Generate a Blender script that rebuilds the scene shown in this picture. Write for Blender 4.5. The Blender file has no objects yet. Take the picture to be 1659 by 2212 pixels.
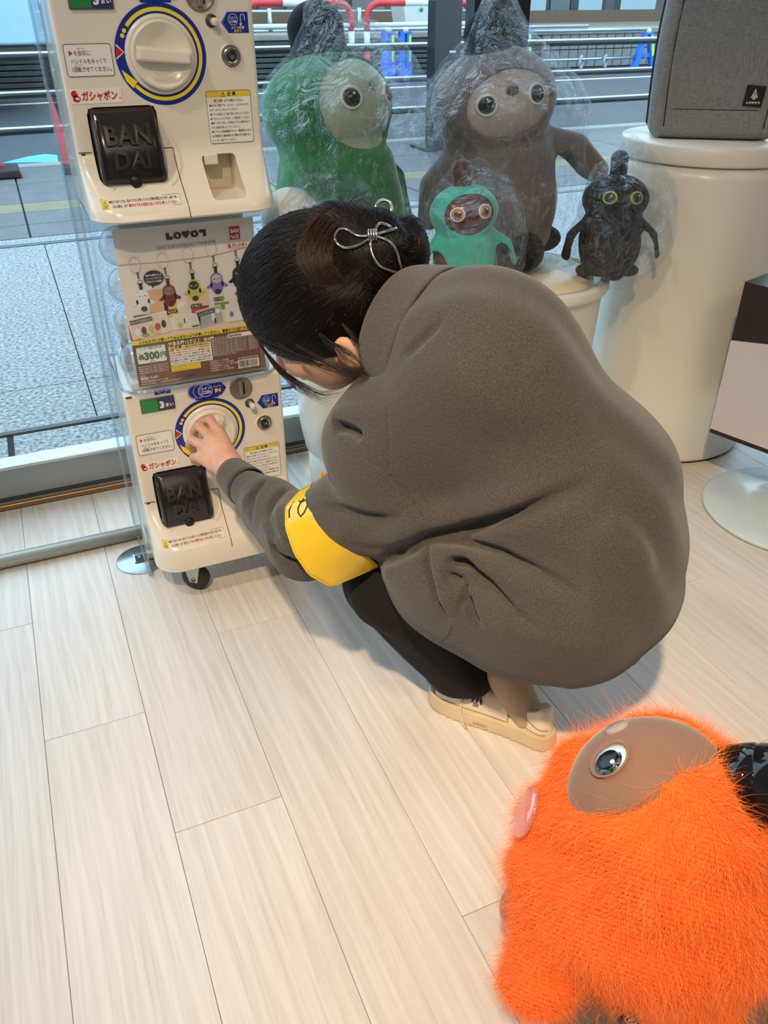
import bpy, bmesh, math, random
import numpy as np
from mathutils import Vector, Matrix, Euler
from mathutils.noise import noise as pnoise
PI = math.pi
S = bpy.context.scene
COL = S.collection
random.seed(7)

# ------------------------------------------------------------------ camera, world, lights, exposure
F_PX, W_PX, H_PX = 1751.9, 1659.0, 2212.0
CX, CY = W_PX / 2, H_PX / 2
PITCH, ROLL, YAW, CAM_H = 0.5638885, -0.0039274, 0.4064299, 1.2
def _rot():
    c, s = math.cos, math.sin
    B = np.array([[1, 0, 0], [0, 0, -1], [0, 1, 0]], float)
    Ry = np.array([[c(YAW), -s(YAW), 0], [s(YAW), c(YAW), 0], [0, 0, 1]])
    Rx = np.array([[1, 0, 0], [0, c(PITCH), -s(PITCH)], [0, s(PITCH), c(PITCH)]])
    Rz = np.array([[c(ROLL), -s(ROLL), 0], [s(ROLL), c(ROLL), 0], [0, 0, 1]])
    return Rz @ Rx @ B @ Ry
RC = _rot()                        # world -> camera (x right, y down, z forward)
CAM = np.array([0.0, 0.0, CAM_H])
cam_d = bpy.data.cameras.new('camera')
cam = bpy.data.objects.new('camera', cam_d); COL.objects.link(cam)
cam_d.sensor_fit = 'AUTO'; cam_d.sensor_width = 36.0
cam_d.lens = F_PX / H_PX * 36.0
cam_d.clip_start = 0.02; cam_d.clip_end = 200
m4 = Matrix.Identity(4)
for i in range(3):
    m4[i][0] = RC[0][i]; m4[i][1] = -RC[1][i]; m4[i][2] = -RC[2][i]
m4[2][3] = CAM_H
cam.matrix_world = m4
S.camera = cam
S.view_settings.view_transform = 'Standard'
S.view_settings.look = 'None'
S.view_settings.gamma = 1.0
S.view_settings.use_curve_mapping = False
S.view_settings.exposure = 0.0
S.cycles.max_bounces = 10
S.cycles.transparent_max_bounces = 40
S.cycles.transmission_bounces = 8
S.cycles.caustics_reflective = False
S.cycles.caustics_refractive = False
S.cycles.sample_clamp_indirect = 6.0
S.cycles.use_denoising = True

world = bpy.data.worlds.new('sky'); S.world = world; world.use_nodes = True
bg = world.node_tree.nodes['Background']
bg.inputs[0].default_value = (0.62, 0.82, 1.0, 1); bg.inputs[1].default_value = 3.2

def area_light(name, loc, size, power, color, target=None, spread=None):
    ld = bpy.data.lights.new(name, 'AREA'); ld.shape = 'DISK'; ld.size = size
    ld.energy = power; ld.color = color
    if spread: ld.spread = spread
    o = bpy.data.objects.new(name, ld); COL.objects.link(o); o.location = loc
    if target is not None:
        o.rotation_euler = (Vector(target) - Vector(loc)).to_track_quat('-Z', 'Y').to_euler()
    return o
WARM = (1.0, 0.74, 0.48)
NEUT = (1.0, 0.90, 0.80)
area_light('ceiling_spot', (-0.42, -0.45, 2.66), 0.10, 11.5, WARM, (0.80, 0.85, 0), math.radians(62))
area_light('ceiling_spot', (-0.9, 0.9, 2.66), 0.16, 5, NEUT, (0.1, 1.5, 0.5), math.radians(100))
area_light('ceiling_panel', (1.9, -0.5, 2.66), 1.2, 9, NEUT, (1.2, 0.8, 0))
area_light('ceiling_panel', (0.0, -1.3, 2.66), 1.4, 14, NEUT, (0.0, 0.2, 0))

# ------------------------------------------------------------------ pixel helpers (photo pixel -> point on a plane)
def ray(px, py):
    return RC.T @ np.array([(px - CX) / F_PX, (py - CY) / F_PX, 1.0])
def at_y(px, py, Y):
    d = ray(px, py); return Vector(CAM + d * (Y / d[1]))
def at_z(px, py, z=0.0):
    d = ray(px, py); return Vector(CAM + d * ((z - CAM_H) / d[2]))
def at_d(px, py, depth):
    return Vector(CAM + ray(px, py) * depth)
def project(P):                     # (N,3) -> pixel x, y, depth
    c = (np.asarray(P, float) - CAM) @ RC.T
    return CX + F_PX * c[..., 0] / c[..., 2], CY + F_PX * c[..., 1] / c[..., 2], c[..., 2]

# ------------------------------------------------------------------ materials
def srgb(r, g, b):
    def f(c):
        c /= 255.0
        return c / 12.92 if c <= 0.04045 else ((c + 0.055) / 1.055) ** 2.4
    return (f(r), f(g), f(b), 1.0)
class NT:
    def __init__(self, name):
        self.m = bpy.data.materials.new(name); self.m.use_nodes = True
        self.t = self.m.node_tree; self.n = self.t.nodes; self.n.clear()
        self.out = self.n.new('ShaderNodeOutputMaterial')
    def new(self, k, **kw):
        x = self.n.new('ShaderNode' + k)
        for a, b in kw.items(): setattr(x, a, b)
        return x
    def link(self, a, b): self.t.links.new(a, b)
    def coord(self, scale=(1, 1, 1), kind='Object', rot=(0, 0, 0)):
        tc = self.new('TexCoord'); mp = self.new('Mapping')
        mp.inputs['Scale'].default_value = scale; mp.inputs['Rotation'].default_value = rot
        self.link(tc.outputs[kind], mp.inputs['Vector']); return mp.outputs['Vector']
    def noise(self, vec, scale, detail=3, rough=0.5, dist=0.0):
        x = self.new('TexNoise'); x.inputs['Scale'].default_value = scale
        x.inputs['Detail'].default_value = detail; x.inputs['Roughness'].default_value = rough
        x.inputs['Distortion'].default_value = dist
        if vec is not None: self.link(vec, x.inputs['Vector'])
        return x.outputs['Fac']
    def ramp(self, fac, stops):
        r = self.new('ValToRGB'); e = r.color_ramp.elements
        while len(e) < len(stops): e.new(0.5)
        for q, (p, c) in zip(e, stops): q.position = p; q.color = c
        self.link(fac, r.inputs['Fac']); return r.outputs['Color']
    def mix(self, fac, a, b, mode='MIX'):
        x = self.new('Mix', data_type='RGBA', blend_type=mode)
        if isinstance(fac, (int, float)): x.inputs[0].default_value = fac
        else: self.link(fac, x.inputs[0])
        for v, k in ((a, 6), (b, 7)):
            if isinstance(v, tuple): x.inputs[k].default_value = v
            else: self.link(v, x.inputs[k])
        return x.outputs[2]
    def math(self, op, a, b=None, clamp=False):
        x = self.new('Math', operation=op, use_clamp=clamp)
        for i, v in enumerate((a, b)):
            if v is None: continue
            if isinstance(v, (int, float)): x.inputs[i].default_value = v
            else: self.link(v, x.inputs[i])
        return x.outputs[0]
    def bsdf(self, color=None, rough=0.5, metal=0.0, **kw):
        b = self.new('BsdfPrincipled'); self.b = b
        if color is not None:
            if isinstance(color, tuple): b.inputs['Base Color'].default_value = color
            else: self.link(color, b.inputs['Base Color'])
        if isinstance(rough, (int, float)): b.inputs['Roughness'].default_value = rough
        else: self.link(rough, b.inputs['Roughness'])
        b.inputs['Metallic'].default_value = metal
        for k, v in kw.items(): b.inputs[k.replace('_', ' ')].default_value = v
        self.link(b.outputs[0], self.out.inputs[0]); return b
    def bump(self, h, strength=0.3, dist=0.01):
        x = self.new('Bump'); x.inputs['Strength'].default_value = strength
        x.inputs['Distance'].default_value = dist
        self.link(h, x.inputs['Height']); self.link(x.outputs[0], self.b.inputs['Normal'])
_mc = {}
def plain(name, rgb, rough=0.5, metal=0.0, var=0.04, bump=0.0, bscale=60.0, **kw):
    """procedural material: a colour with faint noise mottling and optional fine relief"""
    if name in _mc: return _mc[name]
    n = NT(name); c = srgb(*rgb); v = n.coord()
    f = n.noise(v, 9, 3)
    lo = tuple(x * (1 - var) for x in c[:3]) + (1,); hi = tuple(min(1, x * (1 + var)) for x in c[:3]) + (1,)
    n.bsdf(n.ramp(f, [(0.3, lo), (0.7, hi)]), rough, metal, **kw)
    if bump: n.bump(n.noise(v, bscale, 4), bump, 0.004)
    _mc[name] = n.m; return n.m
def clear_mat(name, tint=(0.9, 0.95, 0.98), alpha=0.06, rough=0.03, bump=0.0, bscale=30.0, ior=1.45, film=0.0, diff=(0.8, 0.85, 0.9)):
    """clear plastic or glass: mostly transparent, fresnel reflections, a thin milky film"""
    if name in _mc: return _mc[name]
    n = NT(name)
    tr = n.new('BsdfTransparent'); tr.inputs[0].default_value = tint + (1,)
    gl = n.new('BsdfGlossy'); gl.inputs['Roughness'].default_value = rough
    df = n.new('BsdfDiffuse'); df.inputs[0].default_value = diff + (1,)
    fr = n.new('Fresnel'); fr.inputs['IOR'].default_value = ior
    m1 = n.new('MixShader'); m1.inputs[0].default_value = film
    n.link(tr.outputs[0], m1.inputs[1]); n.link(df.outputs[0], m1.inputs[2])
    ge = n.new('NewGeometry'); ft = n.math('SUBTRACT', 1.0, ge.outputs['Backfacing'])
    m2 = n.new('MixShader'); fac = n.math('MULTIPLY', n.math('ADD', fr.outputs[0], alpha, True), ft)
    n.link(fac, m2.inputs[0]); n.link(m1.outputs[0], m2.inputs[1]); n.link(gl.outputs[0], m2.inputs[2])
    if bump:
        v = n.coord(); bp = n.new('Bump'); bp.inputs['Strength'].default_value = bump; bp.inputs['Distance'].default_value = 0.02
        h = n.noise(v, bscale, 5, 0.6, 1.2)
        n.link(h, bp.inputs['Height'])
        n.link(bp.outputs[0], gl.inputs['Normal']); n.link(bp.outputs[0], fr.inputs['Normal'])
    n.link(m2.outputs[0], n.out.inputs[0])
    _mc[name] = n.m; return n.m

# ------------------------------------------------------------------ objects
def tag(o, label=None, cat=None, group=None, kind=None):
    if label: o['label'] = label
    if cat: o['category'] = cat
    if group: o['group'] = group
    if kind: o['kind'] = kind
    return o
def empty(name, loc=(0, 0, 0), rz=0.0, label=None, cat=None, group=None, parent=None, rot=None):
    o = bpy.data.objects.new(name, None); COL.objects.link(o); o.empty_display_size = 0.05
    o.location = loc; o.rotation_euler = rot if rot is not None else (0, 0, rz)
    if parent is not None: o.parent = parent
    return tag(o, label, cat, group)
def link_mesh(name, me, mat=None, parent=None, loc=None, rot=None):
    o = bpy.data.objects.new(name, me); COL.objects.link(o)
    if mat is not None and not me.materials:
        for m in (mat if isinstance(mat, (list, tuple)) else [mat]): me.materials.append(m)
    if parent is not None: o.parent = parent
    if loc is not None: o.location = loc
    if rot is not None: o.rotation_euler = rot
    return o
def from_np(name, V, Fc, mat=None, parent=None, smooth=True):
    me = bpy.data.meshes.new(name); me.from_pydata([tuple(map(float, v)) for v in V], [], [tuple(map(int, f)) for f in Fc]); me.update()
    if smooth: me.polygons.foreach_set('use_smooth', [True] * len(me.polygons))
    return link_mesh(name, me, mat, parent)
class MB:
    """collects shapes into one bmesh"""
    def __init__(self): self.b = bmesh.new(); self.mi = 0
    def _tag(self, faces, smooth=False):
        for f in faces: f.material_index = self.mi; f.smooth = smooth
    def box(self, c, s, rz=0.0, bevel=0.0, seg=2, rot=None):
        r = bmesh.ops.create_cube(self.b, size=1.0); vs = r['verts']
        M = Matrix.Translation(c) @ (rot.to_matrix().to_4x4() if rot is not None else Matrix.Rotation(rz, 4, 'Z')) @ Matrix.Diagonal((*s, 1))
        bmesh.ops.transform(self.b, matrix=M, verts=vs)
        fs = list({f for v in vs for f in v.link_faces}); self._tag(fs)
        if bevel:
            es = list({e for v in vs for e in v.link_edges})
            q = bmesh.ops.bevel(self.b, geom=es, offset=bevel, segments=seg, profile=0.5, affect='EDGES')
            self._tag(q['faces'], seg > 1)
        return self
    def poly_prism(self, pts, frm, to, bevel=0.0, smooth=False):
        """pts: 2D list; frm/to functions (x,y)->3D for both ends"""
        a = [self.b.verts.new(frm(*p)) for p in pts]; c = [self.b.verts.new(to(*p)) for p in pts]
        fs = [self.b.faces.new(a[::-1]), self.b.faces.new(c)]
        n = len(pts); sd = []
        for i in range(n): sd.append(self.b.faces.new((a[i], a[(i + 1) % n], c[(i + 1) % n], c[i])))
        self._tag(fs); self._tag(sd, smooth); return self
    def tube(self, pts, r, seg=10, caps=True, closed=False, smooth=True):
        pts = [Vector(p) for p in pts]; n = len(pts)
        rs = r if isinstance(r, (list, tuple)) else [r] * n
        rings = []; up = None
        for i, p in enumerate(pts):
            if closed: t = pts[(i + 1) % n] - pts[i - 1]
            else: t = pts[min(i + 1, n - 1)] - pts[max(i - 1, 0)]
            if t.length < 1e-9: t = Vector((0, 0, 1))
            t.normalize()
            if up is None:
                up = Vector((0, 0, 1)) if abs(t.z) < 0.9 else Vector((1, 0, 0))
            a = t.cross(up)
            if a.length < 1e-4: a = t.cross(Vector((1, 0.3, 0)))
            a.normalize(); bb = a.cross(t).normalized(); up = bb
            rings.append([self.b.verts.new(p + (a * math.cos(k * 2 * PI / seg) + bb * math.sin(k * 2 * PI / seg)) * rs[i]) for k in range(seg)])
        fs = []
        for i in range(n if closed else n - 1):
            A, B_ = rings[i], rings[(i + 1) % n]
            for k in range(seg): fs.append(self.b.faces.new((A[k], A[(k + 1) % seg], B_[(k + 1) % seg], B_[k])))
        self._tag(fs, smooth)
        if caps and not closed:
            self._tag([self.b.faces.new(rings[0][::-1]), self.b.faces.new(rings[-1])])
        return self
    def lathe(self, prof, c=(0, 0, 0), seg=48, axis='Z', smooth=True, M=None):
        """prof: list of (r, z); closed at r=0 ends"""
        T = M if M is not None else Matrix.Translation(c) @ ({'Z': Matrix.Identity(4), 'Y': Matrix.Rotation(PI / 2, 4, 'X'), 'X': Matrix.Rotation(PI / 2, 4, 'Y')}[axis])
        rings = []
        for r, z in prof:
            if r < 1e-6: rings.append([self.b.verts.new(T @ Vector((0, 0, z)))])
            else: rings.append([self.b.verts.new(T @ Vector((r * math.cos(k * 2 * PI / seg), r * math.sin(k * 2 * PI / seg), z))) for k in range(seg)])
        fs = []
        for A, B_ in zip(rings, rings[1:]):
            for k in range(seg):
                k2 = (k + 1) % seg
                q = [A[k % len(A)], A[k2 % len(A)], B_[k2 % len(B_)], B_[k % len(B_)]]
                u = []
                for x in q:
                    if x not in u: u.append(x)
                if len(u) > 2: fs.append(self.b.faces.new(u))
        self._tag(fs, smooth); return self
    def ball(self, c, r, seg=20, rings=12, rot=None):
        r = r if isinstance(r, (tuple, list)) else (r, r, r)
        q = bmesh.ops.create_uvsphere(self.b, u_segments=seg, v_segments=rings, radius=1.0); vs = q['verts']
        M = Matrix.Translation(c) @ (rot.to_matrix().to_4x4() if rot is not None else Matrix.Identity(4)) @ Matrix.Diagonal((*r, 1))
        bmesh.ops.transform(self.b, matrix=M, verts=vs)
        self._tag({f for v in vs for f in v.link_faces}, True); return self
    def build(self, name, mat=None, parent=None, loc=None, rot=None, autosmooth=False, fix=True):
        if fix: bmesh.ops.recalc_face_normals(self.b, faces=self.b.faces)
        me = bpy.data.meshes.new(name); self.b.to_mesh(me); self.b.free()
        if autosmooth:
            me.polygons.foreach_set('use_smooth', [True] * len(me.polygons))
            me.set_sharp_from_angle(angle=math.radians(35))
        return link_mesh(name, me, mat, parent, loc, rot)
def rrect(w, h, r, n=5, cx=0.0, cy=0.0):
    pts = []
    for sx, sy, a0 in ((1, -1, -90), (1, 1, 0), (-1, 1, 90), (-1, -1, 180)):
        for k in range(n + 1):
            a = math.radians(a0 + 90 * k / n)
            pts.append((cx + sx * (w / 2 - r) + r * math.cos(a), cy + sy * (h / 2 - r) + r * math.sin(a)))
    return pts
def cut(o, cutter):
    md = o.modifiers.new('b', 'BOOLEAN'); md.operation = 'DIFFERENCE'; md.object = cutter; md.solver = 'EXACT'
    dg = bpy.context.evaluated_depsgraph_get(); dg.update()
    me = bpy.data.meshes.new_from_object(o.evaluated_get(dg), preserve_all_data_layers=True, depsgraph=dg)
    o.modifiers.clear(); o.data = me
    bpy.data.objects.remove(cutter)
def copy_tree(o, parent=None):
    c = o.copy(); COL.objects.link(c); c.parent = parent if parent is not None else o.parent
    for ch in list(o.children): copy_tree(ch, c)
    return c
_tcache = {}
def text_np(s, size=0.01, bold=0.0, res=2):
    """glyph outlines as a mesh in the XY plane, origin at the left baseline -> (verts, faces, width)"""
    k = (s, size, bold)
    if k not in _tcache:
        cu = bpy.data.curves.new('t', 'FONT'); cu.body = s; cu.size = size; cu.resolution_u = res
        cu.offset = bold * size; cu.fill_mode = 'FRONT'
        o = bpy.data.objects.new('t', cu); COL.objects.link(o)
        dg = bpy.context.evaluated_depsgraph_get(); dg.update()
        me = bpy.data.meshes.new_from_object(o.evaluated_get(dg))
        V = np.array([v.co[:] for v in me.vertices]).reshape(-1, 3); P = [tuple(p.vertices) for p in me.polygons]
        bpy.data.objects.remove(o); bpy.data.curves.remove(cu); bpy.data.meshes.remove(me)
        w = (V[:, 0].min(), V[:, 0].max()) if len(V) else (0, 0)
        _tcache[k] = (V, P, w)
    return _tcache[k]
class Print:
    """flat print on a face: text, polygons, discs, in (u, v) with a map to 3D; one mesh per colour set"""
    def __init__(self, fmap): self.f = fmap; self.V = []; self.P = []; self.M = []; self.mats = []
    def _m(self, m):
        if m not in self.mats: self.mats.append(m)
        return self.mats.index(m)
    def add(self, V2, P, mat, lift=0):
        b = len(self.V); k = self._m(mat)
        for x, y in V2: self.V.append(tuple(self.f(x, y, lift)))
        for p in P: self.P.append(tuple(b + i for i in p)); self.M.append(k)
    def poly(self, pts, mat, lift=0): self.add(pts, [tuple(range(len(pts)))], mat, lift)
    def rect(self, x0, y0, x1, y1, mat, lift=0, r=0.0):
        if r: self.poly(rrect(x1 - x0, y1 - y0, r, 4, (x0 + x1) / 2, (y0 + y1) / 2), mat, lift)
        else: self.poly([(x0, y0), (x1, y0), (x1, y1), (x0, y1)], mat, lift)
    def disc(self, x, y, r, mat, lift=0, n=40, ry=None, a0=0, a1=360, rin=0.0, rot=0.0):
        ry = ry or r
        c, s = math.cos(rot), math.sin(rot)
        def P(q, a): X, Y = q * r * math.cos(a), q * ry * math.sin(a); return (x + X * c - Y * s, y + X * s + Y * c)
        aa = [math.radians(a0 + (a1 - a0) * k / n) for k in range(n + 1)]
        if rin <= 0:
            self.poly([P(1, a) for a in (aa[:-1] if a1 - a0 >= 360 else aa)], mat, lift); return
        V = [P(1, a) for a in aa] + [P(rin / r, a) for a in aa]
        self.add(V, [(i, i + 1, n + 2 + i, n + 1 + i) for i in range(n)], mat, lift)
    def frame(self, x0, y0, x1, y1, w, mat, lift=0, r=0.003):
        A = rrect(x1 - x0, y1 - y0, r, 4, (x0 + x1) / 2, (y0 + y1) / 2)
        B = rrect(x1 - x0 - 2 * w, y1 - y0 - 2 * w, max(r - w, 1e-4), 4, (x0 + x1) / 2, (y0 + y1) / 2)
        n = len(A); self.add(A + B, [(i, (i + 1) % n, n + (i + 1) % n, n + i) for i in range(n)], mat, lift)
    def text(self, s, x, y, size, mat, lift=0, width=None, center=False, bold=0.0, rot=0.0, height=None):
        V, P, (a, b) = text_np(s, size, bold)
        if not len(V): return
        sx = (width / (b - a)) if width else 1.0
        c, q = math.cos(rot), math.sin(rot); out = []
        for vx, vy, _ in V:
            X = (vx - a) * sx - ((b - a) * sx / 2 if center else 0); Y = vy
            out.append((x + X * c - Y * q, y + X * q + Y * c))
        self.add(out, P, mat, lift)
    def build(self, name, parent=None):
        me = bpy.data.meshes.new(name); me.from_pydata(self.V, [], self.P)
        for m in self.mats: me.materials.append(m)
        me.polygons.foreach_set('material_index', self.M); me.update()
        return link_mesh(name, me, None, parent)

# ------------------------------------------------------------------ signed distance modelling (surface nets)
def sd_ball(P, c, r): return np.linalg.norm(P - np.array(c), axis=-1) - r
def sd_ell(P, c, r, R=None):
    q = P - np.array(c, float)
    if R is not None: q = q @ np.array(R)        # columns of R = local axes in world
    r = np.array(r, float); k0 = np.linalg.norm(q / r, axis=-1); k1 = np.linalg.norm(q / r ** 2, axis=-1)
    return k0 * (k0 - 1) / np.maximum(k1, 1e-9)
def sd_cone(P, a, b, ra, rb):
    a = np.array(a, float); b = np.array(b, float); ba = b - a
    t = np.clip(((P - a) @ ba) / (ba @ ba), 0, 1)
    return np.linalg.norm(P - a - t[..., None] * ba, axis=-1) - (ra + (rb - ra) * t)
def smin(a, b, k):
    h = np.clip(0.5 + 0.5 * (b - a) / k, 0, 1)
    return b + (a - b) * h - k * h * (1 - h)
def smax(a, b, k): return -smin(-a, -b, k)
def d_polyline(P, pts):
    """distance to a polyline and parameter 0..1 along it"""
    best = None; n = len(pts) - 1; tb = None
    for i in range(n):
        a = np.array(pts[i], float); ba = np.array(pts[i + 1], float) - a
        t = np.clip(((P - a) @ ba) / (ba @ ba), 0, 1); d = np.linalg.norm(P - a - t[..., None] * ba, axis=-1)
        if best is None: best, tb = d, (i + t) / n
        else:
            m = d < best; best = np.where(m, d, best); tb = np.where(m, (i + t) / n, tb)
    return best, tb
def nets(fn, lo, hi, h):
    lo = np.array(lo, float); hi = np.array(hi, float)
    n = np.ceil((hi - lo) / h).astype(int) + 1
    ax = [lo[i] + h * np.arange(n[i]) for i in range(3)]
    q = 4; nc = (n - 1) // q + 2; ac = [lo[i] + h * q * np.arange(nc[i]) for i in range(3)]
    G = np.stack(np.meshgrid(*ac, indexing='ij'), -1); Dc = fn(G.reshape(-1, 3)).reshape(G.shape[:3])
    ix = [np.minimum((np.arange(n[i]) + q // 2) // q, nc[i] - 1) for i in range(3)]
    D = Dc[np.ix_(*ix)].copy()
    for i in range(0, n[0], 24):
        sl = D[i:i + 24]; m = np.abs(sl) < h * q * 1.3 + 0.010
        if m.any():
            w_ = np.argwhere(m); P_ = np.stack([ax[0][i + w_[:, 0]], ax[1][w_[:, 1]], ax[2][w_[:, 2]]], -1); sl[m] = fn(P_)
    ins = D < 0
    c = np.zeros(tuple(n - 1), int)
    for dx in (0, 1):
        for dy in (0, 1):
            for dz in (0, 1): c += ins[dx:n[0] - 1 + dx, dy:n[1] - 1 + dy, dz:n[2] - 1 + dz]
    act = (c > 0) & (c < 8); idx = -np.ones(act.shape, int); ci = np.argwhere(act); idx[act] = np.arange(len(ci))
    acc = np.zeros((len(ci), 3)); cnt = np.zeros(len(ci))
    corners = [(a, b, d) for a in (0, 1) for b in (0, 1) for d in (0, 1)]
    for p in corners:
        for q in corners:
            if sum(abs(p[k] - q[k]) for k in range(3)) != 1 or p > q: continue
            A = D[ci[:, 0] + p[0], ci[:, 1] + p[1], ci[:, 2] + p[2]]; B = D[ci[:, 0] + q[0], ci[:, 1] + q[1], ci[:, 2] + q[2]]
            m = (A < 0) != (B < 0); t = np.where(m, A / np.where(m, A - B, 1), 0)
            pt = np.array(p)[None] + t[:, None] * (np.array(q) - np.array(p))[None]
            acc[m] += pt[m]; cnt[m] += 1
    V = lo + h * (ci + acc / cnt[:, None])
    Q = []
    for a in range(3):
        b, d = (a + 1) % 3, (a + 2) % 3
        sl0 = [slice(None)] * 3; sl1 = [slice(None)] * 3
        sl0[a] = slice(0, n[a] - 1); sl1[a] = slice(1, n[a])
        s0 = ins[tuple(sl0)]; s1 = ins[tuple(sl1)]
        e = np.argwhere(s0 != s1)
        e = e[(e[:, b] > 0) & (e[:, d] > 0) & (e[:, b] < n[b] - 1) & (e[:, d] < n[d] - 1)]
        fl = s0[tuple(e.T)]
        def cell(ob, od):
            k = e.copy(); k[:, b] -= ob; k[:, d] -= od; return idx[tuple(k.T)]
        q = np.stack([cell(1, 1), cell(0, 1), cell(0, 0), cell(1, 0)], 1)
        q = np.where(fl[:, None], q, q[:, ::-1]); Q.append(q)
    return V, np.concatenate(Q)
def laplace(V, Q, it=2, lam=0.5):
    for _ in range(it):
        acc = np.zeros_like(V); cnt = np.zeros(len(V))
        for i in range(4):
            a, b = Q[:, i], Q[:, (i + 1) % 4]
            for k in range(3):
                acc[:, k] += np.bincount(a, V[b, k], len(V)) + np.bincount(b, V[a, k], len(V))
            cnt += np.bincount(a, minlength=len(V)) + np.bincount(b, minlength=len(V))
        V = V + lam * (acc / np.maximum(cnt, 1)[:, None] - V)
    return V
def sdf_obj(name, fn, lo, hi, h, mat, parent=None, it=2, local=False):
    V, Q = nets(fn, lo, hi, h); V = laplace(V, Q, it)
    me = bpy.data.meshes.new(name)
    me.vertices.add(len(V)); me.vertices.foreach_set('co', V.ravel())
    me.loops.add(Q.size); me.loops.foreach_set('vertex_index', Q.ravel().astype(np.int32))
    me.polygons.add(len(Q)); me.polygons.foreach_set('loop_start', np.arange(0, Q.size, 4, dtype=np.int32))
    me.polygons.foreach_set('use_smooth', [True] * len(Q)); me.update(calc_edges=True); me.validate()
    o = link_mesh(name, me, mat, parent)
    if parent is not None and not local: o.matrix_parent_inverse = parent_inv(parent)
    return o
def parent_inv(p):
    chain = Matrix.Identity(4); q = p
    while q is not None:
        chain = _loc(q, chain); q = q.parent
    return chain.inverted()
def _loc(q, chain):
    L = Matrix.LocRotScale(q.location, q.rotation_euler, q.scale)
    if q.parent is not None: L = q.matrix_parent_inverse @ L
    return L @ chain
def basis(z, x=None):
    """columns: local axes with given z and rough x"""
    z = np.array(z, float); z /= np.linalg.norm(z)
    x = np.array(x if x is not None else ((1, 0, 0) if abs(z[0]) < .9 else (0, 1, 0)), float)
    x -= z * (x @ z); x /= np.linalg.norm(x); return np.stack([x, np.cross(z, x), z], 1)
def hit_fn(fn, px, py, d0=0.5, steps=90):
    """walk along the sight line of a photo pixel to the modelled surface"""
    r = ray(px, py); rl = np.linalg.norm(r); r = r / rl; t = d0; best = (9, d0)
    for _ in range(steps):
        q = fn((CAM + r * t)[None])[0]
        t += q * 0.8
        if abs(q) < 2e-4: break
        if t > 2.2: t = best[1]; break
        if q < best[0]: best = (q, t)
    return CAM + r * t
def curve_strands(name, pts, radius, mat, parent=None, taper=True):
    """pts (N, K, 3) -> one hair-curves object"""
    N, K, _ = pts.shape
    hc = bpy.data.hair_curves.new(name); hc.add_curves([K] * N)
    hc.attributes['position'].data.foreach_set('vector', pts.astype(np.float32).ravel())
    ra = hc.attributes.get('radius') or hc.attributes.new('radius', 'FLOAT', 'POINT')
    prof = np.linspace(1, 0.12, K) if taper else np.ones(K)
    rad = (np.ones(N)[:, None] * (radius if np.isscalar(radius) else np.asarray(radius)[:, None])) * prof[None]
    ra.data.foreach_set('value', rad.astype(np.float32).ravel())
    hc.materials.append(mat)
    o = bpy.data.objects.new(name, hc); COL.objects.link(o)
    if parent is not None:
        o.parent = parent; o.matrix_parent_inverse = parent_inv(parent)
    return o
# ================================================================== the room
M_white = plain('wall paint', (236, 232, 226), 0.7)
M_ceil = plain('ceiling paint', (225, 222, 216), 0.8)
def slab(name, c, s, mat, parent=None, bevel=0.0, kind=None):
    o = MB().box(c, s, bevel=bevel).build(name, mat, parent)
    if kind: o['kind'] = kind
    return o
GX0, GX1, GY = -3.2, 4.6, 2.19
slab('ceiling', (0.7, -0.9, 2.75), (7.9, 6.3, 0.1), M_ceil, kind='structure')
slab('wall_back', (0.7, -4.05, 1.35), (7.9, 0.1, 2.8), M_white, kind='structure')
slab('wall_left', (-3.25, -0.9, 1.35), (0.1, 6.3, 2.8), M_white, kind='structure')
slab('wall_right', (4.65, -0.9, 1.35), (0.1, 6.3, 2.8), M_white, kind='structure')

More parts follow.
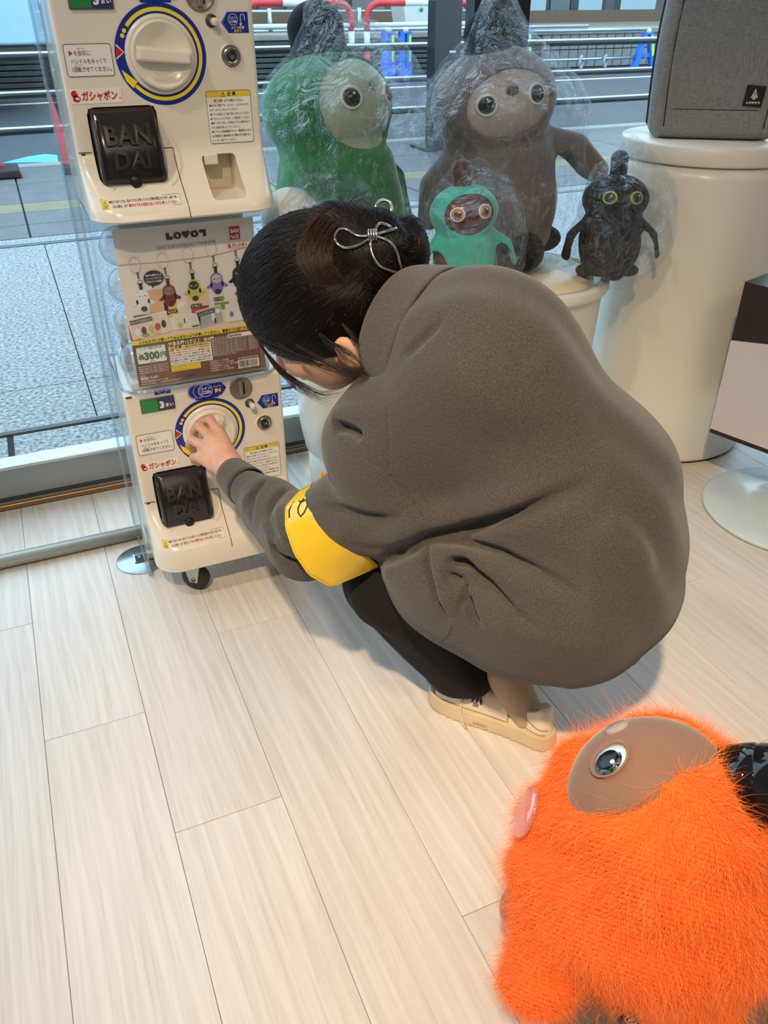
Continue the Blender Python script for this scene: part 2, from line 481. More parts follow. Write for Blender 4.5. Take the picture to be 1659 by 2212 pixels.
# floor: a bed with wood planks laid into it
def wood_mat():
    n = NT('pale oak plank')
    tc = n.new('TexCoord'); oi = n.new('ObjectInfo')
    off = n.new('VectorMath', operation='MULTIPLY_ADD')
    n.link(oi.outputs['Random'], off.inputs[0]); off.inputs[1].default_value = (7.3, 31.0, 5.1)
    n.link(tc.outputs['Object'], off.inputs[2])
    def mp(s):
        m = n.new('Mapping'); m.inputs['Scale'].default_value = s; n.link(off.outputs[0], m.inputs[0]); return m.outputs[0]
    g1 = n.noise(mp((170, 5.0, 1)), 1.0, 5, 0.6, 0.5)            # fine grain along the plank
    g2 = n.noise(mp((22, 1.1, 1)), 1.0, 4, 0.55, 1.4)             # broad cathedral figure
    w = n.new('TexWave', wave_type='RINGS', rings_direction='Z'); n.link(mp((5.2, 0.55, 1)), w.inputs['Vector'])
    w.inputs['Scale'].default_value = 2.4; w.inputs['Distortion'].default_value = 6.0; w.inputs['Detail'].default_value = 3
    w.inputs['Detail Scale'].default_value = 1.2
    blot = n.noise(mp((6, 2.2, 1)), 1.0, 3, 0.5, 0.5)
    c1 = n.ramp(g1, [(0.30, srgb(196, 184, 171)), (0.44, srgb(214, 205, 196)), (0.62, srgb(223, 216, 209))])
    c2 = n.ramp(g2, [(0.35, srgb(206, 195, 184)), (0.65, srgb(222, 214, 207))])
    c = n.mix(0.45, c1, c2)
    c = n.mix(n.math('MULTIPLY', n.ramp(w.outputs['Fac'], [(0.62, (0, 0, 0, 1)), (0.95, (1, 1, 1, 1))]), 0.28), c, srgb(238, 230, 220))
    c = n.mix(n.math('MULTIPLY', n.ramp(blot, [(0.4, (0, 0, 0, 1)), (0.75, (1, 1, 1, 1))]), 0.25), c, srgb(196, 183, 170))
    tone = n.new('HueSaturation'); n.link(c, tone.inputs['Color'])
    n.link(n.math('ADD', n.math('MULTIPLY', oi.outputs['Random'], 0.07), 0.955), tone.inputs['Value'])
    n.bsdf(tone.outputs[0], n.math('ADD', n.math('MULTIPLY', g1, 0.16), 0.36))
    n.b.inputs['Specular IOR Level'].default_value = 0.42
    n.bump(g1, 0.22, 0.0012)
    return n.m
M_wood = wood_mat()
floor = slab('floor', (0.7, -0.9, -0.03), (7.9, 6.18, 0.05), plain('joint brown', (132, 112, 96), 0.9), kind='structure')
PW, PX0, PL = 0.1895, 0.0175, 1.27
joints = {-2: 1.0, -1: 1.63, 0: 1.25, 1: 0.947, 2: 1.426, 3: 0.62, 4: 1.75, 5: 1.34, 6: 0.70, 7: 1.155, 8: 0.42}
def plank_mesh(L):
    b = MB().box((0, 0, -0.0035), (PW - 0.0007, L - 0.0009, 0.007), bevel=0.0009, seg=1)
    o = b.build('plank', M_wood); me = o.data; bpy.data.objects.remove(o); return me
full = plank_mesh(PL); cache = {}
for k in range(-9, 17):
    j = joints.get(k, (k * 0.437) % PL); x = PX0 + PW * (k - 0.5) + PW / 2
    x = PX0 + PW * (k) - PW / 2
    y0 = j - PL * 4
    while y0 < 2.17:
        a, b_ = max(y0, -3.2), min(y0 + PL, 2.175)
        if b_ - a > 0.02 and b_ > -1.0:
            if b_ - a > PL - 1e-4: me = full
            else: me = plank_mesh(b_ - a)
            o = link_mesh('plank', me, None, floor); o.location = (x, (a + b_) / 2, 0.0)
        y0 += PL

# window wall: low metal sill, clear pane, dark mullion
M_alu = plain('brushed aluminium sill', (150, 150, 146), 0.32, 0.9, bump=0.05, bscale=200)
M_alu2 = plain('satin grey frame', (128, 132, 134), 0.38, 0.75)
w1 = MB(); w1.box((0.7, 2.20, 0.062), (7.8, 0.05, 0.124), bevel=0.003)
win = w1.build('window_1', M_alu); win['kind'] = 'structure'
MB().box((0.7, 2.194, 0.130), (7.8, 0.062, 0.012), bevel=0.003).build('sill_cap', plain('bright sill edge', (196, 204, 208), 0.3, 0.6), win)
MB().box((0.7, 2.182, 0.010), (7.8, 0.03, 0.016), bevel=0.004).build('floor_strip', plain('brass floor strip', (150, 120, 84), 0.3, 0.85), win)
MB().box((0.7, 2.176, 0.032), (7.8, 0.012, 0.010), bevel=0.002).build('gasket', plain('dark gasket', (46, 44, 42), 0.6), win)
MB().box((0.7, 2.20, 2.68), (7.8, 0.06, 0.06)).build('head_frame', M_alu2, win)
M_glass = clear_mat('window glass', (0.93, 0.975, 0.985), 0.0, 0.01)
MB().box((0.7, GY + 0.012, 1.39), (7.8, 0.008, 2.52)).build('pane', M_glass, win)
xa = at_y(1027, 60, 2.2).x; xb = at_y(1063, 60, 2.2).x; xc = at_y(1128, 60, 2.2).x
mull = MB().box(((xb + xc) / 2, 2.20, 1.40), (xc - xb, 0.07, 2.56), bevel=0.002).build('trim_1', plain('bronze mullion', (62, 56, 52), 0.4, 0.5)); mull['kind'] = 'structure'
MB().box(((xa + xb) / 2, 2.235, 1.40), (xb - xa, 0.05, 2.56), bevel=0.002).build('outer_cover', plain('slate frame cover', (52, 58, 64), 0.5, 0.3), mull)
for t in (0.25, 0.5):
    MB().box((xb + (xc - xb) * t, 2.163, 1.40), (0.004, 0.006, 2.56)).build('rib', plain('dark groove', (30, 27, 25), 0.5), mull)

# ================================================================== outside
def ground_mat(name, c0, c1, sc, stain=0.0):
    n = NT(name); v = n.coord()
    a = n.noise(v, sc, 6, 0.65); b = n.noise(v, sc * 0.08, 3)
    c = n.ramp(a, [(0.36, c0), (0.64, c1)])
    c = n.mix(n.math('MULTIPLY', n.ramp(b, [(0.4, (0, 0, 0, 1)), (0.7, (1, 1, 1, 1))]), stain), c, tuple(x * 0.6 for x in c0[:3]) + (1,))
    n.bsdf(c, 0.55); n.bump(a, 0.5, 0.01); return n.m
M_granite = ground_mat('flamed granite', srgb(76, 78, 78), srgb(190, 194, 194), 70, 0.1)
M_pave = ground_mat('grey street paver', srgb(88, 90, 91), srgb(120, 122, 122), 60, 0.35)
M_asph = ground_mat('asphalt', srgb(52, 55, 59), srgb(78, 82, 86), 90, 0.25)
M_joint = plain('dark joint', (64, 66, 64), 0.9)
M_line = plain('white road paint', (226, 230, 228), 0.6)
gr = MB().box((2, 13.0, -0.045), (44, 21.5, 0.05)).build('pavement', M_joint); gr['kind'] = 'structure'
# granite entrance tiles with grooves
ya, yb = at_z(100, 512).y, 2.24
def tile(parent, x0, y0, x1, y1, m, z=0.0, name='tile', g=0.004):
    return MB().box(((x0 + x1) / 2, (y0 + y1) / 2, z - 0.01), (x1 - x0 - g, y1 - y0 - g, 0.02), bevel=0.002, seg=1).build(name, m, parent)
j1 = at_z(195, 850).x
yb1 = at_z(110, 925).y; yb2 = at_z(200, 818).y
xs = [j1 + 0.62 * k for k in range(-4, 9)]
for i in range(len(xs) - 1):
    tile(gr, xs[i], yb1 + 0.03, xs[i + 1], yb2, M_granite)
    tile(gr, xs[i], yb2, xs[i + 1], ya - 0.18, M_granite)
    tile(gr, xs[i] + 0.2, ya - 0.12, xs[i + 1] + 0.2, ya + 0.02, M_granite)
    tile(gr, xs[i] - 0.28, yb + 0.01, xs[i + 1] - 0.28, yb1, M_granite, g=0.02)
for k in range(3):
    MB().box((0.9, yb1 + 0.006 + 0.009 * k, 0.0), (7.6, 0.004, 0.006)).build('groove_bar', M_alu2, gr)
for yy in (ya - 0.165, ya - 0.135):
    MB().box((0.9, yy, 0.002), (7.6, 0.012, 0.008)).build('groove_bar', plain('steel strip', (170, 182, 190), 0.3, 0.7), gr)
# street pavers, a yellow strip, kerb
yy1, yy2, yk = at_z(80, 456).y, at_z(80, 437).y, at_z(60, 362).y
M_yel = ground_mat('worn yellow strip', srgb(124, 116, 88), srgb(146, 136, 104), 50, 0.3)
pj = at_z(50, 450).x
for k in range(-5, 16):
    x0 = pj + 0.9 * k
    y = ya + 0.03
    for (y0, y1) in ((ya + 0.03, (ya + yy1) / 2), ((ya + yy1) / 2, yy1)): tile(gr, x0, y0, x0 + 0.9, y1, M_pave, name='paver', g=0.012)
    tile(gr, x0, yy1, x0 + 0.9, yy2, M_yel, name='paver', g=0.012)
    for (y0, y1) in ((yy2, (yy2 + yk) / 2), ((yy2 + yk) / 2, yk)): tile(gr, x0, y0, x0 + 0.9, y1, M_pave, name='paver', g=0.012)
kerb = MB().box((4, yk + 0.09, -0.01), (36, 0.16, 0.04), bevel=0.01).build('kerb', plain('kerb stone', (150, 152, 148), 0.7), gr)
road = MB().box((4, yk + 7.2, -0.015), (40, 14.0, 0.02)).build('road', M_asph); road['kind'] = 'structure'
MB().box((4, at_z(50, 224).y, -0.003), (38, 0.14, 0.006)).build('road_line', M_line, road)
bl = MB(); bl.poly_prism([(at_z(x, y).x, at_z(x, y).y) for x, y in ((5, 352), (80, 350), (126, 352), (124, 335), (98, 333), (60, 338))], lambda x, y: (x, y, -0.004), lambda x, y: (x, y, 0.001))
bl.build('bike_lane_mark', plain('sky blue road paint', (96, 186, 226), 0.6), road)
b2 = MB(); b2.box((at_z(900, 178).x, at_z(900, 176).y, -0.002), (2.2, 0.5, 0.006)).build('bike_lane_mark', plain('blue road paint', (70, 130, 175), 0.6), road)

# guard rail along the kerb
FY = yk + 0.30
M_blk = plain('black painted steel', (34, 38, 42), 0.3, 0.2)
M_gal = plain('galvanised steel', (176, 184, 188), 0.3, 0.8)
rail = empty('guard_rail', (0, FY, 0), label='black three-bar street guard rail running along the kerb outside', cat='railing')
for (y1, y2, r) in ((114, 97, 0.030), (198, 161, 0.026), (276, 221, 0.030)):
    z = (at_y(50, y1, FY).z + at_y(1300, y2, FY).z) / 2
    MB().tube([(-8, 0, z), (16, 0, z)], r, 12).build('rail_bar', M_blk, rail)
    MB().tube([(-8, -0.004, z + r * 0.72), (16, -0.004, z + r * 0.72)], r * 0.5, 8).build('rail_highlight', plain('rail sky highlight', (214, 222, 222), 0.35), rail)  # sky highlight along the black bar, built in as a pale strip
for px in (-260, 540, 1600):
    x = at_y(px, 150, FY).x 
    MB().tube([(x, 0.03, -0.02), (x, 0.03, 0.86)], 0.036, 12).build('post', M_blk, rail)
# black gate post with base plate
gb = at_z(915, 328)
gy = gb.y + 0.15; gx0, gx1 = at_y(936, 150, gy).x, at_y(992, 150, gy).x
gp = empty('gate_post', ((gx0 + gx1) / 2, gy, 0), label='square black steel post on a bolted base plate on the pavement', cat='post')
MB().box((0, 0.06, 0.60), (gx1 - gx0, 0.16, 1.19), bevel=0.006).build('column', M_blk, gp)
MB().box((-0.05, 0.0, 0.012), (0.44, 0.36, 0.024), bevel=0.004).build('base_plate', M_blk, gp)
for sx in (-0.2, 0.06):
    MB().tube([(sx, -0.1, 0.02), (sx, -0.1, 0.12)], 0.032, 12).build('bolt', plain('dark bolt', (58, 64, 68), 0.4, 0.5), gp)
MB().poly_prism([(-0.15, 0.02), (-0.15, 0.02 + 1e-4), (-0.04, 0.3), (-0.04, 0.02)], lambda a, b: (a, -0.03, b), lambda a, b: (a, 0.0, b)).build('brace', M_blk, gp)
hz = at_y(977, 112, gy - 0.02)
MB().box((hz.x - gp.location.x, -0.025, hz.z), (0.07, 0.012, 0.022), bevel=0.005).build('handle', M_gal, gp)
# red and white hoops
HY = 13.0
M_red = plain('red reflective paint', (206, 46, 52), 0.4); M_wht = plain('white reflective paint', (228, 232, 232), 0.4)
def hoop(pxa, pxb, lab):
    xa_, xb_ = at_y(pxa, 20, HY).x, at_y(pxb, 20, HY).x; top = at_y((pxa + pxb) / 2, 6, HY).z
    g = empty('hoop_barrier', ((xa_ + xb_) / 2, HY, 0), label=lab, cat='barrier', group='red and white hoops on the road')
    w = (xb_ - xa_) / 2; r = 0.2; R_ = 0.045
    for s in (-1, 1):
        arc = [(s * (w - r + r * math.sin(a)), 0, top - r + r * math.cos(a)) for a in np.linspace(0, PI / 2, 7)]
        MB().tube([(s * w * 0.30, 0, top)] + arc + [(s * w, 0, top - 0.36)], R_, 10).build('corner_tube', M_red, g)
        MB().tube([(s * w, 0, top - 0.36), (s * w, 0, top - 0.62)], R_, 10).build('leg', M_wht, g)
        MB().tube([(s * w, 0, top - 0.62), (s * w, 0, 0.32)], R_, 10).build('leg', M_red, g)
        MB().tube([(s * w, 0, -0.02), (s * w, 0, 0.36)], R_ * 1.7, 10).build('socket', M_blk, g)
        MB().tube([(s * w, 0, 0.27), (s * w, 0, 0.31)], R_ * 1.76, 10).build('band', plain('yellow band', (220, 190, 40), 0.4), g)
    MB().tube([(-w * 0.30, 0, top), (w * 0.30, 0, top)], R_, 10).build('top_tube', M_wht, g)
    zb = at_y(600, 57, HY).z
    MB().tube([(-w, 0, zb), (w, 0, zb)], R_ * 0.7, 8).build('cross_bar', M_wht, g)
hoop(527, 758, 'red and white hoop barrier behind the green plush')
hoop(792, 1018, 'red and white hoop barrier left of the black gate post')
# blue folding stands holding a silver bar
M_blue = plain('blue plastic', (32, 112, 214), 0.45); M_lime = plain('lime reflector', (196, 232, 60), 0.4)
def stand(px, py_top, py_bot, lab, open_=0.16):
    Y = min(at_z(px, py_bot).y, 14.4); x = at_y(px, py_bot, Y).x; h = at_y(px, py_top, Y).z
    g = empty('barrier_stand', (x, Y, 0), label=lab, cat='barrier stand', group='blue barrier stands on the road')
    for s in (-1, 1):
        MB().poly_prism([(s * open_, 0), (s * (open_ - 0.13), 0), (s * 0.02, h - 0.05), (s * 0.02, h), (s * 0.10, h)], lambda a, b: (a, -0.05, b), lambda a, b: (a, 0.05, b)).build('leg', M_blue, g)
    MB().poly_prism([(open_ * 0.42, 0.28 * h / .7), (open_ * 0.62, 0.28 * h / .7), (0.09, h * 0.93), (0.05, h * 0.93)], lambda a, b: (a, -0.062, b), lambda a, b: (a, -0.05, b)).build('reflector', M_lime, g)
    MB().box((0, 0, h * 0.42), (open_ * 1.5, 0.06, 0.06)).build('spreader', M_blue, g)
    MB().ball((0, 0, h + 0.02), 0.06, 12, 8).build('bar_clamp', plain('cream clamp', (220, 204, 176), 0.5), g)
    return x, Y, h
s1 = stand(838, 68, 152, 'blue plastic barrier stand behind the rail, leftmost of the pair', 0.12)
s2 = stand(874, 68, 153, 'blue plastic barrier stand behind the rail, right one of the pair', 0.13)
s3 = stand(1128, 66, 150, 'blue plastic barrier stand half hidden behind the window mullion', 0.2)
s4 = stand(1388, 70, 151, 'blue plastic barrier stand half hidden behind the grey backpack', 0.30)
def bar(a, b, z, r, nm, lab):
    o = MB().tube([(a[0], a[1], z), (b[0], b[1], z)], r, 10).build(nm, M_gal); tag(o, lab, 'pole'); return o
bar(s3, s4, (s3[2] + s4[2]) / 2 + 0.02, 0.03, 'silver_bar', 'long silver top bar resting on the two right blue stands')
zb_ = at_y(1260, 128, (s3[1] + s4[1]) / 2).z
bar(s3, s4, zb_, 0.022, 'silver_bar', 'lower silver bar carrying two grey rings')
bar((s2[0] - 1.5, s2[1]), (s1[0] + 4.0, s1[1]), s1[2] + 0.03, 0.028, 'silver_bar', 'long silver bar resting on the left pair of blue stands')
for px, lab in ((1256, 'grey ring hanging on the lower silver bar, left one'), (1308, 'grey ring hanging on the lower silver bar, right one')):
    Y = (s3[1] + s4[1]) / 2; p = at_y(px, 130, Y)
    pts = [(0.0 + 0.07 * math.sin(a), 0.05 * math.sin(a), 0.10 * math.cos(a) - 0.05) for a in np.linspace(0, 2 * PI, 20, endpoint=False)]
    g = MB().tube(pts, 0.022, 8, closed=True).build('bar_ring', plain('pale grey plastic', (150, 164, 170), 0.4)); g.location = (p.x, Y, zb_); tag(g, lab, 'ring', 'grey rings on the silver bar')
# stone terrace wall of the far side with courses
WY = 15.8; M_dk = plain('dark stone course', (70, 72, 68), 0.8, var=0.25, bump=0.6, bscale=20); M_cap = plain('pale cap stone', (140, 138, 128), 0.8, var=0.12)
wall = MB().box((0, WY + 0.6, 0.15), (60, 0.8, 0.9)).build('wall_far', plain('dark wall core', (34, 36, 36), 0.9)); wall['kind'] = 'structure'
zt = at_y(700, 86, WY).z; nC = 7
for i in range(nC):
    z0 = zt * (i / nC)
    xe = at_y(1168, 100, WY).x
    MB().box(((-9 + xe) / 2, WY + 0.12, z0 + zt / nC / 2), (xe + 9, 0.3, zt / nC * 0.78), bevel=0.01).build('stone_course', M_dk, wall)
MB().box((2, WY + 0.3, zt + 0.05), (30, 0.7, 0.10), bevel=0.02).build('cap_stone', M_cap, wall)
# gridded wall tiles right of the mullion: each tile a piece
M_gt = plain('grey wall tile', (126, 128, 124), 0.7, var=0.12); xt0 = at_y(1168, 100, WY).x; tz = 0.16
tm = None
for i in range(30):
    for k in range(4):
        if tm is None:
            o = MB().box((0, 0, 0), (0.205, 0.04, 0.145), bevel=0.006, seg=1).build('tile', M_gt, wall); tm = o.data
        else: o = link_mesh('tile', tm, None, wall)
        o.location = (xt0 + 0.12 + 0.22 * i, WY + 0.0, 0.085 + tz * k)
MB().box((xt0 + 3.4, WY + 0.15, zt / 2), (6.9, 0.26, zt), ).build('tile_backing', plain('tile grout', (60, 62, 60), 0.9), wall)
# terrace, building
terr = MB().box((2, 18.8, zt + 0.02), (40, 5.4, 0.12)).build('terrace', plain('terrace paving', (128, 112, 96), 0.8, var=0.15)); terr['kind'] = 'structure'
bw = MB().box((2, 21.2, 2.5), (44, 0.3, 6)).build('wall_building', plain('dim shop front', (86, 84, 80), 0.7, var=0.2)); bw['kind'] = 'structure'
def on_wall(px, py, Y=21.0): return at_y(px, py, Y)
M_shop = plain('shop window', (140, 164, 170), 0.12, 0.1); M_frame = plain('dark door frame', (44, 46, 48), 0.5)
def shop(px0, px1, m, nm='window_pane', zlo=None):
    a = on_wall(px0, 40); b = on_wall(px1, 40)
    MB().box(((a.x + b.x) / 2, 21.0, 1.9), (b.x - a.x, 0.08, 2.3)).build(nm, m, bw)
for a, b in ((1130, 1175), (1245, 1295), (1335, 1410)): shop(a, b, M_shop)
for a, b in ((1175, 1182), (1228, 1245), (1295, 1303), (1322, 1335)): shop(a, b, M_frame, 'door_frame')
for a, b, c in ((1185, 1226, (90, 100, 104)), (1303, 1322, (70, 74, 76)), (560, 600, (120, 72, 60)), (620, 660, (96, 92, 88)), (690, 740, (60, 52, 48)), (760, 830, (110, 104, 98)), (985, 1025, (120, 130, 132))):
    shop(a, b, plain('shop panel %d' % a, c, 0.6), 'wall_panel')
MB().box((2, 20.9, zt + 0.2), (44, 0.3, 0.3)).build('plinth', plain('brown plinth', (104, 84, 66), 0.8), bw)
# silver railing on the terrace
tr = empty('terrace_railing', (0, 17.4, 0), label='thin silver tube railing on the terrace across the street', cat='railing')
za, zb2 = at_y(650, 20, 17.4).z, at_y(650, 62, 17.4).z
for z in (za, zb2): MB().tube([(-3, 0, z), (9.4, 0, z - 0.05)], 0.03, 8).build('rail_bar', M_gal, tr)
for px in (583, 776): MB().tube([(at_y(px, 50, 17.4).x, 0, zt), (at_y(px, 50, 17.4).x, 0, za + 0.02)], 0.05, 8).build('post', M_gal, tr)
# white planter
pl = at_y(893, 30, 16.6)
MB().poly_prism([(-0.27, 0), (0.27, 0), (0.38, 0.62), (0.42, 0.62), (0.42, 0.74), (-0.42, 0.74), (-0.42, 0.62), (-0.38, 0.62)], lambda a, b: (a, -0.3, b), lambda a, b: (a, 0.3, b)).build('planter', plain('white planter plastic', (196, 200, 192), 0.5), loc=(pl.x, 16.6, zt + 0.08))
o = bpy.data.objects['planter']; tag(o, 'white tapered planter box on the terrace left of the black gate post', 'planter')
MB().lathe([(0, 0), (0.035, 0), (0.035, 0.008), (0, 0.008)], (0.02, -0.31, 0.36), 16, 'Y').build('emblem', plain('green dot', (60, 130, 80), 0.5), o)
# pale truck at the left
tk = empty('truck', (at_y(10, 50, 12.2).x, 13.4, 0), label='pale blue box truck parked across the street, cut off by the left edge', cat='truck')
xr = at_y(78, 60, 12.2).x - tk.location.x; zlow = at_y(40, 98, 12.2).z
MB().box((xr - 3.0, 0, (zlow + 3.2) / 2), (6.0, 2.4, 3.2 - zlow), bevel=0.03).build('cargo_box', plain('pale blue truck panel', (168, 204, 232), 0.35), tk)
MB().box((xr - 1.9, -1.205, (zlow + 3.2) / 2), (0.012, 0.012, 3.1 - zlow)).build('panel_seam', M_frame, tk)
MB().box((xr - 3.0, 0, zlow - 0.04), (5.9, 2.2, 0.08)).build('chassis', plain('dark chassis', (90, 84, 70), 0.6), tk)
for wx in (xr - 1.4, xr - 4.6): MB().lathe([(0, -0.15), (0.40, -0.15), (0.44, -0.1), (0.44, 0.1), (0.40, 0.15), (0, 0.15)], (wx, -0.9, 0.43), 24, 'Y').build('wheel', plain('tyre rubber', (30, 30, 30), 0.8), tk)
# cone base at the left edge
cb = at_z(8, 383)
cn = empty('traffic_cone', (cb.x - 0.05, cb.y + 0.05, 0), label='red traffic cone in a black rubber base at the left edge', cat='traffic cone')
MB().box((0, 0, 0.035), (0.36, 0.34, 0.06), bevel=0.015).build('rubber_base', plain('black rubber', (48, 44, 42), 0.8), cn)
MB().lathe([(0, 0.06), (0.15, 0.06), (0.13, 0.10), (0.035, 0.62), (0, 0.62)], (-0.08, 0.02, 0), 24).build('cone_body', M_red, cn)
MB().box((0.165, -0.14, 0.02), (0.05, 0.03, 0.036), bevel=0.006).build('reflector', M_red, cn)
# ================================================================== bar on the floor, floor outlet, acrylic plate
bz = 0.02
o = MB().tube([(-2.6, 1.885, bz), (0.118, 1.885, bz)], 0.0175, 20).build('floor_bar', plain('pale grey tube', (176, 178, 168), 0.3, 0.3))
tag(o, 'long pale grey round bar lying on the floor along the window', 'bar')
op = at_z(302, 1210)
fo = empty('floor_outlet', (op.x + 0.006, op.y, 0), label='round metal floor outlet plate with an open socket lid by the capsule machine', cat='floor outlet')
MB().lathe([(0, 0), (0.062, 0), (0.0635, 0.0015), (0.062, 0.003), (0, 0.003)], seg=48).build('plate', plain('satin steel plate', (176, 186, 190), 0.28, 0.85), fo)
MB().box((0.0, 0.0, 0.0036), (0.032, 0.034, 0.0016)).build('socket', plain('black socket', (26, 26, 28), 0.5), fo)
MB().box((-0.018, 0.0, 0.006), (0.003, 0.036, 0.006)).build('lid_edge', plain('steel lid', (190, 196, 198), 0.25, 0.9), fo)
for s in (-0.006, 0.006): MB().box((s, 0.004, 0.006), (0.003, 0.010, 0.004)).build('contact', plain('bright contact', (160, 160, 160), 0.3, 0.9), fo)
pg = empty('power_plug', (op.x + 0.034, op.y - 0.002, 0.004), label='cream plug with cord standing in the floor outlet', cat='plug')
MB().box((0.0, 0, 0.010), (0.026, 0.022, 0.020), bevel=0.003).build('plug_body', plain('cream plug', (226, 216, 190), 0.45), pg)
MB().tube([(-0.004, 0.008, 0.02), (-0.004, 0.010, 0.045), (0.004, 0.016, 0.075), (0.02, 0.03, 0.09), (0.05, 0.06, 0.06)], [0.008, 0.007, 0.0045, 0.0035, 0.0035], 10).build('cord', plain('white cord', (232, 230, 222), 0.5), pg)
M_acr = clear_mat('acrylic plate', (0.92, 0.955, 0.96), 0.03, 0.02, ior=1.49, film=0.05)
M_acre = clear_mat('acrylic edge', (0.74, 0.84, 0.88), 0.10, 0.15, bump=0.5, bscale=60, ior=1.5, film=0.12)
ap = empty('acrylic_partition', (0.106, 1.80, 0), label='clear acrylic plate standing upright along the left side of the capsule machines', cat='acrylic panel')
MB().box((0, 0, 0.82), (0.004, 0.24, 1.60)).build('plate', M_acr, ap)
MB().box((0, 0.124, 0.82), (0.010, 0.010, 1.60), bevel=0.002).build('edge_strip', M_acre, ap)
MB().box((0, -0.121, 0.82), (0.005, 0.004, 1.60)).build('edge_strip', M_acre, ap)
MB().box((0, 0.0, 0.010), (0.008, 0.20, 0.018), bevel=0.002).build('foot', M_acre, ap)

# ================================================================== capsule machines
M_body = plain('cream white plastic', (232, 224, 208), 0.22, var=0.01)
M_body.node_tree.nodes['Principled BSDF'].inputs['Coat Weight'].default_value = 0.3
M_navy = plain('navy sticker', (16, 44, 148), 0.35); M_yelw = plain('yellow sticker', (244, 222, 40), 0.35); M_sred = plain('red sticker', (206, 24, 34), 0.35)
M_ink = plain('black print', (22, 22, 26), 0.5); M_nink = plain('dark blue print', (34, 40, 92), 0.5); M_paper = plain('sticker white', (240, 236, 228), 0.4)
M_gold = plain('yellow print', (226, 200, 52), 0.45)
def prof_out(v):
    P = [(0.0, 0.088), (0.045, 0.092), (0.062, 0.086), (0.075, 0.068), (0.095, 0.042), (0.12, 0.016), (0.138, 0.004), (0.148, 0.0), (0.18, 0.0), (1.0, 0.0)]
    return float(np.interp(v, [p[0] for p in P], [p[1] for p in P]))
def out_at(u, v):
    o = prof_out(v); r = 0.008 + 0.048 * min(1, max(0, o / 0.09)); e = abs(u) - (0.171 - r)
    return o - (r - math.sqrt(max(r * r - e * e, 0)) if e > 0 else 0)
HW = 0.171
def body_loft(v0, v1, top_in=0.0):
    vs = sorted(set([v0, v0 + 0.004] + [x for x in (0.045, 0.052, 0.058, 0.064, 0.07, 0.076, 0.084, 0.092, 0.10, 0.11, 0.12, 0.135, 0.15, 0.165, 0.18) if v0 + .006 < x < v1] + [v1 - 0.006, v1]))
    b = bmesh.new(); rings = []
    for v in vs:
        inset = 0.004 if v in (v0, v1) else 0.0
        f = prof_out(v) - inset; hw = HW - inset - 0.002 * (v < 0.1) * 0; r = 0.008 + 0.048 * min(1, max(0, f / 0.09)); bk = 0.25
        pts = []
        for k in range(9):
            a = PI * 1.5 + PI / 2 * k / 8; pts.append((hw - r + r * math.cos(a), -f + r + r * math.sin(a)))
        for k in range(5):
            a = PI / 2 * k / 4; pts.append((hw - 0.02 + 0.02 * math.cos(a), bk - 0.02 + 0.02 * math.sin(a)))
        for k in range(5):
            a = PI / 2 + PI / 2 * k / 4; pts.append((-hw + 0.02 + 0.02 * math.cos(a), bk - 0.02 + 0.02 * math.sin(a)))
        for k in range(9):
            a = PI + PI / 2 * k / 8; pts.append((-hw + r + r * math.cos(a), -f + r + r * math.sin(a)))
        rings.append([b.verts.new((x, y, v)) for x, y in pts])
    n = len(rings[0])
    for A, B in zip(rings, rings[1:]):
        for k in range(n): b.faces.new((A[k], A[(k + 1) % n], B[(k + 1) % n], B[k]))
    b.faces.new(rings[0][::-1]); b.faces.new(rings[-1]); return b
def bm_obj(name, b, mat, parent):
    bmesh.ops.recalc_face_normals(b, faces=b.faces)
    me = bpy.data.meshes.new(name); b.to_mesh(me); b.free()
    return link_mesh(name, me, mat, parent)
DX0, DX1, DZ0, DZ1 = -0.142, -0.022, 0.098, 0.222      # capsule door opening
def front(u, v, lift=0): return (u, -out_at(u, v) - 0.0006 - 0.0004 * lift, v)
def flat(u, v, lift=0): return (u, -0.0006 - 0.0004 * lift, v)
def coin_arrow(P, x0, y0, x1, y1, left):
    """blue pointed sticker with a coin mark"""
    w = x1 - x0; h = y1 - y0; t = 0.24 * w
    pts = [(x0 + t, y1), (x0, (y0 + y1) / 2), (x0 + t, y0), (x1, y0), (x1, y1)] if left else [(x0, y0), (x1 - t, y0), (x1, (y0 + y1) / 2), (x1 - t, y1), (x0, y1)]
    P.poly(pts, M_navy)
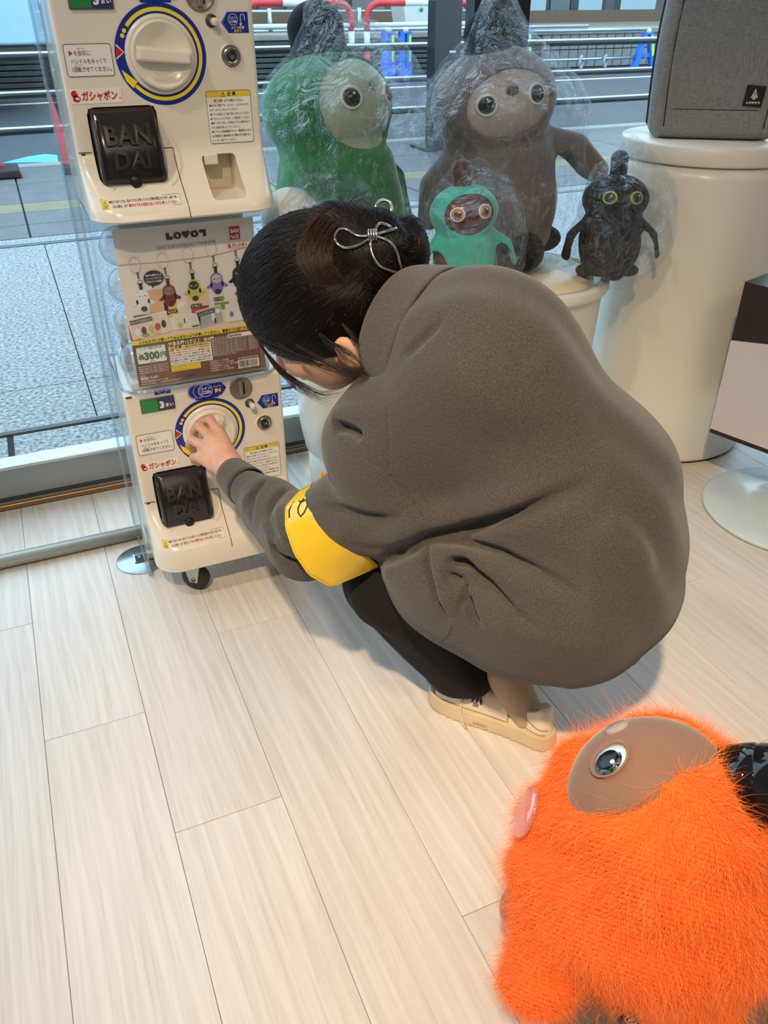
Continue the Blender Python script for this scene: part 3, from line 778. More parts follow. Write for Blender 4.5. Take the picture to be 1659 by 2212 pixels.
def machine(name, label, z0, with_base, poster):
    t = empty(name, (0.288, 1.645, z0), label=label, cat='capsule machine', group='stacked capsule machines')
    b = body_loft(0.0 if with_base else 0.042, 0.415)
    body = bm_obj('body', b, M_body, t)
    # cut the door pocket and the coin return pocket
    c1 = MB(); c1.poly_prism(rrect(DX1 - DX0, DZ1 - DZ0, 0.014, 5, (DX0 + DX1) / 2, (DZ0 + DZ1) / 2), lambda a, b_: (a, -0.2, b_), lambda a, b_: (a, 0.09, b_)); c1 = c1.build('c1')
    c1.location = t.location; cut(body, c1)
    c2 = MB(); c2.poly_prism(rrect(0.064, 0.068, 0.008, 4, 0.080, 0.101), lambda a, b_: (a, -0.2, b_), lambda a, b_: (a, 0.035, b_)); c2 = c2.build('c2'); c2.location = t.location; cut(body, c2)
    body.data.polygons.foreach_set('use_smooth', [True] * len(body.data.polygons)); body.data.set_sharp_from_angle(angle=math.radians(32))
    # pocket lip below the door
    MB().tube([(DX0 + 0.01, -0.035, DZ0 - 0.002), (DX1 - 0.01, -0.035, DZ0 - 0.002)], 0.004, 10).build('lip', M_body, t)
    # smoked door: curved plate
    M_smoke = plain('smoked door', (36, 33, 31), 0.2, var=0.05, bump=0.0)
    d = MB(); cxd = (DX0 + DX1) / 2; w = (DX1 - DX0) - 0.006; N = 14; hts = np.linspace(DZ0 + 0.004, DZ1 - 0.003, N)
    rows = []
    for i, z in enumerate(hts):
        tt = i / (N - 1); y = -0.040 * (1 - tt) ** 0.9 - 0.004 - 0.012 * math.sin(PI * tt)
        row = []
        for q in (-1, -0.96, -0.88, -0.7, 0, 0.7, 0.88, 0.96, 1):
            e = 0.012 * max(0, (abs(q) - 0.86) / 0.14) ** 2
            row.append(d.b.verts.new((cxd + q * w / 2, y + e, z)))
        rows.append(row)
    for A, B in zip(rows, rows[1:]):
        for k in range(8): d.b.faces.new((A[k], A[k + 1], B[k + 1], B[k]))
    dob = d.build('capsule_door', M_smoke, t); dob.data.polygons.foreach_set('use_smooth', [True] * len(dob.data.polygons))
    md = dob.modifiers.new('s', 'SOLIDIFY'); md.thickness = 0.003
    def dsurf(u, v, lift=0):
        tt = (v - hts[0]) / (hts[-1] - hts[0]); return (u, -0.040 * (1 - tt) ** 0.9 - 0.004 - 0.012 * math.sin(PI * tt) - 0.0068, v)
    Pd = Print(dsurf); M_emb = plain('embossed letters', (46, 42, 39), 0.3)
    Pd.text('BAN', cxd, 0.166, 0.042, M_emb, center=True, width=0.078, bold=0.03); Pd.text('DAI', cxd, 0.127, 0.042, M_emb, center=True, width=0.062, bold=0.03)
    Pd.build('embossed_lettering', dob)
    for s in (-1, 1): MB().tube([(cxd + s * w * 0.455, dsurf(0, z)[1] - 0.001, z) for z in hts[1:-1]], 0.0016, 6).build('door_rib', M_smoke, dob)
    MB().lathe([(0, 0), (0.010, 0), (0.010, 0.001), (0, 0.001)], (cxd, -0.0455, DZ0 + 0.006), 20, 'Y').build('finger_notch', plain('black notch', (12, 11, 11), 0.5), dob)
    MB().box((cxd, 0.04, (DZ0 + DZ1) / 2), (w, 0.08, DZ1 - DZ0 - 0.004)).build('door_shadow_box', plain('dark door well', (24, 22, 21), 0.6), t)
    # knob
    kn = empty('knob', (0, 0, 0.299), parent=t)
    MB().lathe([(0.062, 0.0), (0.061, 0.006), (0.054, 0.008), (0.053, -0.0)], (0, 0, 0), 56, 'Y').build('bezel', M_body, kn)
    kb = MB().lathe([(0, 0), (0.053, 0), (0.0545, 0.006), (0.0535, 0.016), (0.050, 0.020), (0.047, 0.017), (0.030, 0.010), (0, 0.009)], (0, 0, 0), 56, 'Y').build('dial', M_body, kn)
    g = MB(); a = math.radians(-6 if poster == 'up' else 62)
    prof = [(-0.046, 0.0), (-0.043, 0.026), (0.043, 0.026), (0.046, 0.0)]
    g.poly_prism([(-0.047, -0.013), (0.047, -0.011), (0.047, 0.011), (-0.047, 0.013)], lambda x, y: (x * math.cos(a) - y * math.sin(a), -0.010, x * math.sin(a) + y * math.cos(a)),
                 lambda x, y: ((x * 0.94) * math.cos(a) - y * 0.75 * math.sin(a), -0.034, (x * 0.94) * math.sin(a) + y * 0.75 * math.cos(a)))
    gg = g.build('grip', M_body, kn); mdf = gg.modifiers.new('b', 'BEVEL'); mdf.width = 0.003; mdf.segments = 3
    # stickers
    P = Print(front)
    P.disc(0, 0.299, 0.0785, M_navy, rin=0.0615, n=72); 
    P.disc(0, 0.299, 0.0715, M_yelw, 1, rin=0.0655, a0=-150 + 12, a1=140, n=60)
    for aa in (147, 154): P.disc(0.0685 * math.cos(math.radians(aa)), 0.299 + 0.0685 * math.sin(math.radians(aa)), 0.0035, M_yelw, 1, n=14)
    def pol(r, deg): return (r * math.cos(math.radians(deg)), 0.299 + r * math.sin(math.radians(deg)))
    P.poly([pol(0.0745, -172 + 8), pol(0.062, -140), pol(0.0745, -138), pol(0.0765, -150)], M_yelw, 1)
    P.poly([pol(0.077, 166), pol(0.0625, 175), pol(0.077, 184)], M_paper, 2); P.poly([pol(0.0765, 168.5), pol(0.0645, 175), pol(0.0765, 181.5)], M_sred, 3)
    P.build('dial_sticker', t)
    P = Print(front)                                          # instruction label
    P.rect(-0.162, 0.269, -0.083, 0.319, M_paper, r=0.005); P.frame(-0.1615, 0.2695, -0.0835, 0.3185, 0.0009, M_nink, 1, 0.005)
    P.poly([(-0.1535, 0.309), (-0.1535, 0.3005), (-0.1475, 0.3048)], M_sred, 1)
    P.text('を目印に、', -0.1455, 0.3015, 0.0085, M_nink, 1, width=0.028); P.text('めじるし', -0.139, 0.3105, 0.003, M_nink, 1, width=0.013)
    P.text('ハンドルをゆっくり', -0.152, 0.2895, 0.0085, M_nink, 1, width=0.057)
    P.text('1回転させてください。', -0.152, 0.2775, 0.0085, M_nink, 1, width=0.064, bold=0.006); P.text('かいてん', -0.148, 0.286, 0.0027, M_nink, 1, width=0.014)
    P.build('instruction_label', t)
    P = Print(front)                                          # red word mark with a round capsule mark
    P.rect(-0.164, 0.228, -0.078, 0.252, M_paper); P.disc(-0.1565, 0.2435, 0.0055, M_sred, 1, n=20); P.disc(-0.154, 0.236, 0.0065, M_sred, 1, n=20, ry=0.0052)
    P.disc(-0.1525, 0.2365, 0.0038, M_paper, 2, n=16, ry=0.0018, rot=-0.4); P.disc(-0.1535, 0.245, 0.0009, M_paper, 2, n=8)
    P.text('ガシャポン', -0.145, 0.234, 0.0155, M_sred, 1, width=0.060, bold=0.03); P.text('®', -0.083, 0.2335, 0.005, M_sred, 1)
    P.build('word_mark', t)
    P = Print(front)                                          # caution label
    P.rect(0.070, 0.152, 0.153, 0.240, M_paper, r=0.004); P.rect(0.0705, 0.2295, 0.1525, 0.2395, M_gold, 1, r=0.003); P.frame(0.070, 0.152, 0.153, 0.240, 0.0006, M_ink, 2, 0.004)
    P.text('⚠ 注 意', 0.1115, 0.2315, 0.0075, M_ink, 2, center=True, bold=0.02)
    ls = ['購入の際、必ずお読みください。', '●倒れると危険です。のったり、よりかかったり、', '　ゆすったりしないでください。', '●カプセル取出口より奥へ手を入れないでください。', '●いらなくなったカプセルは、ゴミ箱に捨ててください。', '●続けて出すときは、必ず前のカプセルを取り出して', '　からお金を投入してください。', '●カプセルは包装容器ですので、開封後は小さな', '　お子様(特に3歳未満のお子様)の手の届かない', '　ところへ捨ててください。']
    for i, l in enumerate(ls):
        y = 0.2215 - 0.0073 * i
        if i == 0: P.text(l, 0.1115, y, 0.0052, M_ink, 1, center=True, width=0.055, bold=0.01)
        else: P.text(l, 0.0745, y, 0.0046, M_ink, 1, width=min(0.074, 0.0036 * len(l)), bold=0.01)
    P.build('caution_label', t)
    P = Print(front)                                          # strip label above the chin
    def sl(x, y, l=0): return front(x, y, l)
    P.rect(-0.150, 0.0665, -0.012, 0.0815, M_paper); P.frame(-0.150, 0.0665, -0.012, 0.0815, 0.0004, M_ink, 1, 0.0005)
    P.rect(-0.1495, 0.067, -0.139, 0.081, M_gold, 1); P.text('⚠', -0.1475, 0.073, 0.007, M_ink, 2); P.text('注意', -0.148, 0.0685, 0.0035, M_ink, 2)
    P.text('●続けて出すときは、前のカプセルが残っていると故障の原因になります。続けて購入', -0.137, 0.0755, 0.0044, M_ink, 1, width=0.122, bold=0.01)
    P.text('される際は、必ず', -0.133, 0.0690, 0.0044, M_ink, 1, width=0.026, bold=0.01); P.text('前のカプセルを取り出してから', -0.105, 0.0690, 0.0046, M_sred, 1, width=0.057, bold=0.03); P.text('購入してください。', -0.046, 0.0690, 0.0044, M_ink, 1, width=0.030, bold=0.01)
    P.build('strip_label', t)
    # coin return: button, sticker, lock
    MB().lathe([(0, 0), (0.010, 0), (0.0105, 0.002), (0, 0.002)], (0.094, 0, 0.349), 24, 'Y').build('button_socket', plain('dark socket', (70, 62, 56), 0.5), t)
    MB().lathe([(0, 0), (0.0062, 0), (0.0062, 0.021), (0.005, 0.023), (0, 0.023)], (0.096, -0.001, 0.348), 24, 'Y').build('return_button', M_body, t)
    P = Print(front); coin_arrow(P, 0.111, 0.330, 0.160, 0.362, True)
    P.disc(0.1325, 0.3505, 0.0088, M_paper, 1, rin=0.0082, n=28); P.text('コイン', 0.1325, 0.3515, 0.0045, M_paper, 1, center=True, bold=0.02); P.text('COIN', 0.1325, 0.3455, 0.0062, M_paper, 1, center=True, width=0.0125, bold=0.02)
    P.disc(0.150, 0.3545, 0.0042, M_paper, 1, rin=0.0032, a0=0, a1=180, n=14); P.rect(0.1532, 0.349, 0.1542, 0.3546, M_paper, 1); P.rect(0.1458, 0.343, 0.1468, 0.3546, M_paper, 1); P.poly([(0.1438, 0.3445), (0.1463, 0.3405), (0.1488, 0.3445)], M_paper, 1)
    P.text('コイン返却', 0.140, 0.3362, 0.0052, M_yelw, 1, center=True, bold=0.03, width=0.024); P.text('ボタン', 0.140, 0.3312, 0.0048, M_yelw, 1, center=True, bold=0.03)
    P.poly([(0.1215, 0.360), (0.1130, 0.346), (0.1215, 0.332), (0.1225, 0.332), (0.114, 0.346), (0.1225, 0.360)], plain('light blue print', (90, 150, 220), 0.4), 1)
    P.build('coin_return_sticker', t)
    lk = empty('lock', (0.124, 0, 0.294), parent=t)
    MB().lathe([(0.0215, 0), (0.0205, 0.0015), (0.0165, 0.0005), (0.0165, 0)], (0, 0, 0), 32, 'Y').build('rim', M_body, lk)
    MB().lathe([(0, 0), (0.0165, 0), (0.0160, 0.004), (0.0125, 0.007), (0.011, 0.006), (0, 0.006)], (0, 0, 0), 32, 'Y').build('cylinder', plain('dull chrome', (150, 148, 142), 0.25, 0.9), lk)
    MB().lathe([(0.0050, 0.0078), (0.0075, 0.0078), (0.0075, 0.0065), (0.0050, 0.0065)], (0, 0, 0), 24, 'Y').build('key_ring', plain('black keyway', (24, 22, 20), 0.5), lk)
    MB().box((0, -0.0072, 0.006), (0.003, 0.0015, 0.006)).build('key_slot', plain('black keyway', (24, 22, 20), 0.5), lk)
    # coin return pocket insides
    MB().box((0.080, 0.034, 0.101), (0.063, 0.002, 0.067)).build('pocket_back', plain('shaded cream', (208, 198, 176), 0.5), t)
    MB().box((0.066, 0.012, 0.126), (0.026, 0.04, 0.018), bevel=0.002).build('coin_chute', M_body, t)
    # panel seams
    M_seam = plain('seam shadow', (86, 78, 66), 0.8)
    s = MB(); s.tube([(-0.168, -out_at(-0.168, 0.151) - 0.0002 if 0 else -0.0005, 0.151), (-0.145, -0.0035, 0.151)], 0.0008, 6); s.build('seam', M_seam, t)
    pts = [(-0.018, 0.150), (-0.002, 0.150)] + [(-0.001 + 0.004 * (1 - k / 14.0) * 0, 0.150 - 0.106 * k / 14) for k in range(15)]
    s = MB(); s.tube([(u, -out_at(u, v) - 0.0001, v) for u, v in pts], 0.0009, 6); s.build('seam', M_seam, t)
    s = MB(); s.box((-0.160, -0.0006, 0.147), (0.007, 0.002, 0.004)).build('seam_clip', plain('dark clip', (60, 54, 46), 0.6), t)
    # coin slot, count window, arrow (top row)
    sl_ = empty('coin_slot', (0.078, 0, 0.388), parent=t)
    MB().lathe([(0, 0), (0.0255, 0), (0.0255, 0.003), (0.0235, 0.0045), (0.0225, 0.0035), (0, 0.0035)], (0, 0, 0), 40, 'Y').build('disc', plain('grey slot disc', (128, 122, 112), 0.35, 0.3), sl_)
    MB().box((-0.002, -0.005, 0), (0.006, 0.004, 0.036), bevel=0.001).build('slot_rib', plain('grey slot rib', (146, 140, 130), 0.35, 0.3), sl_)
    MB().box((0.006, -0.0036, 0.0), (0.0035, 0.002, 0.028)).build('slot_opening', M_ink, sl_)
    P = Print(front)
    for k in range(3): P.disc(-0.022 + 0.0105 * k, 0.396, 0.0165, M_navy, k, n=30); P.disc(-0.022 + 0.0105 * k, 0.396, 0.0152, M_paper, k + 0.3, n=30, rin=0.0144)
    P.rect(-0.024, 0.3765, 0.028, 0.3815, M_navy); P.poly([(-0.006, 0.381), (0.034, 0.381), (0.046, 0.396), (0.034, 0.411), (-0.006, 0.411)], M_navy, 3)
    P.disc(0.001, 0.396, 0.0145, M_paper, 4, rin=0.0136, n=32); P.text('コイン', 0.001, 0.3985, 0.0078, M_paper, 4, center=True, bold=0.03); P.text('COIN', 0.001, 0.3885, 0.0105, M_paper, 4, center=True, width=0.021, bold=0.03)
    P.text('ゆっくり', 0.0265, 0.4005, 0.0042, M_yelw, 4, center=True, bold=0.02); P.text('IN', 0.0265, 0.3885, 0.0118, M_yelw, 4, center=True, width=0.0125, bold=0.04)
    P.build('coin_in_sticker', t)
    cw = MB().box((-0.104, -0.0015, 0.383), (0.072, 0.004, 0.032), bevel=0.0018).build('count_window', plain('window bezel', (84, 84, 78), 0.4), t)
    P = Print(lambda u, v, l=0: (u, -0.0040 - 0.0004 * l, v)); P.rect(-0.138, 0.3695, -0.104, 0.3965, plain('green indicator', (34, 132, 66), 0.3)); P.rect(-0.104, 0.3695, -0.070, 0.3965, plain('deep blue indicator', (44, 56, 104), 0.3))
    P.text('3', -0.1005, 0.3745, 0.0205, M_paper, 1, bold=0.05); P.text('まい', -0.088, 0.376, 0.0095, M_paper, 1, width=0.0165, bold=0.03); P.build('count_print', cw)
    P = Print(front); P.rect(-0.107, 0.4035, -0.073, 0.435 if False else 0.4145, M_navy, r=0.001); P.disc(-0.090, 0.4145, 0.0108, M_paper, 1, rin=0.0098, a0=180, a1=360, n=20); P.build('round_sticker', t)
    # corner clip beside the chamber
    MB().box((-0.160, -0.001, 0.408), (0.012, 0.003, 0.003)).build('clip', plain('dark clip', (60, 54, 46), 0.6), t)
    return t
mach_lo = machine('capsule_machine', 'lower white capsule machine on casters whose dial the crouching person is turning', 0.09, True, 'lo')
mach_up = machine('capsule_machine', 'upper white capsule machine, stacked above the printed display card', 0.82, False, 'up')
MB().box((0, -0.0865, 0.0425), (0.25, 0.002, 0.0012)).build('base_seam', plain('seam shadow', (86, 78, 66), 0.8), mach_lo)
def caster(x, y, yaw, parent):
    c = empty('caster', (x, y, -0.055), rz=yaw, parent=parent)
    MB().lathe([(0, -0.012), (0.024, -0.012), (0.033, -0.009), (0.034, 0), (0.033, 0.009), (0.024, 0.012), (0, 0.012)], (0, 0, 0), 28, 'X').build('wheel', plain('black caster wheel', (34, 32, 32), 0.5), c)
    M_zn = plain('zinc bracket', (190, 188, 180), 0.3, 0.8)
    for s in (-1, 1): MB().poly_prism([(-0.010, -0.008), (0.010, -0.008), (0.022, 0.045), (-0.022, 0.045)], lambda a, b: (s * 0.0145, a, b), lambda a, b: (s * 0.0165, a, b)).build('fork', M_zn, c)
    MB().lathe([(0, -0.019), (0.0055, -0.019), (0.0055, 0.019), (0, 0.019)], (0, 0, 0), 12, 'X').build('axle', plain('axle steel', (120, 118, 112), 0.3, 0.9), c)
    MB().box((0, 0, 0.049), (0.05, 0.05, 0.008)).build('top_plate', M_zn, c)
for x, y, a in ((-0.085, -0.035, 0.9), (0.125, -0.035, 0.4), (-0.12, 0.2, 0), (0.12, 0.2, 0)): caster(x, y, a, mach_lo)
# clear capsule chamber of each machine
M_ch = clear_mat('clear chamber wall', (0.93, 0.96, 0.985), 0.02, 0.03, ior=1.45, film=0.03)
M_chedge = clear_mat('blue tinted rim', (0.72, 0.80, 0.92), 0.12, 0.08, ior=1.5, film=0.1, diff=(0.4, 0.5, 0.75))
def chamber(t, v0, v1):
    b = MB(); hw = 0.169; r = 0.05; pts = []
    for k in range(9): a = PI * 1.5 + PI / 2 * k / 8; pts.append((hw - r + r * math.cos(a), 0.0 - 0.012 + r + r * math.sin(a)))
    pts += [(hw, 0.24), (-hw, 0.24)]
    for k in range(9): a = PI + PI / 2 * k / 8; pts.append((-hw + r + r * math.cos(a), -0.012 + r + r * math.sin(a)))
    lo = [b.b.verts.new((x, y, v0)) for x, y in pts]; hi = [b.b.verts.new((x, y, v1)) for x, y in pts]; n = len(pts)
    for k in range(n): f = b.b.faces.new((lo[k], lo[(k + 1) % n], hi[(k + 1) % n], hi[k])); f.smooth = True
    ch = b.build('chamber', M_ch, t)
    rp = pts
    for nm, z, m, rr in (('rim', v1 - 0.002, M_chedge, 0.004), ('rim', v0 + 0.003, M_chedge, 0.0035)):
        MB().tube([(x, y, z) for x, y in rp], rr, 8, closed=True).build(nm, m, ch)
    MB().box((0, 0.12, v0 + 0.010), (0.30, 0.22, 0.02), bevel=0.004).build('chamber_floor', plain('pale chamber floor', (214, 216, 206), 0.4), t)
    MB().box((0.02, 0.175, (v0 + v1) / 2), (0.26, 0.10, v1 - v0 - 0.02), bevel=0.004).build('mechanism_box', plain('pale inner box', (196, 196, 188), 0.5), t)
    return ch
chamber(mach_lo, 0.415, 0.775); chamber(mach_up, 0.415, 0.775)
MB().box((0, 0.10, 0.80), (0.35, 0.34, 0.05), bevel=0.02).build('lid', M_body, mach_up)
M_caps = clear_mat('capsule plastic', (0.90, 0.93, 0.95), 0.06, 0.08, bump=0.15, bscale=18, film=0.22)
cpos = [(-0.125, 0.035, 0.475), (-0.122, 0.04, 0.551), (-0.122, 0.036, 0.628), (-0.124, 0.04, 0.705), (-0.052, 0.055, 0.475), (0.02, 0.055, 0.475), (0.092, 0.055, 0.475), (-0.05, 0.06, 0.55), (0.03, 0.06, 0.55), (0.10, 0.06, 0.55)]
cap_me = None
for i, (x, y, z) in enumerate(cpos):
    e = empty('toy_capsule', (0.288 + x, 1.645 + y, 0.09 + z), label=['clear round capsule at the bottom left corner of the lower chamber', 'clear round capsule second from the bottom at the left of the lower chamber', 'clear round capsule third from the bottom at the left of the lower chamber', 'topmost clear round capsule at the left of the lower chamber'][i] if i < 4 else 'clear round capsule hidden behind the printed display card', cat='capsule', group='clear capsules in the lower chamber')
    if cap_me is None:
        a = MB().ball((0, 0, 0), 0.0365, 24, 16).build('shell', M_caps, e); k = MB().tube([(0.0372 * math.cos(q), 0.0372 * math.sin(q), 0.002 * 0) for q in np.linspace(0, 2 * PI, 32, endpoint=False)], 0.0012, 6, closed=True).build('seam_ring', M_caps, e)
        cap_me = (a.data, k.data)
    else:
        link_mesh('shell', cap_me[0], None, e); link_mesh('seam_ring', cap_me[1], None, e)
    e.rotation_euler = (0.4 * i, 0.3 * i, 0)
for k, (dx, dz, c) in enumerate(((-0.150, 0.515, (210, 210, 204)), (-0.150, 0.46, (64, 58, 60)))):
    MB().box((dx + 0.01, 0.10, dz), (0.012, 0.05, 0.05), bevel=0.002).build('inner_card', plain('inner card %d' % k, c, 0.5), mach_lo)

# ================================================================== printed display card
PX_, PZ_ = 0.152, 0.520; PWd, PHt = 0.272, 0.316          # left, bottom, size
card = empty('display_card', (PX_, 1.6375, PZ_), label='printed display card with key charms shown behind the clear front of the lower machine', cat='display card')
m_cream = plain('card cream', (236, 226, 214), 0.45, var=0.01)
n = NT('card paper'); v = n.coord((1, 1, 1)); sp = n.new('SeparateXYZ'); n.link(v, sp.inputs[0])
n.bsdf(n.mix(n.math('MULTIPLY', n.noise(v, 7, 2), 0.6), srgb(240, 234, 226), srgb(236, 214, 190)), 0.4); M_card = n.m
MB().box((PWd / 2, 0.001, PHt / 2), (PWd, 0.0012, PHt)).build('card_sheet', M_card, card)
pf = lambda u, v, l=0: (u * PWd, -0.0001 - 0.00035 * l, v * PHt)
M_brown = plain('card brown', (118, 74, 54), 0.45, var=0.02); M_tan = plain('card tan', (222, 178, 134), 0.5); M_lt = plain('light print', (244, 240, 230), 0.4)
M_grn = plain('card green', (30, 106, 66), 0.45); M_pink = plain('card warm', (238, 206, 180), 0.5); M_dgr = plain('dark grey pill', (78, 76, 70), 0.5)
K = PWd
P = Print(lambda x, y, l=0: (x, -0.0001 - 0.00035 * l, y))
W_, H_ = PWd, PHt
P.rect(0, 0, W_, 0.090, M_brown, 1); P.rect(0, 0.090, W_, 0.099, M_yelw, 2)
P.text('小さなお子様が誤って飲み込まないよう注意してください。窒息などの危険があります。', 0.014, 0.0915, 0.0075, M_ink, 3, width=0.25, bold=0.03)
P.text('対象年齢15才以上', 0.072, 0.0785, 0.0105, M_ink, 3, width=0.066, bold=0.07); P.text('対象年齢15才以上', 0.072, 0.0785, 0.0105, M_lt, 4, width=0.066, bold=0.02); P.text('全5種', 0.144, 0.0785, 0.009, M_lt, 3, bold=0.02); P.text('1カプセル1個入り', 0.166, 0.079, 0.0055, M_lt, 3)
P.rect(0.005, 0.048, 0.066, 0.0855, M_paper, 3, r=0.004); P.frame(0.005, 0.048, 0.066, 0.0855, 0.0014, M_grn, 4, 0.004)
P.text('メーカー希望小売価格', 0.0355, 0.0792, 0.0045, M_grn, 4, center=True, bold=0.01); P.text('各', 0.0085, 0.0590, 0.0125, M_grn, 4, bold=0.04); P.text('かく', 0.0090, 0.0705, 0.0036, M_grn, 4); P.text('300', 0.0205, 0.0570, 0.0215, M_grn, 4, width=0.031, bold=0.05); P.text('円', 0.0530, 0.0590, 0.0125, M_grn, 4, bold=0.04); P.text('えん', 0.0545, 0.0705, 0.0036, M_grn, 4); P.text('(税込)', 0.0355, 0.0507, 0.0045, M_grn, 4, center=True)
P.rect(0.071, 0.0355, 0.159, 0.0765, M_lt, 3); P.rect(0.071, 0.0705, 0.159, 0.0765, M_yelw, 4); P.text('⚠ 注 意', 0.075, 0.0712, 0.006, M_ink, 5, bold=0.03); P.text('お買い上げの方は必ずお読みください。', 0.105, 0.0715, 0.0042, M_ink, 5, width=0.05, bold=0.02)
tl = ['●誤飲・窒息などの危険がありますので対象年齢未満の', 'お子様には絶対に与えないでください。●先端部に注意し', 'けがに十分注意してください。●無理に引っ張ったり踏ん', 'だりしないでください。●火気のそばで使用しないで。', '●使用後はすぐに保管してください。●ひもを首に巻き', 'つけないでください。●小さな部品があります。']
for i, l in enumerate(tl): P.text(l, 0.0725, 0.0660 - 0.0055 * i, 0.0042, M_sred if i < 2 else M_ink, 4, width=0.084, bold=0.01)
P.rect(0.071, 0.022, 0.132, 0.0345, M_yelw, 3)
for i in range(2): P.text('飲み込む危険がありますので口に入れないで', 0.073, 0.0290 - 0.0055 * i, 0.0042, M_sred, 4, width=0.056)
for i in range(4): P.text('●本品の仕様は予告なく変更する場合があります', 0.006, 0.0415 - 0.0046 * i, 0.0034, M_lt, 3, width=0.059)
P.text('発売元', 0.006, 0.0215, 0.0036, M_lt, 3); P.text('株式会社バンダイ', 0.006, 0.0145, 0.0072, M_lt, 3, width=0.036, bold=0.03); P.text('東京都台東区駒形 1-4-8 〒111-8081', 0.006, 0.0085, 0.0040, M_lt, 3, width=0.055); P.text('MADE IN CHINA', 0.006, 0.0030, 0.0042, M_lt, 3, width=0.030); P.text('GASHAPON STATION F · 6', 0.045, 0.0030, 0.0042, M_lt, 3, width=0.045)
P.rect(0.099, 0.006, 0.118, 0.0125, plain('dark teal print', (40, 70, 66), 0.5), 3)
for i in range(9): P.text('●商品の色や形は写真と異なる場合があります。本品はお守り', 0.161, 0.0755 - 0.0042 * i, 0.0034, M_lt, 3, width=0.098 if i < 8 else 0.05)
for i in range(5): P.text('お客様相談センター 受付時間', 0.152, 0.030 - 0.0052 * i, 0.004, M_lt, 3, width=0.04 + 0.01 * (i % 3))
P.rect(0.212, 0.006, 0.258, 0.0255, M_lt, 3); P.text('ZS1283-2743379-300', 0.213, 0.0275, 0.0052, M_lt, 3, width=0.044)
x = 0.2145; random.seed(5)
while x < 0.255:
    w = random.choice((0.0005, 0.0009, 0.0014)); P.rect(x, 0.009, x + w, 0.0240, M_ink, 4); x += w + random.choice((0.0006, 0.001))
P.text('4 582769 926037', 0.216, 0.0062, 0.003, M_ink, 4, width=0.038)
P.rect(0.196, 0.077, 0.262, 0.0870, M_sred, 3, r=0.002); P.rect(0.1968, 0.0778, 0.2612, 0.0862, M_lt, 4, r=0.0015); P.text('BANDAI', 0.199, 0.0795, 0.0072, M_ink, 5, bold=0.03)
P.build('card_print', card)
P = Print(lambda x, y, l=0: (x, -0.0001 - 0.00035 * l, y))        # head line and emblem block
def geo_word(P, x, y, h, m, lift, bg_m):
    """five solid geometric letters: L, disc, heart wedge, disc, 7"""
    s = h
    P.poly([(x, y + s), (x, y), (x + 0.95 * s, y), (x + 0.95 * s, y + 0.42 * s), (x + 0.48 * s, y + 0.42 * s), (x + 0.48 * s, y + s)], m, lift)
    P.disc(x + 1.62 * s, y + s / 2, 0.58 * s, m, lift, n=28, ry=0.5 * s); P.disc(x + 1.62 * s, y + s / 2, 0.10 * s, bg_m, lift + 1, n=12, ry=0.22 * s)
    cx_ = x + 2.85 * s; pts = [(cx_ - 0.62 * s, y + 0.62 * s)]
    for a in np.linspace(180, 30, 8): pts.append((cx_ - 0.30 * s + 0.32 * s * math.cos(math.radians(a)), y + 0.70 * s + 0.32 * s * math.sin(math.radians(a))))
    for a in np.linspace(150, 0, 8): pts.append((cx_ + 0.30 * s + 0.32 * s * math.cos(math.radians(a)), y + 0.70 * s + 0.32 * s * math.sin(math.radians(a))))
    pts += [(cx_ + 0.1 * s, y), (cx_ - 0.1 * s, y)]; P.poly(pts[::-1], m, lift)
    P.disc(x + 4.08 * s, y + s / 2, 0.58 * s, m, lift, n=28, ry=0.5 * s); P.disc(x + 4.08 * s, y + s / 2, 0.10 * s, bg_m, lift + 1, n=12, ry=0.22 * s)
    P.poly([(x + 4.78 * s, y + s), (x + 4.78 * s, y + 0.58 * s), (x + 5.28 * s, y + 0.58 * s), (x + 5.28 * s, y), (x + 5.76 * s, y), (x + 5.76 * s, y + s)], m, lift)
geo_word(P, 0.098, 0.2885, 0.0135, M_ink, 1, M_lt)
P.text('LOVOT [らぼっと] めじるしアクセサリー™', 0.078, 0.2735, 0.0078, M_ink, 1, width=0.114)
P.rect(0.222, 0.2765, 0.243, 0.3015, M_sred, 1); P.text('BAN', 0.2325, 0.2900, 0.0100, M_lt, 2, center=True, width=0.0165, bold=0.04); P.text('DAI', 0.2325, 0.2795, 0.0100, M_lt, 2, center=True, width=0.0135, bold=0.04)
P.disc(0.2185, 0.2665, 0.0030, M_sred, 1, n=14); P.disc(0.2195, 0.2628, 0.0034, M_sred, 1, n=14, ry=0.0028); P.text('ガシャポン', 0.2245, 0.2620, 0.0085, M_sred, 1, width=0.032, bold=0.03); P.text('GASHAPON', 0.2255, 0.2580, 0.0035, M_sred, 1, width=0.026)
P.build('card_heading', card)
P = Print(lambda x, y, l=0: (x, -0.0001 - 0.00035 * l, y))        # picture area: string, blocks, charms
M_str = plain('string pink', (196, 152, 134), 0.5)
P.add([(0, 0.252), (0.09, 0.249), (0.18, 0.250), (W_, 0.262), (W_, 0.2605), (0.18, 0.2485), (0.09, 0.2475), (0, 0.2505)], [(0, 1, 6, 7), (1, 2, 5, 6), (2, 3, 4, 5)], M_str, 1)
P.rect(0.046, 0.143, 0.083, 0.197, M_tan, 1); P.rect(0.122, 0.150, 0.166, 0.187, M_pink, 1); P.rect(0.075, 0.138, 0.100, 0.170, plain('card yellow block', (236, 196, 84), 0.5), 1); P.rect(0.128, 0.128, 0.164, 0.152, plain('card red block', (206, 66, 48), 0.5), 1); P.rect(0.176, 0.140, 0.206, 0.155, plain('card green block', (132, 160, 66), 0.5), 1); P.rect(0.0, 0.100, 0.02, 0.135, plain('card red block', (206, 66, 48), 0.5), 1)
P.rect(0.0, 0.099, W_, 0.112, M_pink, 0.5)
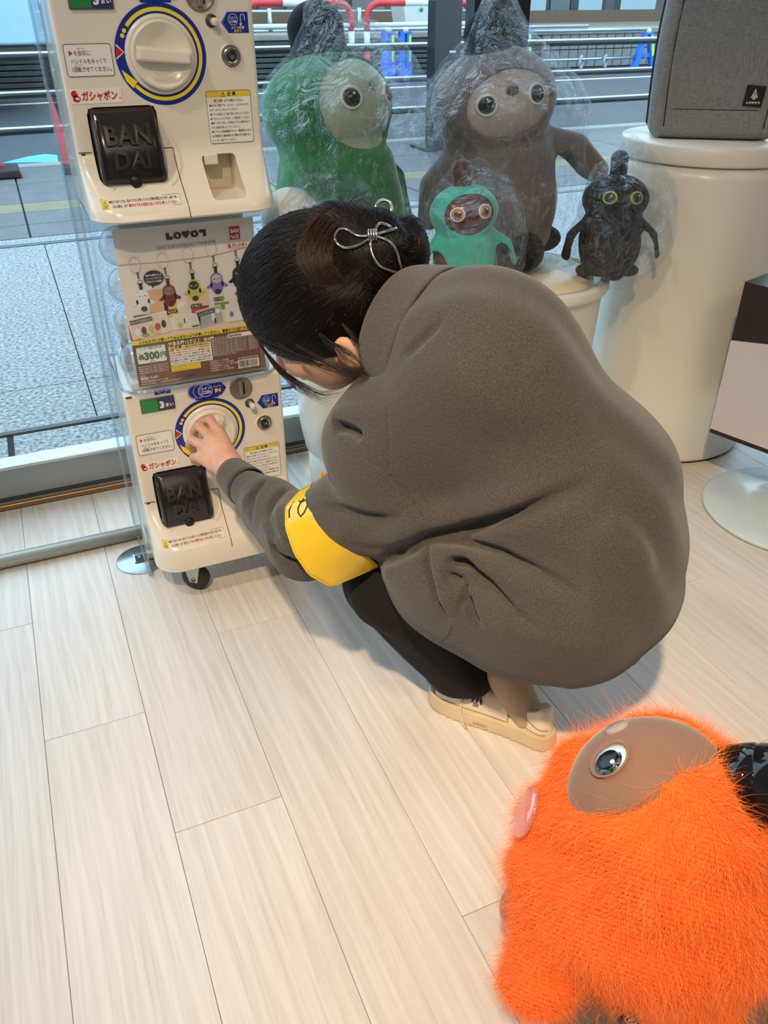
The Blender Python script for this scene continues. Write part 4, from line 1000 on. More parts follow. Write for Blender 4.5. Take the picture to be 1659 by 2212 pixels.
def charm(x, y, c, face, belly, lab, labw):
    cm = plain('charm %d%d%d' % c, c, 0.4); fm = plain('charmface %d%d%d' % face, face, 0.4); bm_ = plain('charmbelly %d%d%d' % belly, belly, 0.4)
    P.disc(x - 0.004, y + 0.078, 0.0125, M_dgr, 2, rin=0.0108, n=26, ry=0.0165) if False else P.disc(x - 0.004, y + 0.070, 0.0115, plain('pale ring', (206, 196, 182), 0.4), 2, rin=0.0100, n=26, ry=0.0165)
    P.rect(x - 0.0035, y + 0.043, x + 0.0005, y + 0.056, plain('steel print', (120, 116, 110), 0.4), 2); P.disc(x, y + 0.036, 0.0055, plain('steel print', (120, 116, 110), 0.4), 2, rin=0.0042, n=18)
    P.rect(x - 0.0032, y + 0.022, x + 0.0032, y + 0.035, M_ink, 3)
    P.disc(x, y, 0.0135, cm, 2, n=24, ry=0.022); P.disc(x, y + 0.010, 0.0125, cm, 3, n=24, ry=0.0125)
    P.poly([(x - 0.010, y + 0.004), (x - 0.023, y - 0.006), (x - 0.017, y - 0.009), (x - 0.009, y - 0.005)], cm, 2); P.poly([(x + 0.010, y + 0.004), (x + 0.009, y - 0.005), (x + 0.018, y - 0.009), (x + 0.023, y - 0.005)], cm, 2)
    P.disc(x, y + 0.010, 0.0098, fm, 4, n=22, ry=0.0088); P.disc(x, y - 0.016, 0.0062, bm_, 4, n=18, ry=0.0052)
    ec = M_lt if sum(face) < 300 else M_ink
    for s in (-1, 1): P.disc(x + s * 0.0048, y + 0.010, 0.0013, ec, 5, n=10)
    P.disc(x, y + 0.0085, 0.0008, ec, 5, n=8)
    P.rect(x - labw / 2, y - 0.035, x + labw / 2, y - 0.0275, M_dgr, 4, r=0.0035); P.text(lab, x, y - 0.0338, 0.0058, M_lt, 5, center=True, bold=0.02, width=labw * 0.86 if len(lab) > 5 else None)
charm(0.036, 0.178, (236, 234, 230), (244, 240, 234), (40, 38, 38), 'FRAGMENT EDITION', 0.047)
charm(0.089, 0.181, (112, 34, 42), (148, 120, 110), (54, 36, 34), 'レッド', 0.023)
charm(0.139, 0.186, (204, 198, 84), (60, 52, 48), (66, 56, 52), 'レモン', 0.023)
charm(0.186, 0.194, (136, 118, 184), (206, 196, 186), (40, 36, 44), 'パープル', 0.023)
charm(0.232, 0.200, (30, 30, 34), (44, 42, 46), (30, 28, 32), 'ブラック', 0.023)
P.disc(0.063, 0.220, 0.0195, M_ink, 5, n=32, ry=0.0150); P.poly([(0.057, 0.208), (0.058, 0.200), (0.063, 0.207)], M_ink, 5)
for i, s in enumerate(('国内外に影響を与える', 'ファッションのカリスマ', '藤原ヒロシ氏監修')): P.text(s, 0.063, 0.2245 - 0.0062 * i, 0.0042, M_lt, 6, center=True, width=0.030, bold=0.02)
def photo(x, y, w, h, rot, c, cap_, items):
    cm = plain('photo %d%d%d' % c, c, 0.5); co, si = math.cos(rot), math.sin(rot)
    T = lambda a, b: (x + a * co - b * si, y + a * si + b * co)
    P.poly([T(0, 0), T(w, 0), T(w, h), T(0, h)], M_lt, 6); P.poly([T(0.0015, 0.0015), T(w - 0.0015, 0.0015), T(w - 0.0015, h - 0.0015), T(0.0015, h - 0.0015)], cm, 7)
    for (a, b, ra, rb, c2) in items: q = T(a, b); P.disc(q[0], q[1], ra, plain('item %d%d%d' % c2, c2, 0.5), 8, n=16, ry=rb)
    if cap_: q = T(0.004, h - 0.011); w2 = 0.0045 * len(cap_) + 0.004; P.poly([T(0.003, h - 0.013), T(0.003 + w2, h - 0.013), T(0.003 + w2, h - 0.004), T(0.003, h - 0.004)], M_dgr, 8); P.text(cap_, q[0], q[1], 0.0062, M_lt, 9, width=w2 - 0.003, rot=rot, bold=0.01)
photo(0.004, 0.1015, 0.078, 0.044, 0.10, (228, 208, 190), 'ならべてかわいい！', [(0.013, 0.014, 0.005, 0.008, (236, 232, 226)), (0.026, 0.015, 0.005, 0.008, (96, 40, 50)), (0.041, 0.014, 0.005, 0.008, (196, 188, 96)), (0.054, 0.016, 0.006, 0.008, (200, 60, 44)), (0.067, 0.019, 0.005, 0.008, (44, 40, 44)), (0.027, 0.005, 0.008, 0.004, (132, 160, 66)), (0.050, 0.004, 0.010, 0.003, (232, 186, 60))])
photo(0.088, 0.1120, 0.056, 0.031, -0.06, (226, 218, 206), None, [(0.013, 0.009, 0.005, 0.006, (200, 190, 90)), (0.044, 0.0045, 0.009, 0.002, (90, 90, 84)), (0.022, 0.017, 0.0015, 0.006, (60, 60, 60))])
photo(0.141, 0.1080, 0.052, 0.036, 0.16, (176, 176, 172), 'ペットボトルに', [(0.032, 0.016, 0.004, 0.010, (230, 230, 228)), (0.034, 0.006, 0.002, 0.006, (60, 60, 66)), (0.044, 0.024, 0.005, 0.005, (236, 236, 234))])
photo(0.197, 0.1120, 0.060, 0.038, 0.0, (232, 226, 218), None, [(0.012, 0.016, 0.004, 0.006, (136, 118, 184)), (0.04, 0.018, 0.006, 0.010, (206, 196, 186))])
P.build('card_pictures', card)
# ================================================================== white display drums, sign, backpack
M_drum = plain('white drum plastic', (232, 228, 216), 0.28, var=0.008)
ped = empty('display_pedestal', (1.78, 1.86, 0), label='tall white cylindrical pedestal carrying the grey backpack', cat='pedestal')
MB().lathe([(0, 0.006), (0.244, 0.006), (0.249, 0.010), (0.249, 0.02), (0.2335, 0.80), (0.2315, 0.835), (0, 0.835)], seg=96).build('drum', M_drum, ped)
MB().lathe([(0, 0), (0.243, 0), (0.243, 0.006), (0, 0.006)], seg=64).build('foot_ring', plain('dark foot ring', (60, 58, 54), 0.6), ped)
MB().lathe([(0.225, 0.836), (0.240, 0.838), (0.2415, 0.842), (0.2415, 0.879), (0.238, 0.884), (0, 0.884)], seg=96).build('lid', M_drum, ped)
def tub(loc, r, h, lab, cushion=True, stem=False):
    t = empty('display_tub', (loc[0], loc[1], 0), label=lab, cat='tub')
    if stem:
        MB().lathe([(0, 0), (0.150, 0), (0.156, 0.004), (0.158, 0.12), (0, 0.12)], seg=64).build('base', M_drum, t)
        pr = [(0, 0.10), (0.12, 0.10), (0.150, 0.106), (0.166, 0.122), (r * 0.90, 0.2), (r * 0.97, h - 0.1), (r, h - 0.03), (r + 0.008, h - 0.026), (r + 0.010, h - 0.004), (r + 0.006, h), (r - 0.010, h), (r - 0.014, h - 0.05), (0, h - 0.05)]
    else:
        pr = [(0, 0), (r * 0.86, 0), (r * 0.88, 0.01), (r * 0.97, h - 0.06), (r * 0.98, h - 0.035), (r + 0.006, h - 0.032), (r + 0.010, h - 0.024), (r + 0.010, h - 0.005), (r + 0.006, h), (r - 0.014, h), (r - 0.018, h - 0.05), (0, h - 0.05)]
    MB().lathe(pr, seg=96).build('shell', M_drum, t)
    if cushion: MB().lathe([(0, h - 0.049), (r - 0.045, h - 0.049), (r - 0.030, h - 0.03), (r - 0.034, h - 0.003), (r - 0.06, h + 0.010), (0, h + 0.014)], seg=72).build('seat_lid', plain('cream lid', (236, 224, 192), 0.3), t)
    return t
T1 = tub((0.775, 1.955), 0.198, 0.575, 'white tapered display tub beside the machines, under the green plush', stem=True)
T2 = tub((1.215, 1.880), 0.228, 0.575, 'white round display tub with a cream lid, under the grey plush')
# sign stand
th = math.atan2(-0.954, 0.30)
sg = empty('sign_stand', (1.78, 1.29, 0), label='boxy dark brown and lilac sign on a round white foot at the right edge', cat='sign stand')
MB().lathe([(0, 0.0), (0.228, 0.0), (0.236, 0.004), (0.236, 0.010), (0.230, 0.014), (0.12, 0.026), (0.06, 0.045), (0.035, 0.09), (0, 0.09)], seg=96).build('foot', plain('pale blue white enamel', (206, 220, 226), 0.18), sg)
MB().tube([(0, 0, 0.02), (0, 0, 0.25)], 0.03, 24).build('stem', plain('pale blue white enamel', (206, 220, 226), 0.18), sg)
ux, uy = math.cos(th), math.sin(th); nx_, ny_ = -uy, ux       # along the face, into the box
if nx_ < 0: nx_, ny_ = -nx_, -ny_
o3 = Vector((1.602 - 1.78, 1.472 - 1.29, 0.198)); SW, SH, SD = 0.44, 0.412, 0.24
def sf(a, b, d=0.0): return (o3.x + ux * a + nx_ * d, o3.y + uy * a + ny_ * d, o3.z + b)
M_choc = plain('dark brown board', (40, 28, 24), 0.35); M_lil = plain('pale lilac board', (206, 200, 204), 0.5)
b = MB(); b.poly_prism([(0, 0), (SW, 0), (SW, SH), (0, SH)], lambda x, y: sf(x, y, 0), lambda x, y: sf(x, y, SD)); b.build('box', M_choc, sg)
P = Print(lambda x, y, l=0: sf(x, y, -0.0006 - 0.0004 * l))
P.poly([(0.0, 0.012), (SW, 0.012), (SW, 0.335), (0.0, 0.262)], M_lil)
P.poly([(0.0, 0.012), (0.0012, 0.012), (0.0012, 0.262), (0.0, 0.262)], plain('edge highlight', (236, 240, 244), 0.4), 1)  # highlight on the left edge, painted on as a thin bright strip
P.build('face_print', sg)
P = Print(lambda x, y, l=0: sf(x, y, -0.0014 - 0.0004 * l))
P.rect(0.142, 0.112, 0.168, 0.127, M_choc, 0, r=0.003); P.text('キャンペーン', 0.144, 0.096, 0.013, M_choc, 0, bold=0.01); P.rect(0.175, 0.112, 0.24, 0.127, M_choc, 0, r=0.003)
P.build('lettering', sg)
# grey backpack
BA = math.radians(-36)
M_fab = NT('grey melange fabric'); v = M_fab.coord((1, 1, 1))
f1 = M_fab.noise(M_fab.coord((900, 900, 40)), 1, 2); f2 = M_fab.noise(M_fab.coord((60, 60, 900)), 1, 2)
M_fab.bsdf(M_fab.ramp(M_fab.math('MULTIPLY', M_fab.math('ADD', f1, f2), 0.5), [(0.36, srgb(112, 110, 110)), (0.64, srgb(160, 157, 154))]), 0.85); M_fab.bump(f1, 0.3, 0.001); M_fab = M_fab.m
M_pipe = plain('black piping', (30, 32, 40), 0.6)
bp = empty('backpack', (1.750, 1.851, 0.885), rz=BA, label='grey fabric backpack with a square black emblem patch on the tall pedestal', cat='backpack')
BW, BD, BH = 0.163, 0.085, 0.46
def sd_bag(P_):
    x, y, z = P_[:, 0], P_[:, 1], P_[:, 2]
    w = BW - 0.012 * np.clip((z - 0.1) / 0.4, 0, 1) - 0.004 * np.cos(z * 14); d = BD - 0.018 * np.clip((z - 0.1) / .4, 0, 1)
    q = np.stack([np.abs(x) - w + 0.03, np.abs(y) - d + 0.03, np.abs(z - BH / 2) - BH / 2 + 0.03], -1)
    s = np.linalg.norm(np.maximum(q, 0), axis=-1) + np.minimum(q.max(-1), 0) - 0.03
    s -= 0.004 * np.exp(-((x / 0.10) ** 2 + ((z - 0.26) / 0.16) ** 2)) * (y < 0)
    # seams pressed in: vertical panel edges and the bottom panel edge on the front
    for sx in (-1, 1): s += 0.004 * np.exp(-((x - sx * (w - 0.036)) / 0.004) ** 2) * (y < -d + 0.03)
    s += 0.003 * np.exp(-((z - 0.072) / 0.003) ** 2) * (np.abs(x) < w - 0.036) * (y < 0)
    return s
sdf_obj('shell', sd_bag, (-0.19, -0.11, -0.01), (0.19, 0.11, 0.48), 0.004, M_fab, bp, 1, local=True)
def bag_surf(x, z):
    y = -0.13
    for _ in range(60):
        q = sd_bag(np.array([[x, y, z]]))[0]
        if q < 3e-4: break
        y += q * 0.9
    return y
for sx in (-1, 1):
    pts = []
    for z in np.linspace(0.03, 0.45, 24):
        w = BW - 0.012 * min(1, max(0, (z - 0.1) / 0.4)) - 0.004 * math.cos(z * 14); pts.append((sx * (w - 0.036), bag_surf(sx * (w - 0.036), z) - 0.0004, z))
    MB().tube(pts, 0.0016, 6).build('piping', M_pipe, bp)
    pts = [(sx * (BW - 0.004 * math.cos(z * 14) - 0.012 * min(1, max(0, (z - 0.1) / 0.4)) + 0.0005), 0.012, z) for z in np.linspace(0.03, 0.44, 20)]
    MB().tube([(sx * (BW - 0.05), 0.0, 0.0035), (sx * (BW - 0.02), 0.006, 0.010)] + pts, 0.0045, 8).build('side_piping', M_pipe, bp)
MB().tube([(x, bag_surf(x, 0.072) - 0.0003, 0.072) for x in np.linspace(-0.122, 0.122, 12)], 0.0017, 6).build('panel_seam', M_pipe, bp)
MB().box((0, 0, 0.004), (0.24, 0.14, 0.010), bevel=0.004).build('bottom_panel', M_pipe, bp)
py0 = bag_surf(0.084, 0.105) - 0.0035
pc = MB(); pc.box((0.084, py0 + 0.001, 0.105), (0.046, 0.002, 0.048), bevel=0.0006, rot=Euler((0, math.radians(4), 0))); patch = pc.build('emblem_patch', plain('black patch', (14, 14, 16), 0.5), bp)
P = Print(lambda x, y, l=0: (0.084 + x, py0 - 0.0004 - 0.0003 * l, 0.105 + y)); M_sil = plain('silver print', (196, 196, 192), 0.4)
P.disc(0, 0.001, 0.0062, M_sil, 0, n=20, ry=0.009); P.disc(0, 0.0075, 0.0046, M_sil, 0, n=16); P.rect(-0.0017, 0.011, 0.0017, 0.0165, M_sil, 0, r=0.001)
P.poly([(-0.005, 0.002), (-0.0095, -0.003), (-0.0065, -0.004)], M_sil); P.poly([(0.005, 0.002), (0.0065, -0.004), (0.0095, -0.003)], M_sil)
geo_word(P, -0.0165, -0.0175, 0.0056, M_sil, 0, plain('black patch', (14, 14, 16), 0.5)); P.build('emblem_print', patch)

# ================================================================== plush toys in clear bags
def velvet(name, rgb, var=0.08, sheen=0.5):
    if name in _mc: return _mc[name]
    n = NT(name); c = srgb(*rgb); v = n.coord(); f = n.noise(v, 25, 4)
    n.bsdf(n.ramp(f, [(0.3, tuple(x * (1 - var) for x in c[:3]) + (1,)), (0.7, tuple(min(1, x * (1 + var)) for x in c[:3]) + (1,))]), 0.9, 0.0, Sheen_Weight=sheen, Sheen_Roughness=0.4)
    n.bump(n.noise(v, 420, 2), 0.25, 0.002); _mc[name] = n.m; return n.m
def rot_to(yaw, lean_x=0.0, lean_y=0.0):
    return (Matrix.Rotation(lean_x, 3, 'Y') @ Matrix.Rotation(lean_y, 3, 'X') @ Matrix.Rotation(yaw, 3, 'Z')).to_euler()
def eye(parent, fn, dirx, zc, r, k, ring, iris, pupil=0.52, hl=True, yc=None):
    """flat layered eye set on the modelled face"""
    y = -0.6
    for _ in range(80):
        q = fn(np.array([[dirx, y, zc]]))[0]
        if q < 4e-4: break
        y += q * 0.8
    e = 1e-3; p = np.array([dirx, y, zc])
    nrm = np.array([fn((p + d)[None])[0] - fn((p - d)[None])[0] for d in (np.array([e, 0, 0]), np.array([0, e, 0]), np.array([0, 0, e]))]); nrm /= np.linalg.norm(nrm)
    B = basis(nrm, (1, 0, 0)); M = Matrix(((B[0][0], B[0][1], B[0][2], 0), (B[1][0], B[1][1], B[1][2], 0), (B[2][0], B[2][1], B[2][2], 0), (0, 0, 0, 1)))
    loc = p - nrm * 0.01 * r * 0
    ep = empty('eye', tuple(loc), parent=parent, rot=M.to_euler())
    MB().lathe([(0, -r * .3), (r, -r * .3), (r, r * 0.06), (r * 0.9, r * 0.12), (r * .80, r * 0.10), (0, r * 0.10)], seg=32).build('eye_ring', ring, ep)
    MB().lathe([(0, r * .10), (r * 0.78, r * 0.10), (r * 0.74, r * 0.16), (0, r * 0.18)], seg=32).build('iris', iris, ep)
    MB().lathe([(0, r * .17), (r * pupil, r * 0.175), (r * pupil * 0.9, r * 0.21), (0, r * 0.24)], seg=28).build('pupil', plain('glossy pupil', (12, 10, 10), 0.06), ep)
    if hl: MB().lathe([(0, r * .24), (r * 0.13, r * 0.235), (r * .11, r * 0.26), (0, r * 0.265)], (r * 0.22, r * 0.3, -r * 0.0), 12).build('glint', plain('eye glint', (240, 240, 240), 0.3), ep)
    return ep
def plush(name, lab, loc, Hh, yaw, lean, cols, parts=('horn', 'nose'), lean_y=0.0, hornw=0.085, hornt=0.99, fm=(0.172, 0.142), g=1.0, gz=1.0, arms=(1, 1), armpose=((0.37, -0.04, 0.26), (0.37, -0.04, 0.26)), win=2):
    t = empty(name, loc, rot=rot_to(yaw, lean, lean_y), label=lab, cat='plush toy', group='bagged plush toys on the tubs'); k = Hh; t.scale = (g, g, gz)
    cloth, skin, horn, dark = cols['cloth'], cols['skin'], cols['horn'], cols['dark']
    def head(P_, off=0.0):
        return sd_ell(P_, (0, 0.0, 0.655 * k), ((0.222 + off) * k, (0.195 + off) * k, (0.185 + off) * k))
    def body(P_, off=0.0):
        b_ = smin(sd_ell(P_, (0, 0.02 * k, 0.27 * k), ((0.225 + off) * k, (0.205 + off) * k, (0.30 + off) * k)), sd_ell(P_, (0, 0.0, 0.46 * k), ((0.19 + off) * k, (0.16 + off) * k, (0.2 + off) * k)), 0.06 * k)
        return smax(b_, 0.0 - P_[:, 2], 0.03 * k)
    def facemask(P_): return sd_ell(P_, (0.0, -0.15 * k, 0.655 * k), (fm[0] * k, 0.16 * k, fm[1] * k))
    def inner(P_): return smin(head(P_), body(P_), 0.03 * k)
    def side_win(P_):
        q = np.stack([np.abs(P_[:, 0]), P_[:, 1], P_[:, 2]], -1)
        return sd_ell(q, (0.235 * k, -0.03 * k, 0.17 * k), (0.10 * k, 0.17 * k, 0.25 * k))
    def clothes(P_):
        s = smin(head(P_, 0.016), body(P_, 0.014), 0.035 * k)
        s += 0.010 * k * np.exp(-((P_[:, 2] - 0.50 * k) / (0.018 * k)) ** 2) * (P_[:, 1] < 0)
        s -= 0.004 * k * np.sin(P_[:, 0] * 60 / k * .5) * np.clip(0.45 - P_[:, 2] / k, 0, 1)
        for sx, on, pose in ((-1, arms[0], armpose[0]), (1, arms[1], armpose[1])):
            if on:
                sh = np.array([sx * 0.15, 0.0, 0.47]) * k; hd = np.array([sx * pose[0], pose[1], pose[2]]) * k; md_ = (sh + hd) / 2 + np.array([sx * 0.03 * k, 0, 0.015 * k])
                s = smin(s, np.minimum(sd_cone(P_, sh, md_, 0.070 * k, 0.072 * k), sd_cone(P_, md_, hd, 0.072 * k, 0.050 * k)), 0.035 * k)
        s = smax(s, -facemask(P_), 0.008 * k)
        if win: s = smax(s, np.where(P_[:, 0] * win < 0, -9.0, -side_win(P_)) if win in (-1, 1) else -side_win(P_), 0.006 * k)
        return s
    h = max(0.0030, 0.0105 * k)
    sdf_obj('body', inner, (-.26 * k, -.25 * k, -.01), (.26 * k, .26 * k, .87 * k), h, skin, t, 2, local=True)
    sdf_obj('face', lambda P_: smax(head(P_, 0.006), facemask(P_) - 0.030 * k, 0.004 * k), (-.25 * k, -.27 * k, .42 * k), (.25 * k, 0.1 * k, .88 * k), h * .8, cols.get('face', skin), t, 2, local=True)
    sdf_obj('outfit', clothes, (-.5 * k, -.3 * k, -.02), (.5 * k, .3 * k, .9 * k), h * .85, cloth, t, 2, local=True)
    if 'horn' in parts:
        sdf_obj('horn', lambda P_: smin(sd_cone(P_, (0, 0, 0.82 * k), (0.0, 0.0, hornt * k), hornw * k * .95, hornw * k), sd_cone(P_, (0, 0, .76 * k), (0, 0, .80 * k), hornw * k * 1.1, hornw * k * 1.05), 0.03 * k), (-.16 * k, -.16 * k, .66 * k), (.16 * k, .16 * k, 1.1 * k), h * .8, horn, t, 2, local=True)
    r = cols.get('eye_r', 0.040) * k; hf = lambda P_: head(P_, 0.006)
    for sx in (-1, 1): eye(t, hf, sx * 0.095 * k, 0.672 * k, r, k, cols['ring'], cols['iris'], cols.get('pupil', 0.72))
    if 'nose' in parts:
        y = -math.sqrt(max(0, 1 - (0.045 / 0.19) ** 2)) * 0.201 * k
        MB().ball((0, y, 0.705 * k), (0.024 * k, 0.010 * k, 0.019 * k), 16, 10).build('nose', cols.get('nose', dark), t)
    MB().ball((0.0, -0.165 * k, 0.075 * k), (0.082 * k, 0.085 * k, 0.085 * k), 24, 16).build('front_wheel', dark, t)
    for sx in (-1, 1): MB().ball((sx * 0.16 * k, 0.02 * k, 0.055 * k), (0.075 * k, 0.10 * k, 0.055 * k), 20, 12).build('wheel_cover', dark, t)
    return t
V_grn = velvet('green plush', (38, 132, 72)); V_gface = velvet('pale green face plush', (176, 192, 170), 0.04); V_grey = velvet('taupe grey plush', (120, 110, 106)); V_gf = velvet('light grey face plush', (186, 178, 172), 0.03)
V_beige = velvet('beige plush', (196, 184, 160)); V_black = velvet('black plush', (17, 16, 18), sheen=0.03); V_blk2 = velvet('charcoal plush', (30, 28, 31), sheen=0.06); V_teal = velvet('teal plush', (72, 190, 172)); V_wh = velvet('cream plush', (232, 228, 216), 0.02)
M_vin = plain('brown vinyl face', (92, 40, 26), 0.25); M_redp = velvet('brick brown plush', (112, 60, 52)); M_ir_bk = plain('near black iris', (22, 20, 20), 0.08); M_ring_w = plain('white eye ring', (222, 218, 206), 0.25)
dz = 0.592
plush('plush_toy', 'large green plush toy with a pale face and black horn, in a clear bag', (0.762, 1.945, 0.588), 0.61, math.radians(30), math.radians(-5), dict(cloth=V_grn, skin=V_gface, face=V_gface, horn=V_black, dark=velvet('dark olive plush', (70, 84, 60)), ring=M_ring_w, iris=M_ir_bk, nose=velvet('grey nose', (110, 128, 108))), lean_y=math.radians(-10), hornw=0.092, hornt=0.93, g=1.16, win=1, fm=(0.182, 0.158), armpose=((0.33, -0.05, 0.2), (0.31, 0.0, 0.2)))
plush('plush_toy', 'large grey plush toy with black horn and dark eyes, in a clear bag', (1.205, 1.93, 0.593), 0.605, math.radians(-8), math.radians(-9), dict(cloth=V_grey, skin=V_beige, face=V_gf, horn=V_black, dark=V_black, ring=M_ring_w, iris=M_ir_bk, nose=velvet('brown nose', (108, 94, 86))), lean_y=math.radians(-4), hornt=0.90, g=1.10, win=1, fm=(0.158, 0.118), armpose=((0.30, 0.02, 0.26), (0.39, -0.03, 0.30)))
plush('plush_toy', 'small teal plush toy with a glossy brown face and orange eyes', (0.955, 1.70, 0.585), 0.305, math.radians(-12), math.radians(-3), dict(cloth=V_teal, skin=M_redp, face=M_vin, horn=velvet('brown horn', (84, 42, 34)), dark=V_beige, ring=M_ring_w, iris=plain('orange iris', (206, 110, 50), 0.2), eye_r=0.052, pupil=0.45), parts=('horn',), lean_y=math.radians(-6), hornw=0.068, hornt=0.96, g=1.1, armpose=((0.32, -0.04, 0.2), (0.31, -0.04, 0.26)))
plush('plush_toy', 'small all black plush toy with yellow green eyes', (1.375, 1.715, 0.585), 0.290, math.radians(-22), math.radians(4), dict(cloth=V_blk2, skin=V_black, face=V_black, horn=V_black, dark=V_black, ring=plain('yellow green ring', (176, 190, 66), 0.3), iris=plain('olive iris', (66, 72, 30), 0.15), eye_r=0.052, pupil=0.5), parts=('horn',), lean_y=math.radians(-8), hornw=0.062, hornt=0.98, g=1.2, armpose=((0.33, -0.08, 0.2), (0.31, -0.04, 0.2)))
plush('plush_toy', 'small cream plush toy with blue eyes, mostly behind the crouching person', (0.552, 1.765, 0.577), 0.335, math.radians(62), math.radians(6), dict(cloth=V_wh, skin=V_wh, face=V_wh, horn=V_wh, dark=V_wh, ring=M_ring_w, iris=plain('blue iris', (40, 110, 150), 0.12), eye_r=0.05, pupil=0.45), parts=(), lean_y=math.radians(-25), arms=(0, 0))
# clear crinkled bags
def bag_mat(name, film, alpha):
    n = NT(name); v = n.coord()
    tr = n.new('BsdfTransparent'); tr.inputs[0].default_value = (0.95, 0.965, 0.975, 1)
    gl = n.new('BsdfGlossy'); gl.inputs['Roughness'].default_value = 0.07
    df = n.new('BsdfTranslucent'); df.inputs[0].default_value = (0.82, 0.88, 0.92, 1)
    d2 = n.new('BsdfDiffuse'); d2.inputs[0].default_value = (0.8, 0.86, 0.9, 1)
    a = n.new('TexVoronoi', feature='DISTANCE_TO_EDGE'); a.inputs['Scale'].default_value = 13; n.link(n.coord((1, 1, 0.55)), a.inputs['Vector'])
    b_ = n.noise(v, 22, 5, 0.6, 2.2)
    crease_shine = n.ramp(n.noise(n.coord((1, 1, 0.35)), 17, 4, 0.55, 1.6), [(0.487, (0, 0, 0, 1)), (0.5, (1, 1, 1, 1)), (0.513, (0, 0, 0, 1))])  # white strokes painted into the film for light scattered by wrinkles
    bp_ = n.new('Bump'); bp_.inputs['Strength'].default_value = 1.0; bp_.inputs['Distance'].default_value = 0.05
    n.link(n.math('ADD', b_, n.math('MULTIPLY', a.outputs['Distance'], 0.8)), bp_.inputs['Height'])
    lw = n.new('LayerWeight'); lw.inputs['Blend'].default_value = 0.32; n.link(bp_.outputs[0], lw.inputs['Normal'])
    fac = n.math('ADD', n.math('MULTIPLY', n.math('POWER', lw.outputs['Facing'], 2.0), 0.40), alpha, True)
    n.link(bp_.outputs[0], gl.inputs['Normal'])
    m0 = n.new('MixShader'); m0.inputs[0].default_value = 0.5; n.link(df.outputs[0], m0.inputs[1]); n.link(d2.outputs[0], m0.inputs[2])
    m1 = n.new('MixShader'); lw2 = n.new('LayerWeight'); lw2.inputs['Blend'].default_value = 0.25
    n.link(n.math('ADD', n.math('MULTIPLY', crease_shine, 0.20), n.math('ADD', n.math('MULTIPLY', n.math('POWER', lw2.outputs['Facing'], 3.0), 0.16), film), True), m1.inputs[0]); n.link(tr.outputs[0], m1.inputs[1]); n.link(m0.outputs[0], m1.inputs[2])
    m2 = n.new('MixShader'); n.link(fac, m2.inputs[0]); n.link(m1.outputs[0], m2.inputs[1]); n.link(gl.outputs[0], m2.inputs[2])
    n.link(m2.outputs[0], n.out.inputs[0]); return n.m
M_bag = bag_mat('clear crinkled film', 0.0, 0.03)
_rb = np.random.RandomState(3)
def crinkle(P_, seed, amp, f0=16.0):
    r = np.random.RandomState(seed); s = np.zeros(len(P_))
    for o_ in range(3):
        f = f0 * 1.9 ** o_
        for _ in range(4):
            d = r.normal(size=3); d[2] *= 0.55; d *= f / np.linalg.norm(d); ph = r.uniform(0, 6.28); w = r.normal(size=3) * 5
            s += (np.abs(np.sin(P_ @ d + ph + 0.8 * np.sin(P_ @ w))) - 0.64) / 1.9 ** o_
    return s * amp
def film_bag(lab, top, blobs, seed, lo, hi, ktop=0.05, h=0.0048, floor=0.578):
    """blobs: list of (center, radii); top: the gathered tip"""
    def fn(P_):
        s = None
        for c, r in blobs:
            e = sd_ell(P_, c, r); s = e if s is None else smin(s, e, 0.07)
        c0, r0 = blobs[-1]
        s = smin(s, sd_cone(P_, (c0[0], c0[1], c0[2] + r0[2] * 0.3), top, max(r0[0], r0[1]) * 0.72, 0.008), ktop)
        s += crinkle(P_, seed, 0.0100)
        return smax(s, floor - P_[:, 2], 0.004)
    o = sdf_obj('plastic_bag', fn, lo, hi, h, M_bag, None, 0)
    tag(o, lab, 'plastic bag', 'clear bags around the plush toys'); return o
film_bag('clear crinkled plastic bag around the large green plush', (0.66, 1.90, 1.26), [((0.775, 1.92, 0.72), (0.245, 0.195, 0.20)), ((0.745, 1.92, 0.95), (0.215, 0.19, 0.19))], 11, (0.45, 1.66, 0.57), (1.12, 2.16, 1.28))
film_bag('clear crinkled plastic bag around the large grey plush, tied to a point at the top', (1.10, 1.90, 1.245), [((1.215, 1.92, 0.74), (0.225, 0.185, 0.20)), ((1.15, 1.92, 0.95), (0.215, 0.18, 0.16))], 23, (0.90, 1.64, 0.57), (1.56, 2.16, 1.26), floor=0.59)
film_bag('clear plastic bag around the small teal plush', (0.905, 1.69, 0.92), [((0.96, 1.70, 0.68), (0.115, 0.10, 0.14)), ((0.95, 1.70, 0.77), (0.10, 0.095, 0.11))], 31, (0.82, 1.55, 0.57), (1.15, 1.85, 0.95), 0.03, 0.004)
film_bag('clear plastic bag around the small black plush', (1.385, 1.70, 0.915), [((1.375, 1.70, 0.69), (0.13, 0.11, 0.14)), ((1.40, 1.70, 0.78), (0.12, 0.10, 0.10))], 41, (1.18, 1.55, 0.57), (1.60, 1.85, 0.97), 0.03, 0.004)
film_bag('clear plastic bag bunched over the small cream plush', (0.69, 1.76, 0.885), [((0.60, 1.79, 0.70), (0.115, 0.10, 0.14)), ((0.66, 1.78, 0.79), (0.09, 0.08, 0.085))], 53, (0.5, 1.64, 0.56), (0.84, 1.94, 0.90), 0.03, 0.004)
